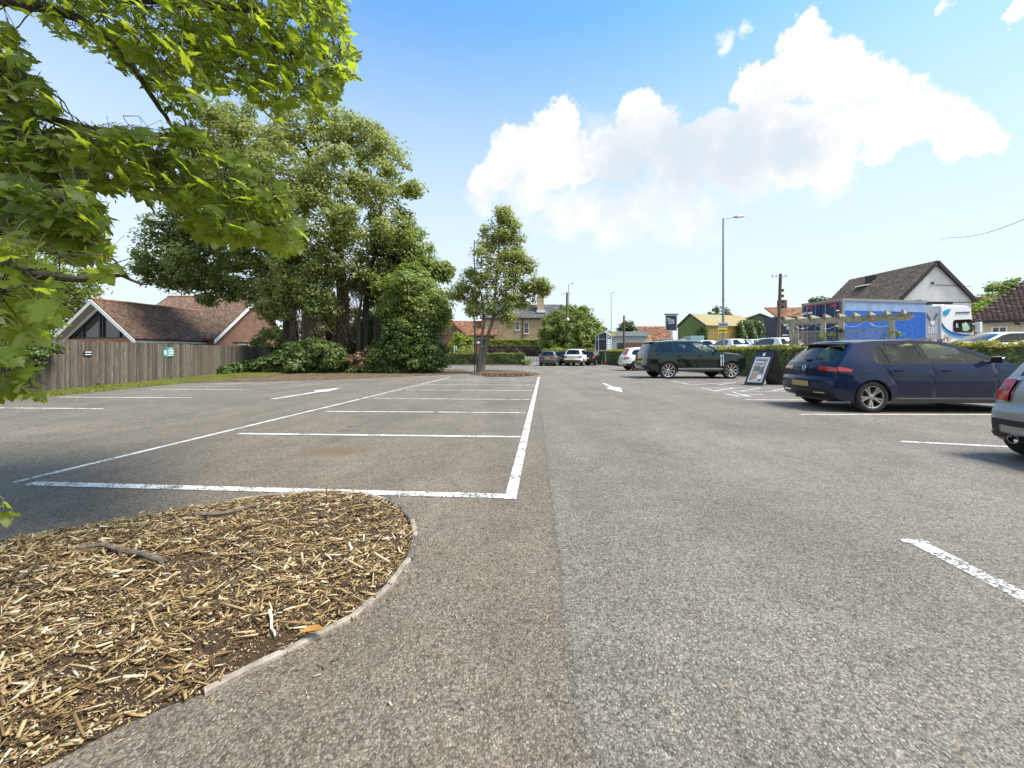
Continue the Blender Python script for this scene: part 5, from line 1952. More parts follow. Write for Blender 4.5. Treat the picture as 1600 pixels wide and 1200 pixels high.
bush('fence_ivy', 'clump of dark ivy draped over the near end of the fence top', [puff(62, 545, 26, 11.9, (1, .5, 1)), puff(40, 560, 24, 11.5, (1, .5, 1)), puff(90, 541, 14, 12.4, (1, .5, .8)), puff(20, 550, 24, 11.0, (1, .5, 1))], MAT['leaf_ivy'], 0.085, 60, 40, 0.2)
bush('understorey', 'dim green undergrowth filling the space behind the big trunks', [puff(430, 540, 30, 31), puff(475, 535, 34, 31.5), puff(520, 540, 30, 31), puff(560, 530, 34, 31.5), puff(600, 530, 36, 31), puff(580, 500, 26, 32), puff(510, 510, 26, 32), puff(545, 505, 24, 32), puff(625, 505, 26, 31)], MAT['leaf_syc_dark'], 0.24, 5, 46, 0.5)
# flowering weed on the verge
fl = bush('flowering_weed', 'yellow flowering weed at the foot of the fence', [puff(154, 600, 5.5, 13.9)], MAT['leaf_bright'], 0.06, 260, 30, 0.09, 'weed')
# trees left behind the fence
cr = [(70, 445, 45, 0), (110, 430, 30, 0), (30, 470, 50, 0), (120, 470, 26, 0.5), (60, 400, 34, 1), (0, 430, 45, 0), (85, 490, 36, 0), (20, 520, 40, 0), (-40, 470, 50, 0)]
tree('garden_tree', 'yellow green tree in the garden behind the left end of the fence', (PT(60, 552, 30).x, 36, 0), [puff(a, b, r, 36 + dy) for a, b, r, dy in cr],
     [([(PT(60, 552, 36).x, 36, 0), PT(55, 500, 36), PT(60, 430, 36)], 0.3, 0.1)], MAT['leaf_lime'], MAT['bark_grey'], per_m3=2.4, per_clump=44, clump_r=0.6, leaf=0.26, limbs=5, lo=0.4)

# small tree on the island
YS = 24.2
cr = [(785, 350, 22, 0), (770, 372, 24, 0.2), (800, 372, 22, 0), (765, 400, 28, -0.3), (800, 402, 28, 0.2), (822, 405, 16, 0), (815, 436, 26, 0.2), (840, 448, 16, 0), (775, 435, 30, -0.4),
      (745, 430, 20, 0.2), (735, 452, 24, 0.3), (717, 452, 16, 0), (760, 465, 24, -0.5), (800, 470, 24, -0.2), (825, 466, 16, 0.2), (850, 455, 8, 0.1), (745, 488, 14, -0.4), (790, 500, 14, -0.3),
      (788, 338, 13, 0)]
bx = PT(752, 552, YS).x
tree('small_maple', 'small multi stemmed tree standing on the island at the end of the bays', (bx, YS, 0), [puff(a, b, r * 0.9, YS + dy) for a, b, r, dy in cr],
     [([(PT(753, 552, YS).x, YS, 0.0), PT(757, 545, YS), PT(770, 500, YS), PT(776, 440, YS), PT(782, 350, YS)], 0.17, 0.04),
      ([(PT(749, 552, YS).x, YS - 0.05, 0.0), PT(751, 545, YS - .05), PT(757, 500, YS - .1), PT(752, 460, YS - .2), PT(742, 430, YS)], 0.13, 0.035),
      ([(PT(746, 552, YS).x, YS + .1, 0.0), PT(744, 545, YS + .1), PT(741, 500, YS + .1), PT(738, 450, YS + .2)], 0.09, 0.03),
      ([PT(772, 495, YS), PT(795, 470, YS + .1), PT(835, 462, YS + .1)], 0.07, 0.03)],
     MAT['leaf_syc'], MAT['bark_grey'], per_m3=8.5, per_clump=34, clump_r=0.40, leaf=0.17, limbs=18, lo=0.2, up=0.7)
mb = MB()
mb.tube([(PT(741, 552, YS).x, YS + 0.25, 0), PT(741, 375, YS + 0.25)], 0.028, 7)
tag(mb.build('tree_stake', MAT['dark_metal'], loc=(PT(741, 552, YS).x, YS + .25, 0)), 'thin dark stake standing up through the left of the small tree', 'stake')
# island mulch
isl = [G(*p) for p in ((733, 585), (760, 588.5), (800, 589), (836, 587), (842, 584.5), (815, 582), (775, 580.5), (745, 581))]
mb = MB()
c = sum(isl, Vector()) / len(isl)
rings = [[c + (p - c) * k + Vector((0, 0, z)) for p in isl] for k, z in ((1, 0.008), (0.75, 0.09), (0.4, 0.13))]
for r0, r1 in zip(rings, rings[1:]):
    for i in range(8):
        mb.face([r0[i], r0[(i + 1) % 8], r1[(i + 1) % 8], r1[i]])
mb.face(rings[-1])
tag(mb.build('tree_island', MAT['mulch_soil'], smooth=True), kind='structure')
n = 5000
iA = np.array([(p.x, p.y) for p in isl])
Q = np.stack([rng.uniform(iA[:, 0].min() - .3, iA[:, 0].max() + .3, n), rng.uniform(iA[:, 1].min() - .4, iA[:, 1].max() + .4, n)], 1)
d, ins = poly_dist(Q, iA)
sel = ins | (rng.random(n) < np.exp(-d / 0.15) * 0.3)
Q, d, ins = Q[sel], d[sel], ins[sel]
zz = np.where(ins, np.minimum(d / 0.6, 1) * 0.11, 0)
V, F = np_boxes(np.concatenate([Q, (zz + 0.02)[:, None]], 1), *(randunit(len(Q)) * np.array([1, 1, .4]) * k for k in (0.05, 0.018, 0.012)))
MAT['chips_far'] = islandmat('island_mulch', [(0, (0.08, 0.05, 0.03)), (0.5, (0.19, 0.125, 0.07)), (1, (0.36, 0.27, 0.17))], 0.85)
tag(np_obj('island_mulch', V, F, MAT['chips_far']), 'brown bark mulch round the foot of the small tree', 'mulch', kind='stuff')

# round tree by the pole, background trees
cr = [(893, 512, 30, 0), (870, 520, 26, 0.5), (918, 515, 24, 0), (885, 494, 18, 0), (912, 496, 16, 0.5), (930, 525, 16, 0), (858, 532, 18, 0), (905, 535, 24, -1), (880, 540, 22, -1), (925, 540, 14, 0), (860, 500, 12, 1)]
tree('cherry_tree', 'round dark green tree with a light rim beside the wooden pole', (PT(893, 552, 56).x, 56, 0), [puff(a, b, r, 56 + dy) for a, b, r, dy in cr],
     [([(PT(893, 552, 56).x, 56, 0), PT(893, 520, 56), PT(893, 500, 56)], 0.25, 0.1)], MAT['leaf_lime'], MAT['bark_dark'], per_m3=2.4, per_clump=40, clump_r=0.65, leaf=0.34, limbs=4, lo=0.55)
for (px, py, r, Y, lb) in ((932, 518, 12, 95, 'small round tree far behind the directory board'), (944, 520, 9, 98, 'second far tree just left of the thin lamp post'),
                           (980, 508, 9, 90, 'thin far tree beside the short wooden pole'), (1125, 490, 12, 95, 'tree top showing over the ridge of the green barn'),
                           (1282, 470, 8, 60, 'small tree top showing above the blue lorry'), (1560, 466, 26, 52, 'bushy green tree between the white house and the bungalow')):
    m = MAT['leaf_far'] if px < 1500 else MAT['leaf_lime']
    tree('far_tree', lb, (PT(px, 552, Y).x, Y, 0), [puff(px, py, r, Y), puff(px - r * 0.7, py + r * 0.4, r * 0.75, Y), puff(px + r * 0.7, py + r * 0.5, r * 0.7, Y), puff(px, py + r * .9, r * .8, Y)],
         [([(PT(px, 552, Y).x, Y, 0), PT(px, py + r * 0.5, Y)], 0.2, 0.1)], m, MAT['bark_dark'], per_m3=2.2, per_clump=26, clump_r=0.6, leaf=0.42, limbs=3, twigs=False, lo=0.4)
tree('golden_shrub', 'golden leaved shrub right of the white lorry cab', (PT(1545, 552, 34).x, 36, 0), [puff(1540, 486, 16, 36), puff(1556, 480, 16, 36), puff(1548, 500, 18, 36), puff(1535, 505, 14, 36)],
     [([(PT(1545, 552, 36).x, 36, 0), PT(1545, 500, 36)], 0.12, 0.06)], MAT['leaf_bright'], MAT['bark_dark'], per_m3=3, per_clump=36, clump_r=0.5, leaf=0.28, limbs=3, twigs=False, cat='shrub')
mb = MB()
c = PT(1541, 470, 48)
mb.bbox((c.x - 1.1, 47.5, 0), (c.x + 1.1, 49, c.z + 0.4))
mb.bbox((c.x - 1.2, 47.4, c.z + 0.15), (c.x + 1.2, 49.1, c.z + 0.3))
tag(mb.build('brick_chimney', MAT['brick_red'], loc=(c.x, 48, 0)), 'dark red brick chimney stack among the trees left of the bungalow', 'chimney')
bush('pergola_climber', 'climbing plant growing in the left trellis bay of the pergola', [puff(1285, 535, 12, 18.6, (1, .35, 1)), puff(1300, 528, 9, 18.4, (1, .35, 1)), puff(1270, 545, 9, 18.8, (1, .35, 1))], MAT['leaf_hedge'], 0.07, 60, 26, 0.2, 'climber')
bush('variegated_shrub', 'leafy shrub with yellow tips at the right foot of the pergola', [puff(1395, 530, 13, 17.2), puff(1412, 534, 11, 17.2), puff(1380, 537, 10, 17.3)], MAT['leaf_clip_top'], 0.10, 40, 30, 0.22, 'shrub')
bush('dry_shrub', 'thin brownish shrub in front of the lorry cab', [puff(1455, 535, 10, 17.0), puff(1470, 533, 9, 17.0), puff(1440, 538, 8, 17)], MAT['bracken'], 0.08, 24, 22, 0.22, 'shrub')
bush('hedge_shrub', 'light green shrub between the grey hatchback and the white SUV', [puff(868, 552, 10, 43), puff(858, 560, 9, 42.5), puff(876, 558, 9, 42.5)], MAT['leaf_bright'], 0.16, 20, 30, 0.3, 'shrub')
bush('hedge_shrub', 'low round shrub at the end of the clipped hedge beside the picket fence', [puff(824, 567, 7, 39.5)], MAT['leaf_hedge'], 0.14, 20, 30, 0.25, 'shrub')
bush('garden_shrub', 'clipped yellow green dome in front of the red brick house', [puff(718, 535, 14, 55), puff(725, 540, 13, 55), puff(706, 543, 10, 55)], MAT['leaf_bright'], 0.25, 8, 36, 0.45, 'shrub')
bush('garden_shrub', 'low green garden shrub between the gate posts and the outbuilding', [puff(722, 549, 8, 47), puff(735, 550, 7, 47)], MAT['leaf_hedge'], 0.18, 16, 30, 0.3, 'shrub')

# ================================================================== CARS
def catmull(P, k):
    """upsample a list of tuples (any dim)"""
    P = np.array(P, float)
    n = len(P)
    out = []
    for i in range(n - 1):
        p0, p1, p2, p3 = P[max(i - 1, 0)], P[i], P[i + 1], P[min(i + 2, n - 1)]
        for j in range(k):
            t = j / k
            m1, m2 = (p2 - p0) * 0.35, (p3 - p1) * 0.35
            out.append((2 * t**3 - 3 * t**2 + 1) * p1 + (t**3 - 2 * t**2 + t) * m1 + (-2 * t**3 + 3 * t**2) * p2 + (t**3 - t**2) * m2)
    out.append(P[-1])
    return np.array(out)


def pip(p, poly):
    x, y = p
    c = False
    n = len(poly)
    for i in range(n):
        x1, y1 = poly[i]
        x2, y2 = poly[(i + 1) % n]
        if (y1 > y) != (y2 > y) and x < (x2 - x1) * (y - y1) / (y2 - y1) + x1:
            c = not c
    return c


def inset(poly, d):
    n = len(poly)
    area = sum(poly[i][0] * poly[(i + 1) % n][1] - poly[(i + 1) % n][0] * poly[i][1] for i in range(n))
    s = 1 if area > 0 else -1
    out = []
    for i in range(n):
        p0, p1, p2 = Vector(poly[i - 1]), Vector(poly[i]), Vector(poly[(i + 1) % n])
        a, b = (p1 - p0).normalized(), (p2 - p1).normalized()
        na, nb = Vector((-a.y, a.x)) * s, Vector((-b.y, b.x)) * s
        m = (na + nb)
        m = m / max(0.35, m.dot(na) if m.length else 1)
        out.append(tuple(p1 + m * d))
    return out


UP = 4


class CarShape:
    def __init__(s, P):
        s.P = P
        sx = P['sx']
        s.W = P['W'] / 2
        rows = P['rows']
        s.names = [r[0] for r in rows]
        A = catmull([(r[1] * sx, r[2], r[3] * sx, r[4]) for r in rows], UP)
        s.A = A
        s.L = A[:, 2].max()
        s.zb = P['belt']
        s.wheels = [x * sx for x in P['wheels']]
        s.rw = P['rw']
        s.sill = P['sill']

    def idx(s, name):
        return s.names.index(name) * UP

    def y(s, x, z):
        P = s.P
        zm = P.get('zm', 0.62)
        W = s.W
        if z < zm:
            y = W - 0.085 * ((zm - z) / zm) ** 2
        elif z < s.zb:
            y = W - P.get('shoulder', 0.05) * ((z - zm) / (s.zb - zm)) ** 2
        else:
            y = W - P.get('shoulder', 0.05) - P['tumble'] * (z - s.zb)
        # flared arches
        for xw in s.wheels:
            d = math.hypot(x - xw, z - s.rw)
            y += P.get('flare', 0.018) * math.exp(-((d - s.rw * 1.12) / 0.10) ** 2) * (1 if z < s.zb else 0)
        # shoulder crease
        y += 0.012 * math.exp(-((z - P.get('crease', 0.78)) / 0.035) ** 2)
        xr, xf = P.get('xr', 0.6), s.L - P.get('xf', 0.9)
        if x < xr:
            y *= 1 - P.get('tr', 0.10) * ((xr - x) / xr) ** 2
        if x > xf:
            y *= 1 - P.get('tf', 0.15) * ((x - xf) / (s.L - xf)) ** 2
        return y

    def top(s, i, v):
        """i: float row index, v in -1..1"""
        i = min(max(i, 0), len(s.A) - 1.001)
        k = int(i)
        f = i - k
        r = s.A[k] * (1 - f) + s.A[k + 1] * f
        w = s.y(r[0], r[1])
        c = 1 - abs(v) ** s.P.get('pw', 2.6)
        return Vector((r[0] + (r[2] - r[0]) * c, v * w, r[1] + (r[3] - r[1]) * c))

    def topn(s, i, v):
        e = 0.05
        a, b = s.top(i + e, v), s.top(i - e, v)
        c, d = s.top(i, min(1, v + e)), s.top(i, max(-1, v - e))
        return (a - b).cross(c - d).normalized()

    def patch(s, i0, i1, v0, v1, ni=None, nv=12, off=0.0, mb=None, thick=None):
        mb = mb or MB()
        ni = ni or max(1, int(round(i1 - i0)))
        V = []
        for a in range(ni + 1):
            for b in range(nv + 1):
                i, v = i0 + (i1 - i0) * a / ni, v0 + (v1 - v0) * b / nv
                p = s.top(i, v)
                if off:
                    p = p + s.topn(i, v) * off
                V.append(p)
        F = [(a * (nv + 1) + b, (a + 1) * (nv + 1) + b, (a + 1) * (nv + 1) + b + 1, a * (nv + 1) + b + 1) for a in range(ni) for b in range(nv)]
        mb.raw(V, F)
        return mb

    def side3(s, x, z, sg, off=0.0):
        return Vector((x, sg * (s.y(x, z) + off), z))

    def spatch(s, poly, off, mb=None, both=True, step=0.08):
        """polygon on the body side"""
        mb = mb or MB()
        V, F = tri_poly(poly, step)
        for sg in ((1, -1) if both is True else (both,)):
            mb.raw([s.side3(x, z, sg, off) for x, z in V], [f[::-1] if sg > 0 else f for f in F])
        return mb


def tri_poly(poly, step, holes=(), lines=()):
    pts = [Vector(p) for p in poly]
    edges = [(i, (i + 1) % len(poly)) for i in range(len(poly))]
    for h in holes:
        b = len(pts)
        pts += [Vector(p) for p in h]
        edges += [(b + i, b + (i + 1) % len(h)) for i in range(len(h))]
    for l in lines:
        b = len(pts)
        pts += [Vector(p) for p in l]
        edges += [(b + i, b + i + 1) for i in range(len(l) - 1)]
    xs, ys = [p[0] for p in poly], [p[1] for p in poly]
    x = min(xs) + step / 2
    while x < max(xs):
        y = min(ys) + step / 2
        while y < max(ys):
            if pip((x, y), poly):
                pts.append(Vector((x, y)))
            y += step
        x += step
    r = geometry.delaunay_2d_cdt(pts, edges, [], 0, 1e-6)
    V = [tuple(v) for v in r[0]]
    F = []
    for f in r[2]:
        c = (sum(V[i][0] for i in f) / 3, sum(V[i][1] for i in f) / 3)
        if pip(c, poly):
            a, b, d = (V[i] for i in f)
            if (b[0] - a[0]) * (d[1] - a[1]) - (b[1] - a[1]) * (d[0] - a[0]) < 0:
                f = f[::-1]
            F.append(tuple(f))
    return V, F


def seam_x(line, z):
    if z >= line[0][1]:
        return line[0][0]
    for (x0, z0), (x1, z1) in zip(line, line[1:]):
        if z1 <= z <= z0:
            return x0 + (x1 - x0) * (z0 - z) / max(1e-6, z0 - z1)
    return line[-1][0]


def wheel_meshes(P):
    rw, w = P['rw'], P.get('tw', 0.215)
    t = MB()
    h = w / 2
    rr = P.get('rim', 0.66) * rw
    prof = [(rr, -h * 0.9), (rr * 1.05, -h), (rw * 0.90, -h * 1.02), (rw * 0.97, -h * 0.86), (rw, -h * 0.6), (rw, h * 0.6), (rw * 0.97, h * 0.86), (rw * 0.90, h * 1.02), (rr * 1.05, h), (rr, h * 0.9)]
    t.lathe(prof, n=40)
    d = MB()
    # barrel, outer face is +Y
    d.lathe([(rr * 1.0, h * 0.92), (rr * 0.95, h * 0.80), (rr * 0.90, h * 0.3), (rr * 0.88, -h * 0.8)], n=32)
    hub = MB()
    hub.lathe([(0.0, h * 0.74), (0.045, h * 0.74), (0.062, h * 0.66), (0.07, h * 0.4)], n=20)
    hub.lathe([(rr * 1.0, h * 0.93), (rr * 0.945, h * 0.86), (rr * 0.93, h * 0.7)], n=40)
    n = P['spokes']
    tw = P.get('twin', 0.0)
    for k in range(n):
        for sgn in ((-1, 1) if tw else (0,)):
            a0 = 2 * math.pi * k / n + sgn * tw * 0.55
            a1 = 2 * math.pi * k / n + sgn * tw
            w0, w1 = P.get('sw', (0.05, 0.07))
            p0 = Vector((math.cos(a0), 0, math.sin(a0))) * 0.05
            p1 = Vector((math.cos(a1), 0, math.sin(a1))) * rr * 0.96
            dd = (p1 - p0).normalized()
            q = Vector((-dd.z, 0, dd.x))
            y0, y1 = h * 0.64, h * 0.84
            V = []
            for p, ww, yy in ((p0, w0, y0), (p1, w1, y1)):
                V += [p - q * ww / 2 + Vector((0, yy - 0.05, 0)), p + q * ww / 2 + Vector((0, yy - 0.05, 0)), p + q * ww * 0.36 + Vector((0, yy, 0)), p - q * ww * 0.36 + Vector((0, yy, 0))]
            hub.raw(V, [(0, 1, 2, 3), (7, 6, 5, 4), (0, 4, 5, 1), (1, 5, 6, 2), (2, 6, 7, 3), (3, 7, 4, 0)])
    br = MB()
    br.lathe([(0.0, h * 0.1), (rr * 0.72, h * 0.1), (rr * 0.72, h * 0.0)], n=28)
    br.lathe([(0.0, -h * 0.75), (rr * 0.9, -h * 0.75)], n=28)
    return t, d, hub, br


def build_car(P, name, label, loc, yaw, paint, cat='car', group=None, detail=2):
    s = CarShape(P)
    t = thing(name, label, cat, loc, yaw, group)
    A, L, W = s.A, s.L, s.W
    glass = MAT[P.get('glass', 'glass_dark')]
    trim = MAT[P.get('trim', 'gloss_black')]
    clad = P.get('clad', 0.0)
    # ---------------- side panels from the side view
    ra = s.rw * P.get('arch', 1.13)
    z0 = s.sill
    poly = [(a[0], a[1]) for a in A]
    bot = []
    for xw in reversed(s.wheels):
        a0 = math.asin(max(-1, min(1, (z0 - s.rw) / ra)))
        for k in range(17):
            an = a0 + (math.pi - 2 * a0) * k / 16
            bot.append((xw + ra * math.cos(an), s.rw + ra * math.sin(an)))
    poly += bot
    sx = P['sx']
    dlo = [(x * sx, z) for x, z in P['dlo']]
    dli = inset(dlo, P.get('frame', 0.022))
    seams = [[(x * sx, z) for x, z in l] for l in P['seams']]       # rear edge, middle, front edge of the doors
    bands = [tuple(v * sx for v in b) for b in P['pillars']]         # (xbottom, xtop, halfwidth)
    g = 0.0045
    lines = []
    for l in seams:
        lines.append([(x - g, z) for x, z in l])
        lines.append([(x + g, z) for x, z in l])
    zs = [p[1] for p in dli]
    zlo, zhi = min(zs) - 0.02, max(zs) + 0.02
    for xb, xt, hw in bands:
        for q in (-hw, hw):
            lines.append([(xb + q, zlo), (xt + q, zhi)])
    sl = z0 + P.get('sillh', 0.09)
    lines.append([(s.wheels[0], sl), (s.wheels[1], sl)])
    if clad:
        lines.append([(0, clad), (L, clad)])
    V, F = tri_poly(poly, 0.085, holes=[dlo, dli], lines=lines)
    keys = {}
    nd = len(seams)
    for f in F:
        cx, cz = sum(V[i][0] for i in f) / 3, sum(V[i][1] for i in f) / 3
        if pip((cx, cz), dlo):
            k = 'window_trim'
            if pip((cx, cz), dli):
                tt = (cz - zlo) / (zhi - zlo)
                k = None
                gi = 0
                for xb, xt, hw in bands:
                    xm = xb + (xt - xb) * tt
                    if abs(cx - xm) < hw:
                        k = 'window_trim'
                    elif cx > xm:
                        gi += 1
                k = k or 'side_window%d' % gi
        else:
            zone = 0
            gap = False
            ztop = seams[0][0][1]
            for l in seams:
                xs_ = seam_x(l, cz)
                if l[-1][1] <= cz <= l[0][1] and abs(cx - xs_) < g:
                    gap = True
                if cx > xs_:
                    zone += 1
            if gap:
                continue
            if s.wheels[0] < cx < s.wheels[1] and cz < sl:
                k = 'sill'
            elif clad and cz < clad:
                k = 'lower_cladding'
            else:
                if cz > s.zb + 0.02 and zone in (1, nd - 1):
                    zone = 0 if zone == 1 and cx < dlo[0][0] + 0.4 else zone
                k = ['rear_wing'] + ['rear_door', 'front_door'][2 - (nd - 1):] + ['front_wing']
                k = k[zone] if cz < s.zb + 0.02 or zone == 0 else 'roof_side'
        keys.setdefault(k, []).append(f)
    made = {}
    for k, fs in keys.items():
        mat = paint
        nm = k
        off = 0.0
        if k.startswith('side_window'):
            gi = int(k[11:])
            nm, mat, off = 'side_window', MAT[P['glasses'][gi]] if 'glasses' in P else glass, -0.012
        elif k == 'window_trim':
            mat, off = trim, -0.004
        elif k in ('sill', 'lower_cladding'):
            mat = MAT['black_plastic'] if clad else MAT['sill_dark'] if P.get('dark_sill') else paint
        for sg in (1, -1):
            used = sorted({i for f in fs for i in f})
            mp = {i: j for j, i in enumerate(used)}
            mb = MB()
            mb.raw([s.side3(V[i][0], V[i][1], sg, off) for i in used], [tuple(mp[i] for i in (f if sg < 0 else f[::-1])) for f in fs])
            made[(k, sg)] = mb.build(nm, mat, t, smooth=True, fix=False, sharp=None)
    # ---------------- top strips
    gv = P.get('gv', 0.86)

    def strip(nm, a, b, mat, v0=-1, v1=1, nv=20, off=0.0):
        return s.patch(s.idx(a), s.idx(b), v0, v1, None, nv, off).build(nm, mat, t, smooth=True, fix=False, sharp=None)
    n = s.names
    strip('rear_bumper', n[0], 'tg0', MAT['black_plastic'] if P.get('black_bumper') else paint)
    strip('tailgate', 'tg0', 'tgw', paint)
    iw0, iw1 = s.idx('tgw'), s.idx('rw1')
    pr = P.get('rear_pillar', paint)
    for v0, v1 in ((-1, -gv), (gv, 1)):
        s.patch(iw0, iw1, v0, v1, None, 4).build('rear_pillar', paint if not P.get('black_rear') else trim, t, smooth=True, fix=False, sharp=None)
    s.patch(iw0 + 0.5, iw1 - 0.4, -gv, gv, None, 14, -0.006).build('rear_window', MAT[P.get('rear_glass', P.get('glass', 'glass_dark'))], t, smooth=True, fix=False, sharp=None)
    mb = s.patch(iw0, iw0 + 0.5, -gv, gv, None, 14)
    s.patch(iw1 - 0.4, iw1, -gv, gv, None, 14, mb=mb)
    mb.build('rear_window_frame', trim, t, smooth=True, fix=False, sharp=None)
    strip('roof', 'rw1', 'ws0', MAT[P['roof_mat']] if 'roof_mat' in P else paint)
    iw0, iw1 = s.idx('ws0'), s.idx('ws1')
    for v0, v1 in ((-1, -0.93), (0.93, 1)):
        s.patch(iw0, iw1, v0, v1, None, 3).build('front_pillar', paint, t, smooth=True, fix=False, sharp=None)
    s.patch(iw0, iw1, -0.93, 0.93, None, 14, -0.004).build('windscreen', MAT[P.get('screen', P.get('glass', 'glass_dark'))], t, smooth=True, fix=False, sharp=None)
    strip('bonnet', 'ws1', 'fb0', paint)
    strip('front_bumper', 'fb0', n[-1], paint)
    # ---------------- underside, arch liners, sills
    mb = MB()
    xr_, xf_ = s.wheels
    zt = z0 + 0.16
    mb.bbox((0.25, -W + 0.36, z0 - 0.02), (L - 0.3, W - 0.36, z0 + 0.25))
    mb.bbox((xr_ + ra + 0.02, -W + 0.085, z0 + 0.02), (xf_ - ra - 0.02, W - 0.085, z0 + 0.22))
    mb.bbox((0.22, -W * .8, z0 + 0.06), (xr_ - ra - 0.02, W * .8, z0 + 0.2))
    mb.bbox((xf_ + ra + 0.02, -W * .78, z0 + 0.04), (L - 0.32, W * .78, z0 + 0.2))
    for xw in s.wheels:
        for sg in (1, -1):
            p = []
            for k in range(13):
                an = -0.25 + (math.pi + 0.5) * k / 12
                p.append((xw + ra * 1.01 * math.cos(an), s.rw + ra * 1.01 * math.sin(an)))
            ye, yi = W - 0.05, W - 0.42
            for (x0_, zz0), (x1_, zz1) in zip(p, p[1:]):
                mb.face([(x0_, sg * min(ye, s.y(x0_, max(z0, zz0)) - 0.01), zz0), (x1_, sg * min(ye, s.y(x1_, max(z0, zz1)) - 0.01), zz1), (x1_, sg * yi, zz1), (x0_, sg * yi, zz0)])
            mb.face([(x, sg * yi, z) for x, z in p])
    mb.build('underbody', MAT['black_plastic'], t)
    # ---------------- wheels
    tm, dm, hm, bm_ = wheel_meshes(P)
    first = None
    tr = P.get('track_in', 0.015)
    for xw in s.wheels:
        for sg in (1, -1):
            yy = s.y(xw, s.rw * 2.2) - P.get('tw', 0.215) / 2 - tr
            if first is None:
                w = tm.build('wheel', MAT['rubber'], t, smooth=True, sharp=50)
                dm.build('rim_barrel', MAT['dark_metal'], w, smooth=True)
                hm.build('rim', MAT[P.get('rim_mat', 'alloy')], w, smooth=True, sharp=35)
                bm_.build('brake_disc', MAT['dark_metal'], w)
                first = w
            else:
                w = copy_tree(first, t)
            w.location = (xw, sg * yy, s.rw)
            w.rotation_euler = (0, random.uniform(0, 1.2), 0 if sg > 0 else math.pi)
    # ---------------- lamps
    for pl in P.get('tail_side', []):
        poly2 = [(x * sx, z) for x, z in pl]
        for sg in (1, -1):
            s.spatch(poly2, 0.006, both=sg).build('tail_light', MAT['red_lens'], t, smooth=True, fix=False)
    for (z_a, z_b, v0, v1, mname) in P.get('tail_rear', []):
        for sg in (1, -1):
            i0, i1 = row_at(s, z_a), row_at(s, z_b)
            a, b = (v0, v1) if sg > 0 else (-v1, -v0)
            s.patch(i0, i1, a, b, 4, 6, 0.008).build('tail_light', MAT[mname], t, smooth=True, fix=False)
    for (z_a, z_b, v0, v1) in P.get('head', []):
        for sg in (1, -1):
            i0, i1 = row_at(s, z_a, front=True), row_at(s, z_b, front=True)
            a, b = (v0, v1) if sg > 0 else (-v1, -v0)
            s.patch(min(i0, i1), max(i0, i1), a, b, 4, 8, 0.008).build('headlight', MAT['clear_lens'], t, smooth=True, fix=False)
    if 'plate' in P:
        zc, w2, h2 = P['plate'][:3]
        i = row_at(s, zc)
        c = s.top(i, 0)
        nn = s.topn(i, 0)
        if nn.x > 0:
            nn = -nn
        zx = Vector((0, 1, 0))
        rot = Matrix((nn, zx, nn.cross(zx))).transposed()
        mb = MB()
        mb.box(c + nn * 0.012, (0.012, w2, h2), rot)
        mb.build('number_plate', MAT[P['plate'][3]], t)
    if detail >= 1:
        # door mirrors
        xm, zm = P['mirror'][0] * sx, P['mirror'][1]
        for sg in (1, -1):
            yb = s.y(xm, zm)
            mb = MB()
            mb.tube([(xm, sg * (yb - 0.03), zm), (xm - 0.01, sg * (yb + 0.06), zm + 0.03)], 0.028, 6)
            pr_ = [(0.0, 0.06), (0.07, 0.075), (0.10, 0.02), (0.06, -0.06), (0.0, -0.065)]
            V = []
            for yy, k in ((0.05, 0.85), (0.14, 1.0), (0.22, 0.95), (0.245, 0.6)):
                V += [(xm - 0.03 + x * k, sg * (yb + yy), zm + 0.06 + z * k) for x, z in pr_]
            F = [(r * 5 + j, r * 5 + (j + 1) % 5, (r + 1) * 5 + (j + 1) % 5, (r + 1) * 5 + j) for r in range(3) for j in range(5)]
            F += [(0, 1, 2, 3, 4), (19, 18, 17, 16, 15)]
            mb.raw(V, F)
            mb.build('door_mirror', MAT[P.get('mirror_mat', 'gloss_black')], t, smooth=True)
        for (xh, zh) in P.get('handles', []):
            for sg in (1, -1):
                x0_ = xh * sx
                mb = MB()
                y0_ = s.y(x0_, zh)
                V = []
                for dx, o in ((-0.10, 0.002), (-0.07, 0.036), (0.07, 0.036), (0.10, 0.002)):
                    for dz in (-0.014, 0.014):
                        V.append((x0_ + dx, sg * (s.y(x0_ + dx, zh) + o), zh + dz))
                mb.raw(V, [(0, 2, 3, 1), (2, 4, 5, 3), (4, 6, 7, 5), (0, 6, 4, 2), (1, 3, 5, 7)])
                mb.build('door_handle', paint if not P.get('black_handle') else MAT['gloss_black'], t)
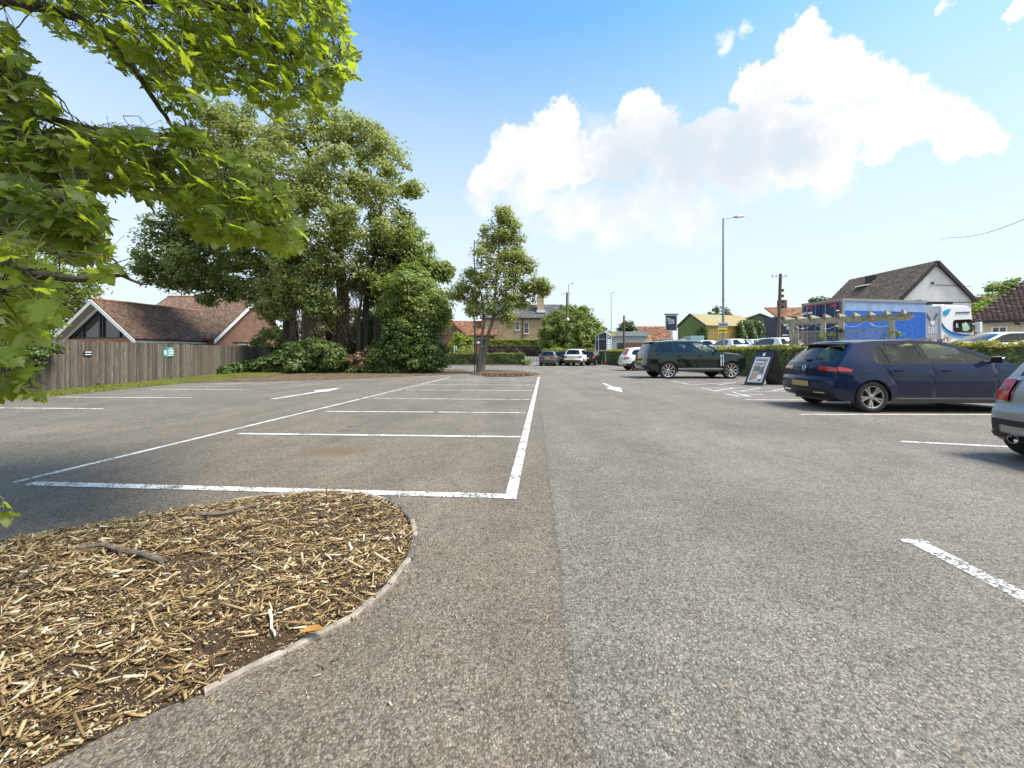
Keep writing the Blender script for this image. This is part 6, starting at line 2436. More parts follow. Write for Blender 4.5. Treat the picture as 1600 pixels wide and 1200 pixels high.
    if detail >= 2:
        # cabin
        mb = MB()
        zf = s.zb - 0.50
        xa, xb = P['cabin'][0] * sx, P['cabin'][1] * sx
        mb.bbox((xa, -W + 0.13, zf - 0.1), (xb, W - 0.13, zf))
        for sg in (1, -1):
            mb.bbox((xa, sg * (W - 0.15), zf), (xb - 0.3, sg * (W - 0.11), s.zb - 0.04))
        mb.bbox((xb - 0.35, -W + 0.15, zf), (xb, W - 0.15, s.zb - 0.0))          # dashboard
        mb.build('cabin', MAT['seat_cloth'], t)
        for xs_, nm in ((P['seats'][0] * sx, 'rear_seat'), (P['seats'][1] * sx, 'front_seat')):
            for sg in (1, -1):
                mb = MB()
                mb.box((xs_ + 0.28, sg * 0.36, zf + 0.18), (0.5, 0.5, 0.16))
                q = Matrix.Rotation(R(-18), 3, 'Y')
                mb.box((xs_, sg * 0.36, zf + 0.42), (0.12, 0.46, 0.60), q)
                mb.box((xs_ - 0.11, sg * 0.36, zf + 0.80), (0.09, 0.25, 0.17), q)
                o = mb.build(nm, MAT[P.get('seat_mat', 'seat_cloth')], t, smooth=True)
                bv = o.modifiers.new('round', 'BEVEL')
                bv.width = 0.03
                bv.segments = 2
        mb = MB()
        cx_, cy_, cz_ = xb - 0.52, P.get('drive', -1) * 0.36, s.zb - 0.02
        tl = R(24)
        ring = [(cx_ - 0.17 * math.sin(a) * math.sin(tl), cy_ + 0.18 * math.cos(a), cz_ + 0.17 * math.sin(a) * math.cos(tl)) for a in [2 * math.pi * k / 20 for k in range(21)]]
        mb.tube(ring, 0.016, 6, cap=False)
        mb.tube([(cx_, cy_ - 0.16, cz_), (cx_, cy_ + 0.16, cz_)], 0.02, 6)
        mb.tube([(cx_, cy_, cz_), (cx_ + 0.25, cy_, cz_ - 0.1)], 0.03, 6)
        mb.build('steering_wheel', MAT['gloss_black'], t, smooth=True)
    return t, s


def row_at(s, z, front=False):
    """row index on the tail (or nose) whose edge height is z"""
    n = len(s.A)
    rng_ = range(n - 1, n // 2, -1) if front else range(n // 2)
    best = min(rng_, key=lambda i: abs(s.A[i, 3] - z))
    # refine
    for j in (best - 1, best):
        if 0 <= j < n - 1:
            a, b = s.A[j, 3], s.A[j + 1, 3]
            if min(a, b) <= z <= max(a, b) and a != b:
                return j + (z - a) / (b - a)
    return float(best)


MAT['sill_dark'] = plain('sill_dark', (0.06, 0.055, 0.05), 0.7)
GOLF = dict(W=1.79, sx=1.12, belt=0.955, sill=0.205, sillh=0.085, dark_sill=True, rw=0.322, wheels=(0.76, 3.40), tumble=0.46, zm=0.58, crease=0.80, pw=2.3, spokes=5, twin=0.16, sw=(0.035, 0.055), rim=0.70,
            rim_mat='alloy_dull', glass='glass_car', tr=0.13, xr=0.75,
            rows=[('rb0', .20, .25, .14, .25), ('rb1', .13, .34, .05, .33), ('rb2', .10, .48, .015, .47), ('rb3', .115, .60, .0, .60), ('rb4', .15, .655, .04, .665), ('tg0', .17, .68, .075, .69), ('tg1', .18, .82, .08, .84),
                  ('tgw', .24, .955, .15, .985), ('rw1', .55, 1.325, .42, 1.385), ('rf0', .72, 1.39, .62, 1.435), ('rf1', 1.05, 1.42, 1.0, 1.462), ('rf2', 1.7, 1.43, 1.7, 1.475), ('rf3', 2.15, 1.40, 2.1, 1.45),
                  ('ws0', 2.42, 1.335, 2.36, 1.395), ('wsm', 2.85, 1.145, 2.88, 1.21), ('ws1', 3.22, .985, 3.32, 1.025), ('bn1', 3.6, .92, 3.68, .965), ('bn2', 3.95, .82, 4.05, .87), ('fb0', 4.06, .70, 4.22, .74), ('fb1', 4.08, .5, 4.28, .5),
                  ('fb2', 4.06, .3, 4.25, .3), ('fb3', 3.96, .215, 4.15, .215)],
            dlo=[(.84, 1.03), (.845, 1.16), (.93, 1.29), (1.08, 1.355), (1.5, 1.385), (2.05, 1.375), (2.38, 1.295), (2.80, 1.10), (3.00, .985), (2.5, .972), (1.7, .965), (1.02, .955), (.88, .965)],
            pillars=[(1.14, 1.04, .014), (1.80, 1.70, .055)], seams=[[(.98, .955), (1.00, .86), (1.10, .70), (1.22, .48), (1.30, .29)], [(1.84, .96), (1.86, .6), (1.85, .29)], [(2.95, .97), (2.97, .62), (2.92, .29)]],
            mirror=(2.86, .985), handles=((1.22, .83), (2.06, .825)), black_handle=False, cabin=(0.7, 3.2), seats=(1.08, 1.95), tail_side=[[(.185, .815), (.19, .905), (.33, .872), (.42, .845), (.39, .80)]],
            tail_rear=[(.818, .905, .50, .995, 'red_lens')], head=[(.74, .82, .55, .98)], plate=(.53, .52, .115, 'plate_dusty'), black_bumper=False)
RANGE = dict(W=2.0, sx=1.0, belt=1.215, sill=0.36, sillh=0.11, rw=0.405, wheels=(1.09, 4.12), tumble=0.40, zm=0.85, crease=1.02, pw=3.2, spokes=9, twin=0.085, sw=(0.03, 0.042), rim=0.745, tw=0.26,
             glass='glass_dark', glasses=['glass_dark', 'glass_dark', 'glass_dark', 'glass_car'], screen='glass_car', tr=0.10, tf=0.12, black_rear=True, gv=.9, dark_sill=True,
             rows=[('rb0', .26, .44, .20, .44), ('rb1', .14, .52, .08, .52), ('rb2', .08, .64, .0, .64), ('rb3', .10, .78, .02, .78), ('tg0', .12, .86, .04, .86), ('tg1', .15, 1.05, .06, 1.06), ('tgw', .20, 1.215, .12, 1.235),
                   ('rw1', .50, 1.71, .40, 1.765), ('rf0', .66, 1.765, .58, 1.815), ('rf1', 1.4, 1.81, 1.4, 1.86), ('rf2', 2.3, 1.81, 2.3, 1.865), ('rf3', 2.7, 1.785, 2.7, 1.84), ('ws0', 2.98, 1.715, 2.95, 1.78), ('wsm', 3.35, 1.48, 3.38, 1.54),
                   ('ws1', 3.70, 1.25, 3.78, 1.285), ('bn1', 4.2, 1.20, 4.22, 1.25), ('bn2', 4.66, 1.13, 4.75, 1.18), ('fb0', 4.80, 1.0, 4.95, 1.04), ('fb1', 4.85, .75, 5.05, .75), ('fb2', 4.83, .52, 5.03, .52), ('fb3', 4.72, .40, 4.92, .40)],
             dlo=[(.42, 1.245), (.60, 1.60), (.74, 1.70), (1.4, 1.735), (2.3, 1.74), (2.7, 1.715), (2.95, 1.645), (3.36, 1.385), (3.54, 1.265), (2.5, 1.24), (1.4, 1.24)],
             pillars=[(1.42, 1.37, .03), (1.80, 1.70, .022), (2.42, 2.32, .05)], seams=[[(1.44, 1.23), (1.46, .95), (1.58, .72), (1.66, .5)], [(2.44, 1.23), (2.46, .9), (2.44, .5)], [(3.52, 1.24), (3.56, .9), (3.52, .5)]],
             mirror=(3.36, 1.26), handles=((1.62, 1.09), (2.62, 1.09)), black_handle=False, cabin=(1.0, 3.7), seats=(1.5, 2.4), seat_mat='seat_pale', tail_rear=[(.80, 1.18, .78, .98, 'gloss_black')], tail_side=[],
             head=[(1.02, 1.13, .62, .98)], plate=(1.02, .52, .13, 'plate_yellow'))
SUV = dict(W=1.80, sx=1.02, belt=1.05, sill=0.33, sillh=0.10, rw=0.345, wheels=(0.82, 3.42), tumble=0.42, zm=0.70, crease=0.93, pw=2.8, spokes=5, twin=0.12, sw=(0.03, 0.05), clad=0.50, black_bumper=False,
           rows=[('rb0', .22, .36, .16, .36), ('rb1', .12, .45, .05, .45), ('rb2', .08, .56, .0, .56), ('rb3', .11, .68, .03, .68), ('tg0', .14, .74, .06, .74), ('tg1', .15, .93, .06, .94), ('tgw', .22, 1.08, .14, 1.11),
                 ('rw1', .50, 1.50, .40, 1.56), ('rf0', .66, 1.555, .58, 1.605), ('rf1', 1.2, 1.61, 1.2, 1.655), ('rf2', 1.9, 1.61, 1.9, 1.66), ('rf3', 2.25, 1.57, 2.22, 1.63), ('ws0', 2.48, 1.50, 2.44, 1.565), ('wsm', 2.84, 1.29, 2.88, 1.35),
                 ('ws1', 3.16, 1.09, 3.24, 1.125), ('bn1', 3.6, 1.03, 3.66, 1.075), ('bn2', 3.95, .95, 4.04, 1.0), ('fb0', 4.06, .82, 4.2, .86), ('fb1', 4.1, .62, 4.28, .62), ('fb2', 4.08, .42, 4.26, .42), ('fb3', 3.98, .34, 4.16, .34)],
           dlo=[(.55, 1.18), (.66, 1.38), (.85, 1.475), (1.5, 1.525), (2.1, 1.515), (2.42, 1.43), (2.80, 1.21), (3.0, 1.09), (2.2, 1.07), (1.2, 1.08), (.7, 1.10)],
           pillars=[(1.08, 1.02, .05), (1.78, 1.72, .045)], seams=[[(1.02, 1.06), (1.08, .8), (1.24, .6), (1.30, .42)], [(1.84, 1.06), (1.85, .42)], [(2.96, 1.07), (2.94, .42)]],
           mirror=(2.86, 1.11), handles=((1.25, .94), (2.05, .94)), cabin=(0.7, 3.1), seats=(1.1, 1.95), tail_rear=[(.80, .96, .72, 1.0, 'red_lens')], tail_side=[[(.15, .82), (.16, .97), (.34, .955), (.40, .89), (.30, .82)]],
           head=[(.88, .96, .6, .98)], plate=(.66, .52, .115, 'plate_yellow'))
MINI = dict(W=1.73, sx=1.0, belt=0.93, sill=0.19, sillh=0.10, rw=0.31, wheels=(0.62, 3.12), tumble=0.34, zm=0.55, crease=0.76, pw=2.5, spokes=8, sw=(0.03, 0.04), glass='glass_dark', tr=0.16, xr=0.7, clad=0.0, roof_mat='gloss_black',
            rows=[('rb0', .20, .22, .14, .22), ('rb1', .10, .31, .0, .30), ('rb2', .09, .44, .0, .43), ('rb3', .11, .55, .02, .56), ('rb4', .17, .62, .08, .63), ('tg0', .185, .64, .10, .65), ('tg1', .24, .80, .15, .81), ('tgw', .34, .95, .26, .97),
                  ('rw1', .58, 1.27, .50, 1.32), ('rf0', .70, 1.335, .5, 1.375), ('rf1', 1.0, 1.375, 1.0, 1.415), ('rf2', 1.6, 1.37, 1.6, 1.415), ('ws0', 2.1, 1.30, 2.06, 1.355), ('wsm', 2.4, 1.13, 2.42, 1.18), ('ws1', 2.7, .97, 2.76, 1.0),
                  ('bn1', 3.1, .91, 3.15, .95), ('bn2', 3.5, .82, 3.58, .86), ('fb0', 3.62, .7, 3.76, .73), ('fb1', 3.66, .5, 3.84, .5), ('fb2', 3.64, .3, 3.82, .3), ('fb3', 3.55, .2, 3.74, .2)],
            dlo=[(.55, .99), (.64, 1.24), (.9, 1.31), (1.5, 1.33), (2.0, 1.27), (2.3, 1.12), (2.52, .97), (1.6, .95), (.8, .95)], pillars=[(1.2, 1.14, .05)], seams=[[(1.22, .95), (1.24, .6), (1.22, .29)], [(2.45, .95), (2.46, .29)]],
            mirror=(2.40, .98), handles=((1.42, .80),), cabin=(0.6, 2.7), seats=(0.9, 1.6), tail_rear=[], tail_side=[], head=[(.72, .82, .6, .95)], plate=(.60, .5, .11, 'plate_yellow'))
HATCH = dict(GOLF, sx=0.96, W=1.68, glass='glass_dark', rim_mat='alloy', rw=0.305, dark_sill=False, tail_rear=[(.74, .95, .72, 1.0, 'red_lens')], tail_side=[[(.17, .74), (.19, .95), (.33, .93), (.30, .76)]], plate=(.74, .52, .115, 'plate_yellow'))



def taller(P, k):
    Q = dict(P)
    Q['rows'] = [(n, a, b * k, c, d * k) for n, a, b, c, d in P['rows']]
    Q['dlo'] = [(x, z * k) for x, z in P['dlo']]
    Q['seams'] = [[(x, z * k) for x, z in l] for l in P['seams']]
    Q['tail_side'] = [[(x, z * k) for x, z in l] for l in P['tail_side']]
    Q['tail_rear'] = [(a * k, b * k, *r) for a, b, *r in P['tail_rear']]
    Q['head'] = [(a * k, b * k, *r) for a, b, *r in P['head']]
    Q['handles'] = [(x, z * k) for x, z in P['handles']]
    Q['mirror'] = (P['mirror'][0], P['mirror'][1] * k)
    Q['plate'] = (P['plate'][0] * k, *P['plate'][1:])
    for q in ('belt', 'zm', 'crease'):
        Q[q] = P[q] * k
    return Q


P_BLUE = carpaint('paint_dark_blue', (0.004, 0.011, 0.043), 0.0, dirt=0.5, rough=0.4)
P_GREEN = carpaint('paint_dark_green', (0.006, 0.015, 0.012), 0.3)
P_WHITE = carpaint('paint_white', (0.78, 0.78, 0.77), 0.0)
P_GREY = carpaint('paint_moonwalk_grey', (0.33, 0.33, 0.31), 0.2)
P_DGREY = carpaint('paint_dark_grey', (0.11, 0.115, 0.12), 0.3)
P_BLACK = carpaint('paint_black', (0.01, 0.01, 0.011), 0.2)
P_RED = carpaint('paint_red', (0.35, 0.018, 0.02), 0.1)
P_SILVER = carpaint('paint_silver', (0.42, 0.43, 0.44), 0.6)

# ---- dark blue hatchback
GK = 1.045
golf, gs = build_car(taller(GOLF, GK), 'hatchback_car', 'dusty dark blue five door hatchback parked behind the grey car corner', (6.56, 9.03, 0), R(-2.0), P_BLUE)
mb = MB()
V = []
for y in (-0.60, -0.3, 0, 0.3, 0.60):
    V += [(0.56 * 1.12 - 0.03 + 0.06 * abs(y), y, (1.395 - 0.02 * abs(y)) * GK), (0.32 * 1.12 + 0.07 * abs(y), y, (1.375 - 0.03 * abs(y)) * GK), (0.33 * 1.12 + 0.07 * abs(y), y, (1.352 - 0.03 * abs(y)) * GK), (0.52 * 1.12 + .05 * abs(y), y, 1.34 * GK)]
F = [(4 * i + j, 4 * i + (j + 1) % 4, 4 * i + 4 + (j + 1) % 4, 4 * i + 4 + j) for i in range(4) for j in range(4)] + [(0, 1, 2, 3), (19, 18, 17, 16)]
mb.raw(V, F)
mb.build('roof_spoiler', P_BLUE, golf, smooth=True)
i = row_at(gs, 1.03 * GK)
mb = MB()
c = gs.top(i, 0)
mb.tube([gs.top(i, 0) + Vector((-0.03, 0, 0)), gs.top(i + .3, -0.2) + Vector((-0.03, 0, 0)), gs.top(i + .5, -0.45) + Vector((-0.02, 0, 0))], 0.012, 6)
mb.box(c + Vector((-0.02, 0, -0.02)), (0.05, 0.09, 0.05))
mb.build('rear_wiper', MAT['black_plastic'], golf)
mb = MB()
i = row_at(gs, .86 * GK)
c, nn = gs.top(i, 0), Vector((-1, 0, 0.12)).normalized()
ax = Vector((0, 1, 0))
az = nn.cross(ax)
ring = [c + nn * 0.012 + ax * (0.058 * math.cos(a)) + az * (0.058 * math.sin(a)) for a in [2 * math.pi * k / 24 for k in range(25)]]
mb.tube(ring, 0.006, 5, cap=False)
q = lambda u, v: c + nn * 0.012 + ax * u + az * v
for pts in ([(-.022, .048), (0, .004), (.022, .048)], [(-.045, .032), (-.022, -.045), (0, -.002), (.022, -.045), (.045, .032)]):
    mb.tube([q(*p) for p in pts], 0.005, 5)
mb.build('badge', MAT['chrome'], golf)
mb = MB()
iA, iB = row_at(gs, .30 * GK), row_at(gs, .43 * GK)
gs.patch(iA, iB, -0.86, 0.86, 3, 16, 0.012, mb)
mb.build('rear_valance', MAT['black_plastic'], golf, smooth=True, fix=False)
mb = MB()
for sg in (-1, 1):
    a = gs.top(row_at(gs, .38 * GK), sg * 0.62)
    mb.tube([gs.top(row_at(gs, .36 * GK), sg * v) + Vector((-0.02, 0, 0)) for v in (0.45, 0.55, 0.68, 0.78)], 0.014, 6)
mb.build('bumper_trim', MAT['chrome'], golf)
mb = MB()
mb.box((0.78, 0.0, 1.455 * GK), (0.16, 0.03, 0.045))
mb.build('roof_antenna', MAT['gloss_black'], golf)
mb = MB()
for sg in (-1,):
    gs.spatch([(.66, .84), (.66, .94), (.84, .945), (.90, .91), (.88, .84)], 0.003, mb, both=sg)
mb.build('fuel_flap', P_BLUE, golf, smooth=True, fix=False)

# ---- dark green luxury SUV
rr, rs = build_car(RANGE, 'luxury_suv', 'large dark green estate style SUV parked nose to the hedge', (6.36, 19.9, 0), R(1.0), P_GREEN)
for sg in (1, -1):
    for k in range(2):
        x0 = 3.60 + k * 0.105
        poly = [(x0, 0.62), (x0 + 0.05, 0.62), (x0 + 0.035, 1.16), (x0 - 0.01, 1.16)]
        rs.spatch(poly, 0.014, both=sg).build('side_vent', MAT['chrome'], rr, fix=False)
mb = MB()
V = []
for y in (-0.62, -0.3, 0, 0.3, 0.62):
    V += [(0.60, y, 1.80), (0.30 + 0.05 * abs(y), y, 1.765), (0.32 + 0.05 * abs(y), y, 1.735), (0.56, y, 1.74)]
mb.raw(V, F)
mb.build('roof_spoiler', MAT['gloss_black'], rr, smooth=True)
mb = MB()
rs.patch(row_at(rs, .98), row_at(rs, 1.10), -0.78, 0.78, 3, 14, 0.006, mb)
mb.build('tailgate_panel', MAT['gloss_black'], rr, smooth=True, fix=False)
mb = MB()
rs.patch(row_at(rs, .47), row_at(rs, .60), -0.95, 0.95, 3, 18, 0.008, mb)
mb.build('rear_valance', MAT['gloss_black'], rr, smooth=True, fix=False)
for sg in (1, -1):
    rs.spatch([(1.6, .46), (3.72, .46), (3.72, .50), (1.6, .50)], 0.006, both=sg, step=0.2).build('sill_strip', MAT['chrome'], rr, fix=False)

# ---- white SUV nosing out behind the green one, second white SUV, grey hatch, black cars
FORD = dict(SUV, sx=1.0, rim_mat='dark_metal')
fd, fs_ = build_car(FORD, 'compact_suv', 'white compact SUV with black wheels half hidden behind the green SUV', (7.75, 28.4, 0), R(2), P_WHITE)
mb = MB()
i0 = row_at(fs_, 1.16)
fs_.patch(i0, i0 + 2.6, -0.78, -0.1, 4, 8, 0.006, mb)
mb.build('window_patch', MAT['orange_patch'], fd, fix=False)  # orange patch over part of the rear window
ds, dss = build_car(dict(SUV, black_bumper=False), 'compact_suv', 'white SUV with dark rear window parked on the left of the directory board', (5.75, 37.9, 0), R(90 - 24), P_WHITE, detail=1)
mb = MB()
dss.patch(row_at(dss, .40), row_at(dss, .56), -0.98, 0.98, 3, 14, 0.008, mb)
mb.build('rear_valance', MAT['black_plastic'], ds, smooth=True, fix=False)
hc, hs = build_car(HATCH, 'hatchback_car', 'dark grey hatchback with red tail lights beside the picket fence', (3.32, 37.9, 0), R(90 - 18), P_DGREY, detail=1)
build_car(HATCH, 'hatchback_car', 'black car squeezed between the grey hatchback and the white SUV', (4.75, 39.6, 0), R(90 - 20), P_BLACK, detail=1)
build_car(HATCH, 'hatchback_car', 'black car on the far side of the white SUV beside the directory board', (7.4, 39.4, 0), R(90 - 24), P_BLACK, detail=1)

# ---- grey small car cut by the right edge
mini, ms = build_car(MINI, 'small_car', 'light grey small car whose rear corner is cut by the right edge', (5.58, 3.92, 0), R(1.5), P_GREY, detail=1)
for sg in (1, -1):
    # tall lamp clusters: chromed bezel with red lens
    i0, i1 = row_at(ms, .675), row_at(ms, .925)
    a, b = (0.80, 0.975)
    v0, v1 = (a, b) if sg > 0 else (-b, -a)
    o = ms.patch(i0 - .35, i1 + .35, v0 - 0.015, v1 + 0.015, 6, 8, 0.012).build('light_bezel', MAT['chrome'], mini, smooth=True, fix=False)
    ms.patch(i0, i1, v0 + 0.008, v1 - 0.002, 6, 8, 0.026).build('tail_light', MAT['red_lens'], o, smooth=True, fix=False)
    ms.patch(i0 + (i1 - i0) * .42, i0 + (i1 - i0) * .6, v0 + 0.04, v1 - 0.03, 3, 6, 0.030).build('lamp_strip', MAT['dark_red_lens'], o, smooth=True, fix=False)
mb = MB()
ms.patch(row_at(ms, .40), row_at(ms, .465), -0.97, 0.97, 2, 22, 0.014, mb)
for sg in (1, -1):
    v0, v1 = (0.88, 0.97) if sg > 0 else (-0.97, -0.88)
    ms.patch(row_at(ms, .27), row_at(ms, .40), v0, v1, 3, 4, 0.014, mb)
ms.patch(row_at(ms, .255), row_at(ms, .31), -1.0, 1.0, 2, 22, 0.016, mb)
mb.build('bumper_trim', MAT['black_plastic'], mini, smooth=True, fix=False)
for sg in (1, -1):
    mb = MB()
    y = sg * 0.50
    mb.lathe([(0.045, -0.02), (0.048, -0.02), (0.048, 0.22), (0.040, 0.22), (0.040, 0.0)], (0.03, y, 0.265), 'X', 20)
    mb.lathe([(0.0, 0.05), (0.041, 0.05)], (0.03, y, 0.265), 'X', 20)
    mb.build('exhaust_pipe', MAT['chrome'], mini, smooth=True)

# ---- cars on the forecourt
spots = [(18.0, 36.0, 80), (20.6, 37.5, 82), (23.2, 38.6, 84), (25.8, 39.5, 84), (20.0, 31.5, 95), (22.6, 32.2, 96), (25.2, 33.0, 97), (17.4, 29.8, 94), (18.2, 25.6, 92), (16.4, 41.5, 80), (29.0, 40.5, 84), (27.8, 34.0, 97)]
fw = None
for k, (x, y, a) in enumerate(spots):
    if fw is None:
        fw, _ = build_car(dict(HATCH, sx=1.0), 'parked_car', 'white car in the rows parked on the raised forecourt beyond the hedge', (x, y, fc_z(y)), R(a), P_WHITE, group='white cars on the forecourt', detail=0)
        o = fw
    else:
        o = copy_tree(fw)
        o.location = (x, y, fc_z(y))
        o.rotation_euler = (0, 0, R(a + random.uniform(-3, 3) + (180 if k % 3 == 0 else 0)))
# yellow price card in one windscreen
mb = MB()
mb.bbox((-0.32, -0.012, -0.14), (0.32, 0.012, 0.14))
p = PT(1233, 533, 29.0)
o = mb.build('price_card', MAT['sign_yellow'], loc=(0, 0, 0))
o.location = (p.x, p.y, p.z)
o.rotation_euler = (R(-25), 0, 0)
tag(o, 'yellow price card on the windscreen of a white car by the lorry tail', 'card')
wv, _ = build_car(SUV, 'parked_car', 'white car with a yellow price card right in front of the utility pole', (p.x + 0.15, p.y + 4.4, fc_z(29) - 0.1), R(-88), P_WHITE, detail=0)
build_car(dict(HATCH, sx=1.0), 'parked_car', 'white hatchback on the forecourt beneath the bungalow window', (23.6, 17.6, fc_z(17.6)), R(176), P_WHITE, detail=0)
build_car(dict(HATCH, sx=1.0), 'parked_car', 'white car at the right edge beyond the white hatchback', (26.4, 19.4, fc_z(19)), R(172), P_WHITE, detail=0)
build_car(dict(HATCH, sx=1.0), 'parked_car', 'red car at the right edge in front of the bungalow', (25.4, 17.0, fc_z(17)), R(10), P_RED, detail=0)

# ================================================================== LORRY
MAT['curtain_blue'] = None


def curtain_material():
    m, T, b = newmat('curtain_blue')
    tc = T.add('ShaderNodeTexCoord')
    mp = T.add('ShaderNodeMapping', Vector=tc.outputs['Object'], Scale=(1.2, 1, 6))
    n, _ = T.noise(mp.outputs[0], 2.0, 4, 0.6)
    T.l.new(T.ramp(n, [(0.3, (0.008, 0.075, 0.33)), (0.7, (0.012, 0.13, 0.50))]), b.inputs['Base Color'])
    b.inputs['Roughness'].default_value = 0.35
    bp = T.add('ShaderNodeBump', Height=n, Strength=0.5, Distance=0.06)
    T.l.new(bp.outputs[0], b.inputs['Normal'])
    return m


MAT['curtain_blue'] = curtain_material()
MAT['curtain_pale'] = plain('curtain_pale', (0.24, 0.33, 0.52), 0.4, var=0.12, vscale=2)
MAT['lorry_navy'] = plain('lorry_navy', (0.006, 0.025, 0.11), 0.4, coat=0.0)
MAT['marker_red'] = plain('marker_red', (0.50, 0.03, 0.03), 0.4)
MAT['lorry_white'] = plain('lorry_white', (0.80, 0.80, 0.80), 0.25, coat=0.6, var=0.02)
MAT['lorry_blue'] = plain('lorry_blue', (0.02, 0.07, 0.32), 0.3, coat=0.5)
MAT['lorry_teal'] = plain('lorry_teal', (0.02, 0.30, 0.55), 0.3, coat=0.5)
MAT['panel_silver'] = plain('panel_silver', (0.36, 0.37, 0.42), 0.35, metal=0.3, var=0.08)
MAT['print_pale'] = plain('print_pale', (0.66, 0.68, 0.74), 0.4)
MAT['print_grey'] = plain('print_grey', (0.13, 0.15, 0.24), 0.4)
MAT['reflection_green'] = plain('reflection_green', (0.36, 0.52, 0.34), 0.5, var=0.2, vscale=4)


def lorry():
    yaw = R(10)
    base = Vector((17.9, 21.5, 0))
    d = Vector((math.cos(yaw), math.sin(yaw), 0))
    nn = Vector((-d.y, d.x, 0))
    zf = 0.78
    t = thing('curtainside_lorry', 'blue curtainside lorry with a white cab behind the pergola', 'lorry', (base.x, base.y, zf), yaw)
    # local: x along, y away from the viewer, z up from the forecourt
    H = 4.2 - zf
    LB, WB = 5.65, 2.45

    def bx(a, b, nm, m, par=t):
        mb = MB()
        mb.bbox(a, b)
        return mb.build(nm, MAT[m], par)
    # load box
    mb = MB()
    mb.bbox((0.05, 0.04, 0.75), (LB, WB, H - 0.02))
    mb.build('load_box', MAT['lorry_navy'], t)
    # tensioned curtain with slight ripples
    mb = MB()
    nx = 60
    V = []
    for i in range(nx + 1):
        x = 0.12 + (LB - 0.16) * i / nx
        for z, k in ((0.72, 1.0), (1.4, 1.2), (2.3, 1.1), (H - 0.66, 0.5)):
            V.append((x, -0.006 * k * math.sin(i * 1.3 + z) - 0.012 * k * math.sin(i * 0.37 + z * 2) - 0.02 * math.sin(i * 0.11), z))
    F = [(4 * i + j, 4 * i + 4 + j, 4 * i + 5 + j, 4 * i + 1 + j) for i in range(nx) for j in range(3)]
    mb.raw(V, F)
    mb.build('side_curtain', MAT['curtain_blue'], t, smooth=True)
    mb = MB()
    V = []
    for i in range(nx + 1):
        x = 0.12 + (LB - 0.16) * i / nx
        V += [(x, 0.0 - 0.006 * math.sin(i * 1.9), H - 0.66), (x, 0.01, H - 0.14)]
    mb.raw(V, [(2 * i, 2 * i + 2, 2 * i + 3, 2 * i + 1) for i in range(nx)])
    mb.build('curtain_band', MAT['curtain_pale'], t, smooth=True)
    bx((0.0, -0.03, H - 0.14), (LB + 0.02, WB, H), 'roof_rail', 'steel_grey')
    bx((0.0, -0.02, 0.6), (LB, WB, 0.74), 'chassis_rail', 'steel_grey')
    bx((0.0, -0.035, 0.74), (0.12, 0.1, H - 0.14), 'corner_post', 'steel_grey')
    bx((0.0, WB - 0.1, 0.74), (0.10, WB + 0.02, H), 'corner_post', 'steel_grey')
    # rear doors
    for k in range(2):
        y0 = 0.10 + k * (WB / 2 - 0.08)
        dr = bx((-0.03, y0, 0.8), (0.05, y0 + WB / 2 - 0.12, H - 0.2), 'rear_door', 'lorry_navy')
        for q in (0.25, 0.8):
            mb = MB()
            y = y0 + q
            mb.tube([(-0.06, y, 0.8), (-0.06, y, H - 0.2)], 0.02 if q < .5 else 0.028, 6)
            mb.build('lock_rod', MAT['steel_grey'], dr)
        for z in (1.0, 1.9, 2.75):
            mb = MB()
            y = y0 + (0.02 if k == 0 else WB / 2 - 0.24)
            mb.bbox((-0.055, y, z), (-0.028, y + 0.18, z + 0.06))
            mb.build('hinge', MAT['chrome'], dr)
    mb = MB()
    for y0, y1, z0, z1 in ((0.10, 0.14, 0.8, H - 0.2), (WB - 0.16, WB - 0.12, 0.8, H - 0.2), (0.14, WB - 0.16, H - 0.205, H - 0.16)):
        mb.bbox((-0.036, y0, z0), (-0.031, y1, z1))
    mb.build('marker_strip', MAT['marker_red'], t)
    mb = MB()
    mb.bbox((-0.042, 0.28, H - 0.42), (-0.032, 0.62, H - 0.28))
    mb.bbox((-0.042, WB - 0.7, H - 0.38), (-0.032, WB - 0.35, H - 0.26))
    mb.build('marker_plate', MAT['marker_red'], t)
    mb = MB()
    mb.bbox((-0.045, WB - 0.72, H - 0.66), (-0.032, WB - 0.36, H - 0.55))
    mb.bbox((-0.045, WB - 0.33, H - 0.66), (-0.032, WB - 0.22, H - 0.53))
    mb.build('door_print', MAT['white_paint'], t)
    # side fairing behind the cab
    xa, xb = LB + 0.08, LB + 1.08
    fp = bx((xa, 0.10, 0.8), (xb, 0.18, 3.02), 'side_fairing', 'panel_silver')
    bx((xa, 0.3, 0.5), (xb, WB - 0.3, 2.6), 'fairing_core', 'dark_metal')
    text_mesh('fairing_print', '580', 0.50, MAT['print_pale'], fp, Matrix.Translation((xa + 0.5, 0.09, 1.75)) @ RX, sx=1.0)
    # crest: two curled wings over a shield
    mb = MB()
    cx, cz = xa + 0.5, 2.35
    for sg in (-1, 1):
        for k in range(3):
            pts = [(cx + sg * (0.07 + 0.10 * k * 0.5 + 0.20 * math.sin(a) * (0.6 + .2 * k)), 0.085, cz + 0.06 + 0.10 * k - 0.22 * math.cos(a) * (0.5 + .1 * k)) for a in [R(20 + 28 * j) for j in range(6)]]
            mb.tube(pts, [0.022, 0.025, 0.025, 0.022, 0.016, 0.008], 5)
    mb.build('fairing_crest', MAT['print_grey'], fp)
    mb = MB()
    mb.prism([(-0.16, 0.08), (-0.13, -0.10), (0.0, -0.2), (0.13, -0.10), (0.16, 0.08), (0.0, 0.03)], lambda u, v, w: (cx + u, w, cz - 0.12 + v), 0.08, 0.098)
    mb.build('crest_shield', MAT['print_pale'], fp)
    # cab
    x0, x1 = LB + 1.12, LB + 3.55
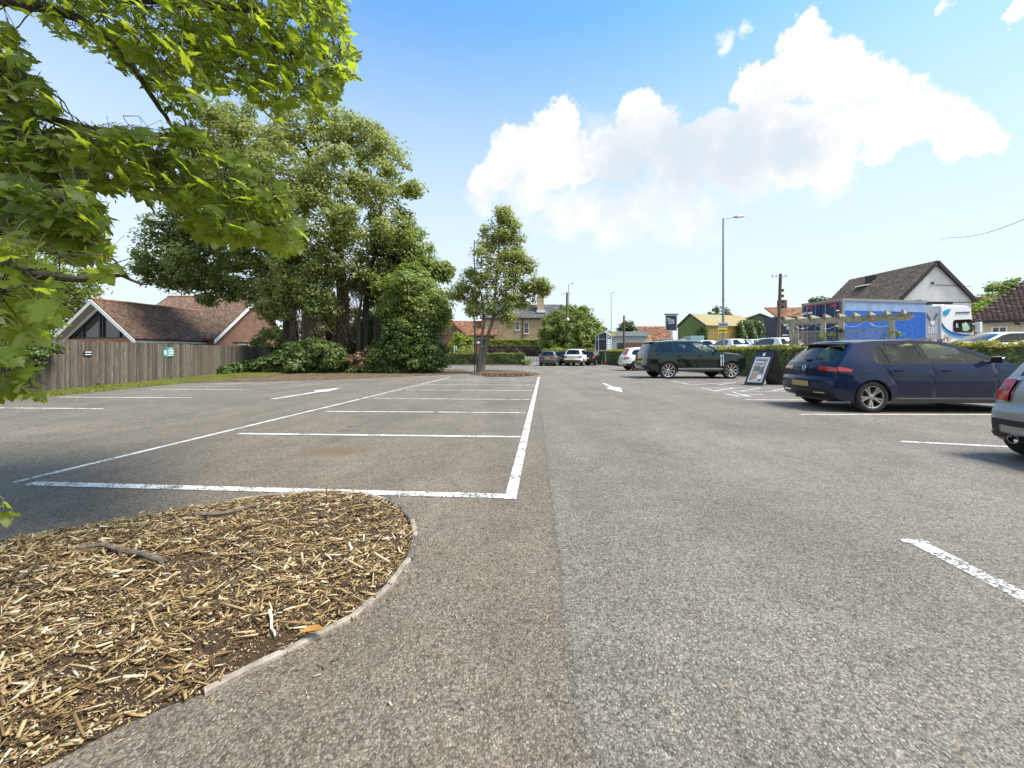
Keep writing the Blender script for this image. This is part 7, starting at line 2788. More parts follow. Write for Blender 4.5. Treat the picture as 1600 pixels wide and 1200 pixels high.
    prof = [(x0, 0.45), (x1 - 0.05, 0.42), (x1 + 0.02, 0.9), (x1 - 0.02, 1.55), (x1 - 0.16, 2.62), (x1 - 0.26, 3.06), (x1 - 0.55, 3.20), (x0 + 0.15, 3.24), (x0, 3.16)]
    mb = MB()
    mb.prism(prof, lambda u, v, w: (u, w, v), 0.02, WB + 0.02)
    cab = mb.build('cab', MAT['lorry_white'], t)
    bv = cab.modifiers.new('round', 'BEVEL')
    bv.width = 0.07
    bv.segments = 3
    PMc = lambda poly, nm, m, y=0.0, th=0.015: (lambda b_: (b_.prism(poly, lambda u, v, w: (u, w, v), y - th, y + 0.03), b_.build(nm, MAT[m], cab))[1])(MB())
    PMc([(x0 + 0.85, 1.75), (x0 + 0.85, 2.28), (x0 + 0.95, 2.36), (x1 - 0.34, 2.42), (x1 - 0.24, 2.36), (x1 - 0.17, 1.72), (x1 - 0.3, 1.64), (x0 + 0.98, 1.66)], 'side_window', 'gloss_black')
    PMc([(x0 + 1.48, 1.76), (x0 + 1.42, 2.16), (x0 + 1.75, 2.24), (x0 + 1.9, 2.1), (x0 + 2.02, 1.86), (x0 + 1.8, 1.72)], 'window_reflection_sheet', 'reflection_green', -0.012, 0.006)  # green reflection in the cab glass, painted as a thin sheet
    text_mesh('window_sign', 'R', 0.36, MAT['white_paint'], cab, Matrix.Translation((x0 + 1.08, -0.02, 2.02)) @ RX)
    # sweeping stripes
    def sweep(z_, w0, m, nm, off):
        up, lo = [], []
        for k in range(15):
            u = k / 14
            x = x0 + 0.02 + (x1 - x0 - 0.04) * u
            z = z_ + 0.62 * math.exp(-u * 5.2) - 0.05 * u
            w = w0 * (0.6 + 0.4 * math.sin(math.pi * min(1, u * 1.1)))
            up.append((x, z + w / 2))
            lo.append((x, z - w / 2))
        PMc(up + lo[::-1], nm, m, 0.0, off)
    sweep(1.50, 0.13, 'lorry_blue', 'blue_stripe', 0.012)
    sweep(1.36, 0.10, 'lorry_teal', 'teal_stripe', 0.010)
    PMc([(x0, 0.45), (x1 - 0.3, 0.45), (x1 - 0.4, 0.62), (x0 + 0.9, 0.72), (x0, 0.68)], 'blue_skirt', 'lorry_blue')
    PMc([(x0 + 0.10, 2.68), (x0 + 0.14, 2.86), (x0 + 0.34, 2.96), (x0 + 0.66, 2.98), (x0 + 0.52, 2.82), (x0 + 0.44, 2.66), (x0 + 0.26, 2.60)], 'cab_emblem', 'lorry_teal')
    for k, w in enumerate((0.11, 0.09, 0.12, 0.08, 0.10, 0.10, 0.11, 0.09)):
        x = x0 + 1.02 + k * 0.13
        PMc([(x, 2.74 + 0.004 * k), (x + w, 2.744 + 0.004 * k), (x + w, 2.83 + 0.004 * k), (x, 2.826 + 0.004 * k)], 'lettering', 'print_grey')
    PMc([(x0 + 1.42, 1.08), (x0 + 1.75, 1.08), (x0 + 1.68, 1.2), (x0 + 1.46, 1.22)], 'door_handle', 'gloss_black')
    mb = MB()
    mb.bbox((x1 - 0.13, 0.3, 1.7), (x1 - 0.02, WB - 0.3, 2.5))
    mb.build('windscreen', MAT['gloss_black'], cab)
    mb = MB()
    mb.bbox((x1 - 0.15, -0.30, 1.65), (x1 + 0.02, -0.08, 2.25))
    mb.bbox((x1 - 0.1, -0.1, 2.1), (x1 - 0.05, 0.1, 2.18))
    mb.build('wing_mirror', MAT['lorry_white'], cab)
    mb = MB()
    mb.bbox((x0 + 0.1, 0.5, 3.22), (x1 - 0.7, WB - 0.5, 3.30))
    mb.build('roof_hatch', MAT['lorry_white'], cab)
    for x in (1.4, 2.5, x0 + 1.25):
        for y in (0.2, WB - 0.2):
            mb = MB()
            mb.lathe([(0.0, -0.16), (0.30, -0.16), (0.5, -0.13), (0.5, 0.13), (0.30, 0.16), (0.0, 0.16)], (x, y, 0.5), 'Y', 28)
            mb.build('wheel', MAT['rubber'], t, smooth=True)


lorry()

# ================================================================== PERGOLA
def pergola():
    A, B = Vector((13.95, 20.0, 0)), Vector((16.65, 17.1, 0))
    d = (B - A).normalized()
    nn = Vector((d.y, -d.x, 0))
    if nn.y > 0:
        nn = -nn
    L = (B - A).length
    t = thing('pergola', 'weathered timber pergola with trellis panels standing behind the hedge', 'pergola', tuple(A), math.atan2(d.y, d.x))
    # local x along the beam, y = left of it (away from viewer when negative n)
    H = 2.92
    posts = [0.12, 1.38, 2.05, L - 0.2]
    for i, x in enumerate(posts):
        mb = MB()
        mb.box((x, 0, H / 2 - 0.1), (0.19, 0.19, H - 0.2))
        mb.build('post', MAT['timber_old'], t)
    for x in (0.15, L - 0.25):
        mb = MB()
        mb.box((x, 0.95, H / 2 - 0.1), (0.14, 0.14, H - 0.2))
        mb.build('post', MAT['timber_old'], t)
    for y in (-0.10, 1.0):
        mb = MB()
        mb.prism([(-0.38, 0.02), (-0.22, -0.14), (L + 0.25, -0.14), (L + 0.45, 0.02), (L + 0.45, 0.10), (-0.38, 0.10)], lambda u, v, w: (u, w, H - 0.10 + v), y - 0.03, y + 0.03)
        mb.build('beam', MAT['timber_old'], t)
    first = None
    n = 9
    for i in range(n):
        x = -0.1 + (L + 0.25) * i / (n - 1)
        if first is None:
            mb = MB()
            mb.prism([(-0.45, 0.0), (-0.30, -0.12), (1.32, -0.12), (1.45, 0.0), (1.45, 0.10), (-0.45, 0.10)], lambda u, v, w: (w, u, v), -0.04, 0.04)
            first = mb.build('rafter', MAT['timber_old'], t)
            o = first
        else:
            o = link(first.copy(), t)
        o.location = (x, 0, H + 0.045)
        o.rotation_euler = (0, 0, random.uniform(-0.03, 0.03))
    MAT['lattice'] = plain('lattice', (0.46, 0.42, 0.36), 0.9, var=0.2)
    for a, b in ((0.20, 1.31), (2.13, L - 0.28)):
        mb = MB()
        z0, z1 = 0.75, 2.28
        w, h = b - a, z1 - z0
        p = 0.125
        k = -h
        while k < w:
            for sg in (1, -1):
                pts = []
                u0, u1 = max(k, 0), min(k + h, w)
                if u1 - u0 > 0.02:
                    z_0, z_1 = u0 - k, u1 - k
                    if sg < 0:
                        xa, xb = b - u0, b - u1
                    else:
                        xa, xb = a + u0, a + u1
                    mb.bar((xa, 0.012 * sg, z0 + z_0), (xb, 0.012 * sg, z0 + z_1), 0.014, 0.042, up=(0, 1, 0))
            k += p
        o = mb.build('trellis', MAT['lattice'], t)
        mb = MB()
        for q in ((a, z0, b, z0), (a, z1, b, z1)):
            mb.bar((q[0], 0, q[1]), (q[2], 0, q[3]), 0.05, 0.05)
        mb.bar((a + .02, 0, z0), (a + .02, 0, z1), 0.04, 0.05)
        mb.bar((b - .02, 0, z0), (b - .02, 0, z1), 0.04, 0.05)
        mb.build('trellis_frame', MAT['timber_old'], t)
    # string of festoon lights
    mb = MB()
    for i in range(4):
        xa, xb = posts[0] + i * (L / 4.2), posts[0] + (i + 1) * (L / 4.2)
        mb.tube([(xa + (xb - xa) * k / 8, -0.12, 2.7 - 0.28 * math.sin(math.pi * k / 8) - 0.05 * (i % 2)) for k in range(9)], 0.011, 4)
    fl = mb.build('light_string', MAT['print_pale'], t)
    mb = MB()
    mb.lathe([(0.0, -0.09), (0.06, -0.07), (0.08, 0.0), (0.05, 0.07), (0.0, 0.09)], (posts[2], -0.16, 2.28), 'Z', 12)
    mb.build('lantern', MAT['dark_metal'], t, smooth=True)
    mb = MB()
    mb.tube([(-0.02, -0.13, 2.72), (0.0, -0.14, 2.55)], 0.02, 5)
    mb.tube([(0.0, -0.14, 2.55), (-0.02, -0.15, 2.42)], [0.05, 0.06], 8)
    mb.build('bulb_lamp', MAT['white_paint'], t)


pergola()

# ================================================================== SIGNS, POSTS, LAMPS
def a_board():
    # inverted V of two leaves; the printed leaf faces left towards the lane
    p0, p1 = G(1171, 599.5), G(1190.5, 603)      # foot of the printed leaf
    q0, q1 = G(1203, 600.5), G(1223.5, 602.5)
    base = (p0 + q1) / 2
    t = thing('a_board', 'navy folding A board with a framed poster beside the painted hatching', 'sign', tuple(base), 0)
    H = 1.32
    topc = Vector((base.x + 0.04, base.y + 0.02, H))
    wdir = (p1 - p0).normalized()
    wdir = Vector((0.80, -0.60, 0)).normalized()
    wd = 0.62
    # ridge line of the board
    r0 = Vector((PT(1188, 546, 15.2).x, 15.45, H))
    r1 = r0 + wdir * wd
    sl = Vector((-0.62, -0.22, -H))
    f0, f1 = r0 + sl, r1 + sl
    sb_ = Vector((0.50, 0.16, -H))
    g0, g1 = r0 + sb_, r1 + sb_

    def leaf(a0, a1, b0, b1, nm, m, th=0.035):
        n_ = (a1 - a0).cross(b0 - a0).normalized()
        mb = MB()
        V = [a0, a1, b1, b0]
        V += [v + n_ * th for v in V]
        mb.raw(V, [(0, 1, 2, 3), (7, 6, 5, 4), (0, 4, 5, 1), (1, 5, 6, 2), (2, 6, 7, 3), (3, 7, 4, 0)])
        o = mb.build(nm, MAT[m], t, world=True)
        PM[o.name] = PM[t.name]
        return o, n_
    lf_, n_ = leaf(r0, r1, f0, f1, 'front_leaf', 'navy')
    bk, n2 = leaf(r0 + Vector((0.05, 0, 0)), r1 + Vector((0.05, 0, 0)), g0, g1, 'back_leaf', 'board_back')
    if n_.x > 0:
        n_ = -n_

    def on(u, v, o):       # u across 0..1, v down 0..1
        return r0.lerp(r1, u) + sl * v + n_ * o

    def rect(u0, u1, v0, v1, o, nm, m, par=lf_, th=0.01):
        mb = MB()
        V = [on(u0, v0, o), on(u1, v0, o), on(u1, v1, o), on(u0, v1, o)]
        V += [v - n_ * th for v in V]
        mb.raw(V, [(0, 1, 2, 3), (7, 6, 5, 4), (0, 4, 5, 1), (1, 5, 6, 2), (2, 6, 7, 3), (3, 7, 4, 0)])
        return mb.build(nm, MAT[m], par, world=True)
    o0 = 0.045
    fr = rect(0.12, 0.88, 0.20, 0.92, o0, 'poster_frame', 'frame_silver', th=0.02)
    rect(0.17, 0.83, 0.23, 0.89, o0 + 0.006, 'poster', 'poster', th=0.004)
    MAT_ = [(0.2, 0.8, 0.27, 0.30, 'print_grey'), (0.22, 0.62, 0.33, 0.36, 'print_pale'), (0.3, 0.78, 0.39, 0.41, 'print_grey'), (0.25, 0.55, 0.46, 0.60, 'poster_dark'), (0.58, 0.78, 0.48, 0.66, 'poster_dark'),
            (0.24, 0.5, 0.66, 0.80, 'poster_tan'), (0.55, 0.78, 0.72, 0.82, 'print_pale'), (0.66, 0.79, 0.84, 0.87, 'navy')]
    for u0, u1, v0, v1, m in MAT_:
        rect(u0, u1, v0, v1, o0 + 0.011, 'poster_print', m, th=0.004)
    # emblem at the head: a small crowned shape
    mb = MB()
    for (u, v, w, h) in ((0.44, 0.115, 0.12, 0.05), (0.43, 0.08, 0.03, 0.03), (0.485, 0.06, 0.03, 0.05), (0.54, 0.08, 0.03, 0.03)):
        V = [on(u, v, o0), on(u + w, v, o0), on(u + w, v + h, o0), on(u, v + h, o0)]
        mb.face(V)
    mb.build('emblem', MAT['print_pale'], lf_, world=True, fix=False)
    mb = MB()
    mb.bar(r0 + Vector((0.02, 0, 0.0)), r1 + Vector((0.02, 0, 0.0)), 0.10, 0.05)
    mb.build('hinge_bar', MAT['navy'], t, world=True)


MAT['board_back'] = plain('board_back', (0.025, 0.022, 0.021), 0.35, var=0.3, vscale=3)
MAT['frame_silver'] = plain('frame_silver', (0.62, 0.63, 0.66), 0.3, metal=0.4)
MAT['poster'] = plain('poster', (0.40, 0.385, 0.34), 0.35, var=0.25, vscale=7)
MAT['poster_dark'] = plain('poster_dark', (0.15, 0.15, 0.15), 0.4, var=0.4, vscale=12)
MAT['poster_tan'] = plain('poster_tan', (0.35, 0.28, 0.18), 0.4, var=0.4, vscale=12)
a_board()


def street_lamp(x, y, h, label, arm=1.2, r=0.085, side=1, group=None, zb=0.0):
    t = thing('street_lamp', label, 'street lamp', (x, y, zb), 0, group)
    mb = MB()
    mb.tube([(0, 0, 0), (0, 0, 1.4), (0, 0, 1.42), (0, 0, h)], [r * 1.3, r * 1.3, r, r * 0.55], 12)
    mb.build('column', MAT['steel_grey'], t, smooth=True)
    mb = MB()
    mb.tube([(0, 0, h - 0.05), (side * arm * 0.35, 0, h + 0.05), (side * arm * 0.6, 0, h + 0.09)], 0.035, 8)
    mb.build('bracket_arm', MAT['steel_grey'], t, smooth=True)
    mb = MB()
    a = side * arm
    V = []
    for x_, w, z0, z1 in ((a * 0.5, 0.06, 0.04, 0.12), (a * 0.65, 0.13, 0.055, 0.16), (a * 0.9, 0.15, 0.09, 0.18), (a * 1.02, 0.09, 0.11, 0.16)):
        V += [(x_, -w, h + z0), (x_, w, h + z0), (x_, w * 0.7, h + z1), (x_, -w * 0.7, h + z1)]
    F = [(4 * i + j, 4 * i + (j + 1) % 4, 4 * i + 4 + (j + 1) % 4, 4 * i + 4 + j) for i in range(3) for j in range(4)] + [(0, 1, 2, 3), (15, 14, 13, 12)]
    mb.raw(V, F)
    mb.build('lamp_head', MAT['steel_grey'], t)
    return t


def zat(py, Y):
    return CAM_H + (HY - py) / FPX * Y


Y = 25.5
lx = PT(1130, 552, Y).x
lp = street_lamp(lx, Y, zat(341, Y), 'tall grey street lamp with direction plates just behind the hedge', 1.35)
for (px0, px1, py0, py1, nm, m, lb) in ((1122.5, 1137.5, 504, 511, 'direction_plate', 'panel_grey', 'small grey direction plate on the tall street lamp'), (1121.5, 1136, 512, 520, 'direction_plate', 'sign_yellow', 'small yellow direction plate on the tall street lamp')):
    a, b = PT(px0, py1, Y - 0.14), PT(px1, py0, Y - 0.14)
    st = thing('direction_plate', lb, 'sign', (lx, Y - 0.14, a.z), 0)
    mb = MB()
    mb.bbox((a.x, Y - 0.16, a.z), (b.x, Y - 0.12, b.z))
    mb.build('plate', MAT[m], st, world=True)
    mb = MB()
    w = b.x - a.x
    for k in range(4):
        mb.bbox((a.x + w * (0.1 + 0.21 * k), Y - 0.168, a.z + 0.10), (a.x + w * (0.25 + 0.21 * k), Y - 0.161, a.z + 0.19))
    mb.build('print', MAT['notice_black'], st, world=True)
    mb = MB()
    mb.bbox((lx - 0.09, Y - 0.12, a.z + 0.08), (lx + 0.09, Y + 0.1, a.z + 0.12))
    mb.build('clamp', MAT['steel_grey'], st, world=True)
street_lamp(PT(888.5, 552, 60).x, 60, zat(444, 60), 'slim street lamp right behind the leaning wooden pole', 0.9, 0.08)
street_lamp(PT(955, 552, 66).x, 66, zat(458, 66), 'thin pale street lamp behind the directory board', 0.6, 0.07)


def wood_pole(px, py, Y, label, lean=0.0, cross=True, steps=False, r=0.14):
    x = PT(px, 552, Y).x
    h = zat(py, Y)
    t = thing('utility_pole', label, 'utility pole', (x - lean, Y, 0), 0)
    mb = MB()
    mb.tube([(0, 0, 0), (lean * 0.5, 0, h * 0.5), (lean, 0, h)], [r * 1.15, r, r * 0.8], 10)
    mb.build('pole', MAT['pole_wood'], t, smooth=True)
    if cross:
        mb = MB()
        mb.bar((lean - 0.75, -r, h - 0.25), (lean + 0.45, -r, h - 0.2), 0.025, 0.03)
        for xx in (-0.7, -0.4, 0.3):
            mb.tube([(lean + xx, -r, h - 0.22), (lean + xx, -r, h - 0.08)], 0.035, 6)
        mb.build('cross_arm', MAT['steel_grey'], t)
    if steps:
        for k in range(4):
            mb = MB()
            mb.bbox((lean * 0.8 + r * .8, -0.12, h - 2.6 + k * 0.42), (lean * 0.8 + r * .8 + 0.13, 0.10, h - 2.42 + k * 0.42))
            mb.build('junction_box', MAT['dark_metal'], t)
    return t


wood_pole(1219.5, 428, 30, 'leaning brown wooden utility pole between the olive barn and the navy shop', 0.22, True, True, 0.125)
up = wood_pole(886, 457, 52, 'ivy footed wooden utility pole rising out of the round dark tree', 0.05, True, False, 0.16)
bush('pole_ivy', 'ivy climbing the foot of the wooden pole', [puff(886, 545, 5, 51.6, (1, .8, 2.0)), puff(889, 532, 3.5, 51.7, (1, .8, 2.4)), puff(887, 515, 3, 51.7, (1, .8, 3.0))], MAT['leaf_ivy'], 0.2, 20, 26, 0.25, 'ivy')
mb = MB()
pp = PT(887, 499, 51.7)
mb.lathe([(0, -0.22), (0.16, -0.18), (0.2, 0.0), (0.14, 0.2), (0, 0.24)], tuple(pp), 'Z', 10)
tag(mb.build('transformer_can', MAT['upvc'], loc=tuple(pp), smooth=True), 'small white canister fixed to the ivy footed wooden pole', 'canister')
wood_pole(975, 493, 74, 'short dark wooden pole beside the thin far tree', 0.0, False, False, 0.2)

# overhead cable entering at the right
mb = MB()
a, b = PT(1482, 371, 26), PT(1640, 326, 13)
n = 40
pts = [a.lerp(b, i / n) + Vector((0, 0, -0.30 * math.sin(math.pi * i / n))) for i in range(n + 1)]
far = PT(1219, 432, 30)
pts = [far.lerp(a, i / 20) + Vector((0, 0, -0.5 * math.sin(math.pi * i / 20))) for i in range(20)] + pts
mb.tube(pts, [0.0022] * 20 + [0.011] * (len(pts) - 20), 5)
tag(mb.build('overhead_cable', MAT['dark_metal'], loc=tuple(far)), 'thin overhead cable crossing the sky above the white house', 'cable')


def directory_board():
    Y = 44.5
    t = thing('directory_board', 'navy and white directory board with a curved top on white posts', 'sign', (PT(946, 552, Y).x, Y, 0), 0)
    xa, xb, xc = PT(934, 552, Y).x, PT(946, 552, Y).x, PT(954.5, 552, Y).x
    z0, z1 = zat(547.5, Y), zat(520, Y)
    ya, yb, yc = Y + 0.9, Y - 0.35, Y + 0.15
    # left leaf (navy, arched top)
    def leaf(p0, p1, z0, z1, z2, nm, m):   # z1 at the outer edge, z2 at the inner edge
        p0, p1 = Vector((*p0, 0)), Vector((*p1, 0))
        dd = (p1 - p0)
        n_ = Vector((dd.y, -dd.x, 0)).normalized()
        up = [(0, z0), (1, z0), (1, z2)] + [(1 - k / 6, z2 + (z1 - z2) * (k / 6) ** 1.6) for k in range(1, 7)]
        mb = MB()
        mb.prism(up, lambda u, v, w: tuple(p0 + dd * u + Vector((0, 0, v)) + n_ * w), 0.0, 0.06)
        return mb.build(nm, MAT[m], t, world=True), p0, dd, n_
    a, p0, dd, n_ = leaf((xa, ya), (xb, yb), z0, z1 - 0.42, z1, 'navy_panel', 'navy')
    mb = MB()
    q = lambda u, v, w=0.08: tuple(p0 + dd * u + Vector((0, 0, v)) + n_ * w)
    mb.bar(q(0, z0 - 0.1), q(0, z1 - 0.42), 0.07, 0.07)
    mb.bar(q(0, z1 - 0.42), q(0.35, z1 - 0.12), 0.07, 0.07)
    mb.bar(q(0.35, z1 - 0.12), q(1, z1 + 0.05), 0.07, 0.07)
    mb.bar(q(0.30, z0 - 0.35), q(0.30, z1 - 0.3), 0.07, 0.07)
    mb.bar(q(0, z0), q(1, z0), 0.07, 0.07)
    mb.bar(q(0.02, z1 - 0.7), q(1, z1 - 0.7), 0.05, 0.05)
    mb.build('white_frame', MAT['white_paint'], t, world=True)
    b, p0, dd, n_ = leaf((xb, yb), (xc, yc), z0, z1, z1 - 0.3, 'list_panel', 'navy')
    q = lambda u, v, w=0.08: tuple(p0 + dd * u + Vector((0, 0, v)) + n_ * w)
    mb = MB()
    mb.bar(q(0.02, z0 - 0.05), q(0.02, z1 + 0.0), 0.09, 0.09)
    mb.bar(q(1, z0 - 0.05), q(1, z1 - 0.3), 0.09, 0.09)
    mb.bar(q(0, z0), q(1, z0), 0.08, 0.08)
    mb.bar(q(0, z1), q(1, z1 - 0.3), 0.08, 0.08)
    mb.build('white_frame', MAT['white_paint'], t, world=True)
    for k in range(6):
        z = z0 + 0.16 + k * 0.2
        mb = MB()
        mb.bar(q(0.17, z), q(0.85, z), 0.03, 0.10)
        mb.build('name_plate', MAT['sign_print'], t, world=True)
    mb = MB()
    mb.bar(q(0.5, z1 - 0.62), q(0.5, z1 - 0.2), 0.02, 0.08)
    mb.build('emblem', MAT['sign_print'], t, world=True)
    for x, y in ((xb, yb), (xc, yc)):
        mb = MB()
        mb.bbox((x - 0.11, y - 0.16, 0), (x + 0.11, y + 0.06, z0))
        mb.build('post', MAT['upvc'], t, world=True)
    mb = MB()
    mb.tube([(xb - 0.05, yb, z1), (xb - 0.05, yb, z1 + 0.28)], [0.07, 0.02], 6)
    mb.build('finial', MAT['white_paint'], t, world=True)
    c = Vector((xb - 0.12, yb - 0.45, 0))
    k = thing('traffic_cone', 'orange and white traffic cone at the foot of the directory board', 'traffic cone', tuple(c), 0)
    mb = MB()
    mb.box((0, 0, 0.02), (0.42, 0.42, 0.04))
    mb.lathe([(0.17, 0.04), (0.10, 0.40)], (0, 0, 0), 'Z', 16)
    mb.lathe([(0.065, 0.58), (0.03, 0.76), (0.0, 0.76)], (0, 0, 0), 'Z', 16)
    mb.build('cone_body', MAT['cone_orange'], k, smooth=True)
    mb = MB()
    mb.lathe([(0.10, 0.40), (0.065, 0.58)], (0, 0, 0), 'Z', 16)
    mb.build('white_band', MAT['white_paint'], k, smooth=True)


MAT['cone_orange'] = plain('cone_orange', (0.75, 0.16, 0.05), 0.5)
directory_board()


def pub_sign():
    Y = 47.0
    x0, x1 = PT(1041, 552, Y).x, PT(1056.5, 552, Y).x
    z0, z1 = zat(516, Y), zat(493.5, Y)
    xm = (x0 + x1) / 2
    t = thing('pub_sign', 'navy hanging pub sign with white script in a white frame', 'sign', (xm, Y, 0), 0)
    mb = MB()
    mb.bbox((x0, Y - 0.05, z0), (x1, Y + 0.05, z1))
    pn = mb.build('panel', MAT['navy'], t, world=True)
    PM[pn.name] = PM[t.name]
    mb = MB()
    for a, b in (((x0 - .06, Y, z0 - .05), (x0 - .06, Y, z1 + .1)), ((x1 + .06, Y, z0 - .05), (x1 + .06, Y, z1 + .1)), ((x0 - .06, Y, z0), (x1 + .06, Y, z0)), ((x0 - .06, Y, z1 + 0.06), (x1 + .06, Y, z1 + 0.06))):
        mb.bar(a, b, 0.08, 0.08)
    mb.build('frame', MAT['panel_grey'], t, world=True)
    mb = MB()
    mb.bbox((x0 - 0.2, Y - 0.15, z1 + 0.13), (x1 + 0.2, Y + 0.15, z1 + 0.24))
    mb.build('cap', MAT['frame_dark'], t, world=True)
    text_mesh('script', 'The', 0.62, MAT['sign_print'], pn, Matrix.Translation((-0.10, -0.06, z0 + (z1 - z0) * 0.70)) @ RX, sx=0.9)
    mb = MB()
    yy = Y - 0.07
    zc = z0 + (z1 - z0) * 0.46
    pts = [(x0 + 0.30 + 0.64 * k / 18, yy, zc + 0.03 * k / 18 * 3 + 0.055 * math.sin(k * 1.5)) for k in range(19)]
    mb.tube(pts, 0.026, 5)
    mb.tube([(x0 + 0.32, yy, zc + 0.3), (x0 + 0.30, yy, zc - 0.06)], 0.03, 5)
    mb.build('script_line', MAT['sign_print'], pn, world=True)
    mb = MB()
    mb.bbox((xm - 0.13, Y - 0.1, 0), (xm + 0.13, Y + 0.1, z0 - 0.05))
    mb.build('post', MAT['timber_old'], t, world=True)


pub_sign()


def picket_fence():
    a, b = Vector((1.35, 41.2, 0)), Vector((3.1, 41.2, 0))
    t = thing('picket_fence', 'short white picket fence at the end of the clipped hedge', 'fence', tuple(a), 0)
    first = None
    n = 12
    for i in range(n):
        if first is None:
            mb = MB()
            mb.prism([(-0.045, 0.05), (0.045, 0.05), (0.045, 0.85), (0.0, 0.93), (-0.045, 0.85)], lambda u, v, w: (u, w, v), -0.01, 0.01)
            first = mb.build('picket', MAT['white_paint'], t)
            o = first
        else:
            o = link(first.copy(), t)
        o.location = (0.05 + i * 0.15, -0.03, 0)
    for z in (0.25, 0.7):
        mb = MB()
        mb.bbox((0, 0, z), (1.8, 0.03, z + 0.07))
        mb.build('rail', MAT['white_paint'], t)
    for x in (0.0, 1.8):
        mb = MB()
        mb.bbox((x - 0.05, 0.03, 0), (x + 0.05, 0.12, 1.0))
        mb.build('post', MAT['white_paint'], t)


picket_fence()

# ================================================================== OVERHANGING MAPLE
def maple_leaf_geo(k):
    rnd = random.Random(k)
    half = [(0.16, -0.07), (0.34, -0.10), (0.30, 0.06), (0.40, 0.10), (0.56, 0.17), (0.70, 0.34), (0.55, 0.36), (0.50, 0.45), (0.40, 0.43), (0.23, 0.42), (0.25, 0.55), (0.30, 0.64), (0.20, 0.70), (0.17, 0.80), (0.09, 0.86)]
    ring = [(0.0, 0.0)] + [(x * rnd.uniform(0.93, 1.07), y * rnd.uniform(0.95, 1.05)) for x, y in half] + [(0.0, 1.0)] + [(-x * rnd.uniform(0.93, 1.07), y * rnd.uniform(0.95, 1.05)) for x, y in reversed(half)]
    droop, fold, curl = rnd.uniform(0.10, 0.35), rnd.uniform(0.05, 0.35), rnd.uniform(-0.05, 0.15)

    def z(x, y):
        r = abs(x)
        return -fold * r * (0.6 + r) - droop * y * y + curl * math.sin(3 * y + 2 * x) * 0.3
    ring3 = [(x, y, z(x, y)) for x, y in ring]
    mids = [(0.0, 0.22), (0.0, 0.55)]
    V = ring3 + [(x, y, z(x, y) + 0.015) for x, y in mids]
    n = len(ring)
    c0, c1 = n, n + 1
    F = []
    for i in range(n):
        a, b = i, (i + 1) % n
        ya = (ring[a][1] + ring[b][1]) / 2
        F.append((a, b, c1 if ya > 0.5 else c0))
    it = 10
    F.append((c0, it, c1))
    F.append((c1, n - it, c0))
    return np.array(V), F


LEAVES = [maple_leaf_geo(k) for k in range(7)]

MAT['leaf_maple'] = leafmat('leaf_maple', (0.035, 0.070, 0.014), (0.080, 0.130, 0.022), (0.12, 0.165, 0.028), 0.58, (0.62, 0.74, 0.04), rough=0.45, spec=0.3, big=0.25)
MAT['leaf_stalk'] = plain('leaf_stalk', (0.12, 0.10, 0.04), 0.6)
MAT['seed_key'] = leafmat('seed_key', (0.25, 0.24, 0.06), (0.38, 0.33, 0.09), (0.42, 0.30, 0.10), 0.35, (0.6, 0.5, 0.1))


LEAF_MULT = 2.5


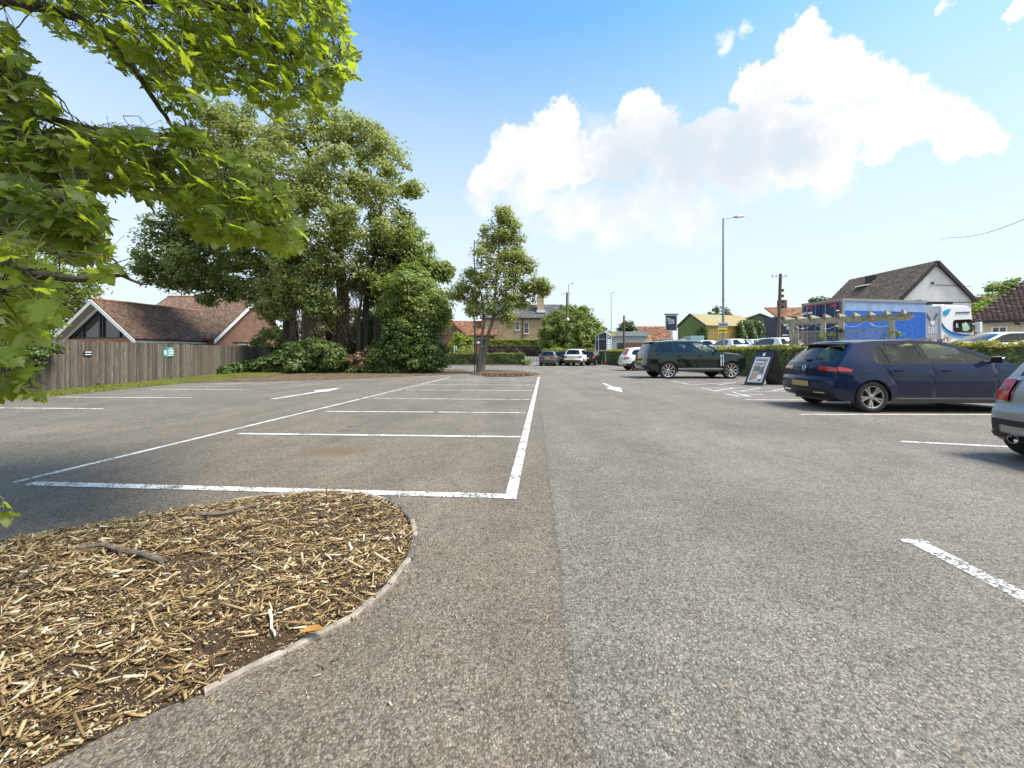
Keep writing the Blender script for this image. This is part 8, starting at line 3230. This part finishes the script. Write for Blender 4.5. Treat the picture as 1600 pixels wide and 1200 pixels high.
def maple():
    base = Vector((-5.6, 2.1, 0))
    t = thing('maple_tree', 'large maple whose leafy boughs hang into the top left of the photo', 'tree', tuple(base), 0)
    # bole outside the frame, main boughs reaching in
    mb = MB()
    mb.tube([base, base + Vector((0.05, 0, 1.2)), base + Vector((0.1, 0.1, 2.4)), base + Vector((0.2, 0.2, 3.6)), base + Vector((0.25, 0.4, 6.0))], [0.34, 0.25, 0.22, 0.17, 0.10], 14)
    mb.build('trunk', MAT['bark_grey'], t, world=True, smooth=True)
    fork = base + Vector((0.15, 0.15, 2.7))
    fork2 = base + Vector((0.2, 0.2, 3.7))
    boughs = []

    def bough(start, px, r0, r1):
        pts = [start] + [PT(*p) for p in px]
        fine = []
        for a, b in zip(pts, pts[1:]):
            fine += wander(a, b, 5, 0.02)[:-1]
        fine.append(pts[-1])
        m = len(fine)
        mb = MB()
        mb.tube(fine, [r0 + (r1 - r0) * (i / (m - 1)) ** 0.6 for i in range(m)], 8)
        mb.build('bough', MAT['bark_dark'], t, world=True, smooth=True)
        boughs.append(fine)
    bough(fork2, [(-60, -12, 3.0), (60, 8, 2.9), (112, 24, 2.9), (165, 55, 2.9), (205, 100, 2.9), (250, 170, 3.0), (290, 225, 3.1)], 0.07, 0.010)
    bough(fork2, [(-60, -60, 3.2), (200, -4, 3.1), (330, 8, 3.1), (400, 18, 3.2), (440, 75, 3.3), (465, 122, 3.4)], 0.075, 0.008)
    bough(fork2, [(250, -60, 3.6), (420, -30, 3.6), (490, 10, 3.7), (520, 60, 3.7), (535, 110, 3.7)], 0.06, 0.006)
    bough(fork, [(-100, 150, 2.7), (30, 205, 2.6), (80, 245, 2.6), (100, 300, 2.6), (140, 350, 2.6)], 0.06, 0.007)
    bough(fork, [(-60, 120, 3.0), (90, 190, 2.9), (210, 225, 2.9), (310, 270, 3.0), (400, 320, 3.1), (455, 360, 3.2)], 0.065, 0.006)
    bough(fork, [(-200, 300, 2.0), (-20, 395, 1.75), (60, 430, 1.7), (130, 437, 1.75), (190, 430, 1.8), (222, 445, 1.8)], 0.05, 0.004)
    bough(fork, [(-200, 420, 1.8), (-40, 500, 1.55), (20, 560, 1.5), (55, 605, 1.5)], 0.045, 0.004)
    bough(fork, [(-150, 60, 3.4), (0, 90, 3.3), (60, 130, 3.3), (100, 160, 3.3)], 0.05, 0.006)
    bough(fork2, [(-100, -200, 2.6), (200, -220, 3.0), (420, -160, 3.3), (520, -100, 3.4)], 0.07, 0.01)
    bough(fork2, [(-500, -300, 3.5), (-700, -500, 4.2)], 0.08, 0.02)
    bough(fork, [(-250, 640, 1.7), (-70, 770, 1.4), (-10, 800, 1.35)], 0.03, 0.003)
    Bs = [np.array([tuple(p) for k in ks for p in boughs[k]]) for ks in ((0, 1, 2, 3, 4, 7), (5, 6), tuple(range(len(boughs))), (len(boughs) - 1,), (8,))]

    zones = [  # polygon (px), depth lo, hi, leaves, leaf size, droop
        ([(290, -60), (545, -60), (545, 50), (562, 95), (558, 125), (540, 128), (528, 160), (512, 190), (492, 165), (470, 160), (440, 188), (424, 185), (400, 158), (362, 138), (335, 150), (300, 110), (288, 60)], 2.7, 4.3, 620, 0.145),
        ([(-40, -60), (300, -60), (300, 50), (330, 100), (320, 165), (296, 185), (266, 178), (244, 150), (224, 124), (196, 112), (165, 96), (130, 72), (100, 62), (62, 28), (40, 14), (-40, 14)], 2.4, 3.7, 330, 0.14),
        ([(-40, 30), (15, 40), (30, 70), (45, 110), (70, 130), (90, 150), (88, 180), (50, 200), (-40, 205)], 2.4, 3.7, 170, 0.135),
        ([(-40, 205), (80, 205), (120, 200), (190, 202), (250, 208), (275, 195), (305, 196), (330, 215), (375, 245), (420, 270), (455, 300), (476, 350), (474, 385), (445, 400), (425, 400), (400, 372), (370, 385), (335, 380), (310, 375),
          (300, 350), (290, 330), (262, 330), (255, 312), (232, 318), (218, 302), (190, 306), (165, 298), (140, 300), (60, 290), (-40, 300)], 2.3, 3.6, 640, 0.145),
        ([(-40, 280), (130, 285), (150, 310), (168, 345), (160, 380), (172, 395), (165, 420), (148, 405), (120, 410), (90, 395), (50, 385), (-40, 400)], 2.0, 3.1, 290, 0.14),
        ([(-40, 365), (40, 372), (68, 392), (72, 430), (100, 445), (104, 480), (92, 512), (68, 530), (45, 545), (-40, 560)], 1.45, 2.1, 52, 0.135),
        ([(100, 412), (195, 402), (206, 432), (120, 440)], 1.7, 1.9, 4, 0.14),
        ([(-40, 540), (40, 560), (45, 590), (75, 618), (60, 632), (40, 612), (10, 612), (-40, 640)], 1.4, 1.7, 16, 0.12),
        ([(-40, 785), (22, 792), (30, 815), (10, 822), (-40, 822)], 1.25, 1.4, 2, 0.10),
    ]
    rec = []
    grp_of = []
    for zi, (poly, y0, y1, n, size) in enumerate(zones):
        n = int(n * LEAF_MULT)
        xs, ys = [p[0] for p in poly], [p[1] for p in poly]
        k = 0
        while k < n:
            x, y = random.uniform(min(xs), max(xs)), random.uniform(min(ys), max(ys))
            if not pip((x, y), poly):
                continue
            # leave ragged windows to the sky
            w = math.sin(x * 0.055 + 1.0) * math.sin(y * 0.062 + x * 0.02) + 0.6 * math.sin(x * 0.13 - y * 0.11)
            if w < -0.85 and random.random() < 0.8:
                continue
            Yd = y0 + (y1 - y0) * random.random()
            rec.append((PT(x, y, Yd), size * random.uniform(0.42, 0.82)))
            grp_of.append(3 if zi == 8 else 1 if zi >= 5 else 0)
            k += 1
    # the canopy carries on outside the frame
    for k in range(900):
        u = Vector((random.gauss(0, 1), random.gauss(0, 1), random.gauss(0, 1))).normalized()
        c = base + Vector((0.8, 0.8, 4.9)) + Vector((u.x * 3.2, u.y * 2.6, u.z * 1.9)) * random.uniform(0.6, 1)
        if c.y > 0.3:
            px, py = CX + FPX * c.x / c.y, HY - FPX * (c.z - CAM_H) / c.y
            if -60 < px < 1660 and -80 < py < 1260:
                continue
        rec.append((c, 0.15 * random.uniform(0.7, 1.15)))
        grp_of.append(2)
    for k in range(140):  # extra unseen leaves overhead, added to shade the near lower leaves
        c = Vector((random.uniform(-1.9, 0.1), random.uniform(0.5, 2.3), random.uniform(3.6, 4.6)))
        rec.append((c, 0.15 * random.uniform(0.8, 1.2)))
        grp_of.append(4)
    sun_h = Vector((SUN_DIR.x, SUN_DIR.y, 0)).normalized()
    parts = []
    pet = MB()
    tw = MB()
    order = sorted(range(len(rec)), key=lambda i: -rec[i][1] / max(0.6, rec[i][0].y) * (1 if (rec[i][0].y > 0.5 and -60 < CX + FPX * rec[i][0].x / rec[i][0].y < 1600 and CX + FPX * rec[i][0].x / rec[i][0].y > -20) else 0.01))
    single = set(order[:285])
    meshes = []
    for V, F in LEAVES:
        me = bpy.data.meshes.new('leaf')
        me.from_pydata([tuple(v) for v in V], [], F)
        me.materials.append(MAT['leaf_maple'])
        me.polygons.foreach_set('use_smooth', [True] * len(F))
        meshes.append(me)
    bulkV, bulkF, base_i = [], [], 0
    inv = PM[t.name].inverted()
    hubs = []
    for i, (p, s) in enumerate(rec):
        B = Bs[grp_of[i]]
        near = B[np.argmin(((B - np.array(p)) ** 2).sum(1))]
        out = Vector(p) - Vector(near)
        out.z *= 0.3
        tip = Vector((0.55, -0.1, 0)) + out.normalized() * 0.5 + Vector((random.gauss(0, .45), random.gauss(0, .45), -0.55 + random.gauss(0, 0.35)))
        tip.normalize()
        up = Vector((random.gauss(0, .5) + 0.1, random.gauss(0, .5) - 0.18, 0.85))
        side = tip.cross(up).normalized()
        nn = side.cross(tip).normalized()
        M3 = Matrix((side, tip, nn)).transposed()
        p = p - tip * (s * 0.5)
        M4 = Matrix.Translation(p) @ M3.to_4x4() @ Matrix.Scale(s, 4)
        g = i % 7
        if i in single:
            o = bpy.data.objects.new('leaf', meshes[g])
            link(o, t)
            o.matrix_local = inv @ M4
        else:
            A4 = np.array(M4)
            V = LEAVES[g][0] @ A4[:3, :3].T + A4[:3, 3]
            bulkV.append(V)
            bulkF.append(np.array(LEAVES[g][1]) + base_i)
            base_i += len(V)
        e = p - tip * s * 0.5 + Vector((0, 0, 0.25 * s))
        pet.tube([p, p.lerp(e, 0.5) + Vector((0, 0, 0.05 * s)), e], [0.0010, 0.0011, 0.0014], 4, cap=False)
        hubs.append((e, near))
    o = np_obj('foliage', np.concatenate(bulkV), np.concatenate(bulkF), MAT['leaf_maple'], t, smooth=True)
    o['kind'] = 'stuff'
    # twigs linking small groups of leaf stalks to the boughs
    H = np.array([tuple(h[0]) for h in hubs])
    idx = list(range(len(H)))
    random.shuffle(idx)
    done = np.zeros(len(H), bool)
    keysV = []
    groups = []
    for i in idx:
        if done[i]:
            continue
        d = np.linalg.norm(H - H[i], axis=1)
        grp = np.where((d < 0.20) & ~done)[0]
        done[grp] = True
        c = H[grp].mean(0)
        groups.append((i, grp, c, d))
    groups.sort(key=lambda g: (Vector(hubs[g[0]][1]) - Vector(g[2])).length)
    joined = {}
    for i, grp, c, d in groups:
        near = Vector(hubs[i][1])
        cc = Vector(c)
        best = (cc - near).length
        zone = joined.setdefault(grp_of[i], [])
        for q in zone:
            L = (cc - q).length * 1.12
            if L < best:
                best, near = L, q
        zone.append(cc)
        k_ = 0.6 if (near in zone) else 1.0
        tw.tube(wander(near, cc, 4, 0.06, 0.03), [0.005 * k_, 0.0045 * k_, 0.004 * k_, 0.0035 * k_, 0.003 * k_], 5, cap=False)
        for gidx in grp:
            if d[gidx] > 0.02:
                tw.tube([cc, Vector(H[gidx])], [0.0025, 0.0018], 4, cap=False)
        if len(grp) > 3 and random.random() < 0.45 and c[1] > 0.5:
            keysV.append(cc)
    o = tw.build('twigs', MAT['bark_dark'], t, world=True, fix=False)
    o['kind'] = 'stuff'
    o = pet.build('leaf_stalks', MAT['leaf_stalk'], t, world=True, fix=False)
    o['kind'] = 'stuff'
    # hanging bunches of winged seeds
    P_, N_, T_ = [], [], []
    for c in keysV:
        for k in range(random.randint(8, 16)):
            P_.append(tuple(c + Vector((random.gauss(0, .035), random.gauss(0, .035), -0.03 - abs(random.gauss(0, .05))))))
    P_ = np.array(P_)
    V, F = leaf_cards(P_, randunit(len(P_)), nrm(rng.normal(0, .5, (len(P_), 3)) + np.array([0, 0, -1.0])), rng.uniform(0.025, 0.042, len(P_)), 0.34, 0.05)
    o = np_obj('seed_keys', V, F, MAT['seed_key'], t)
    o['kind'] = 'stuff'


maple()
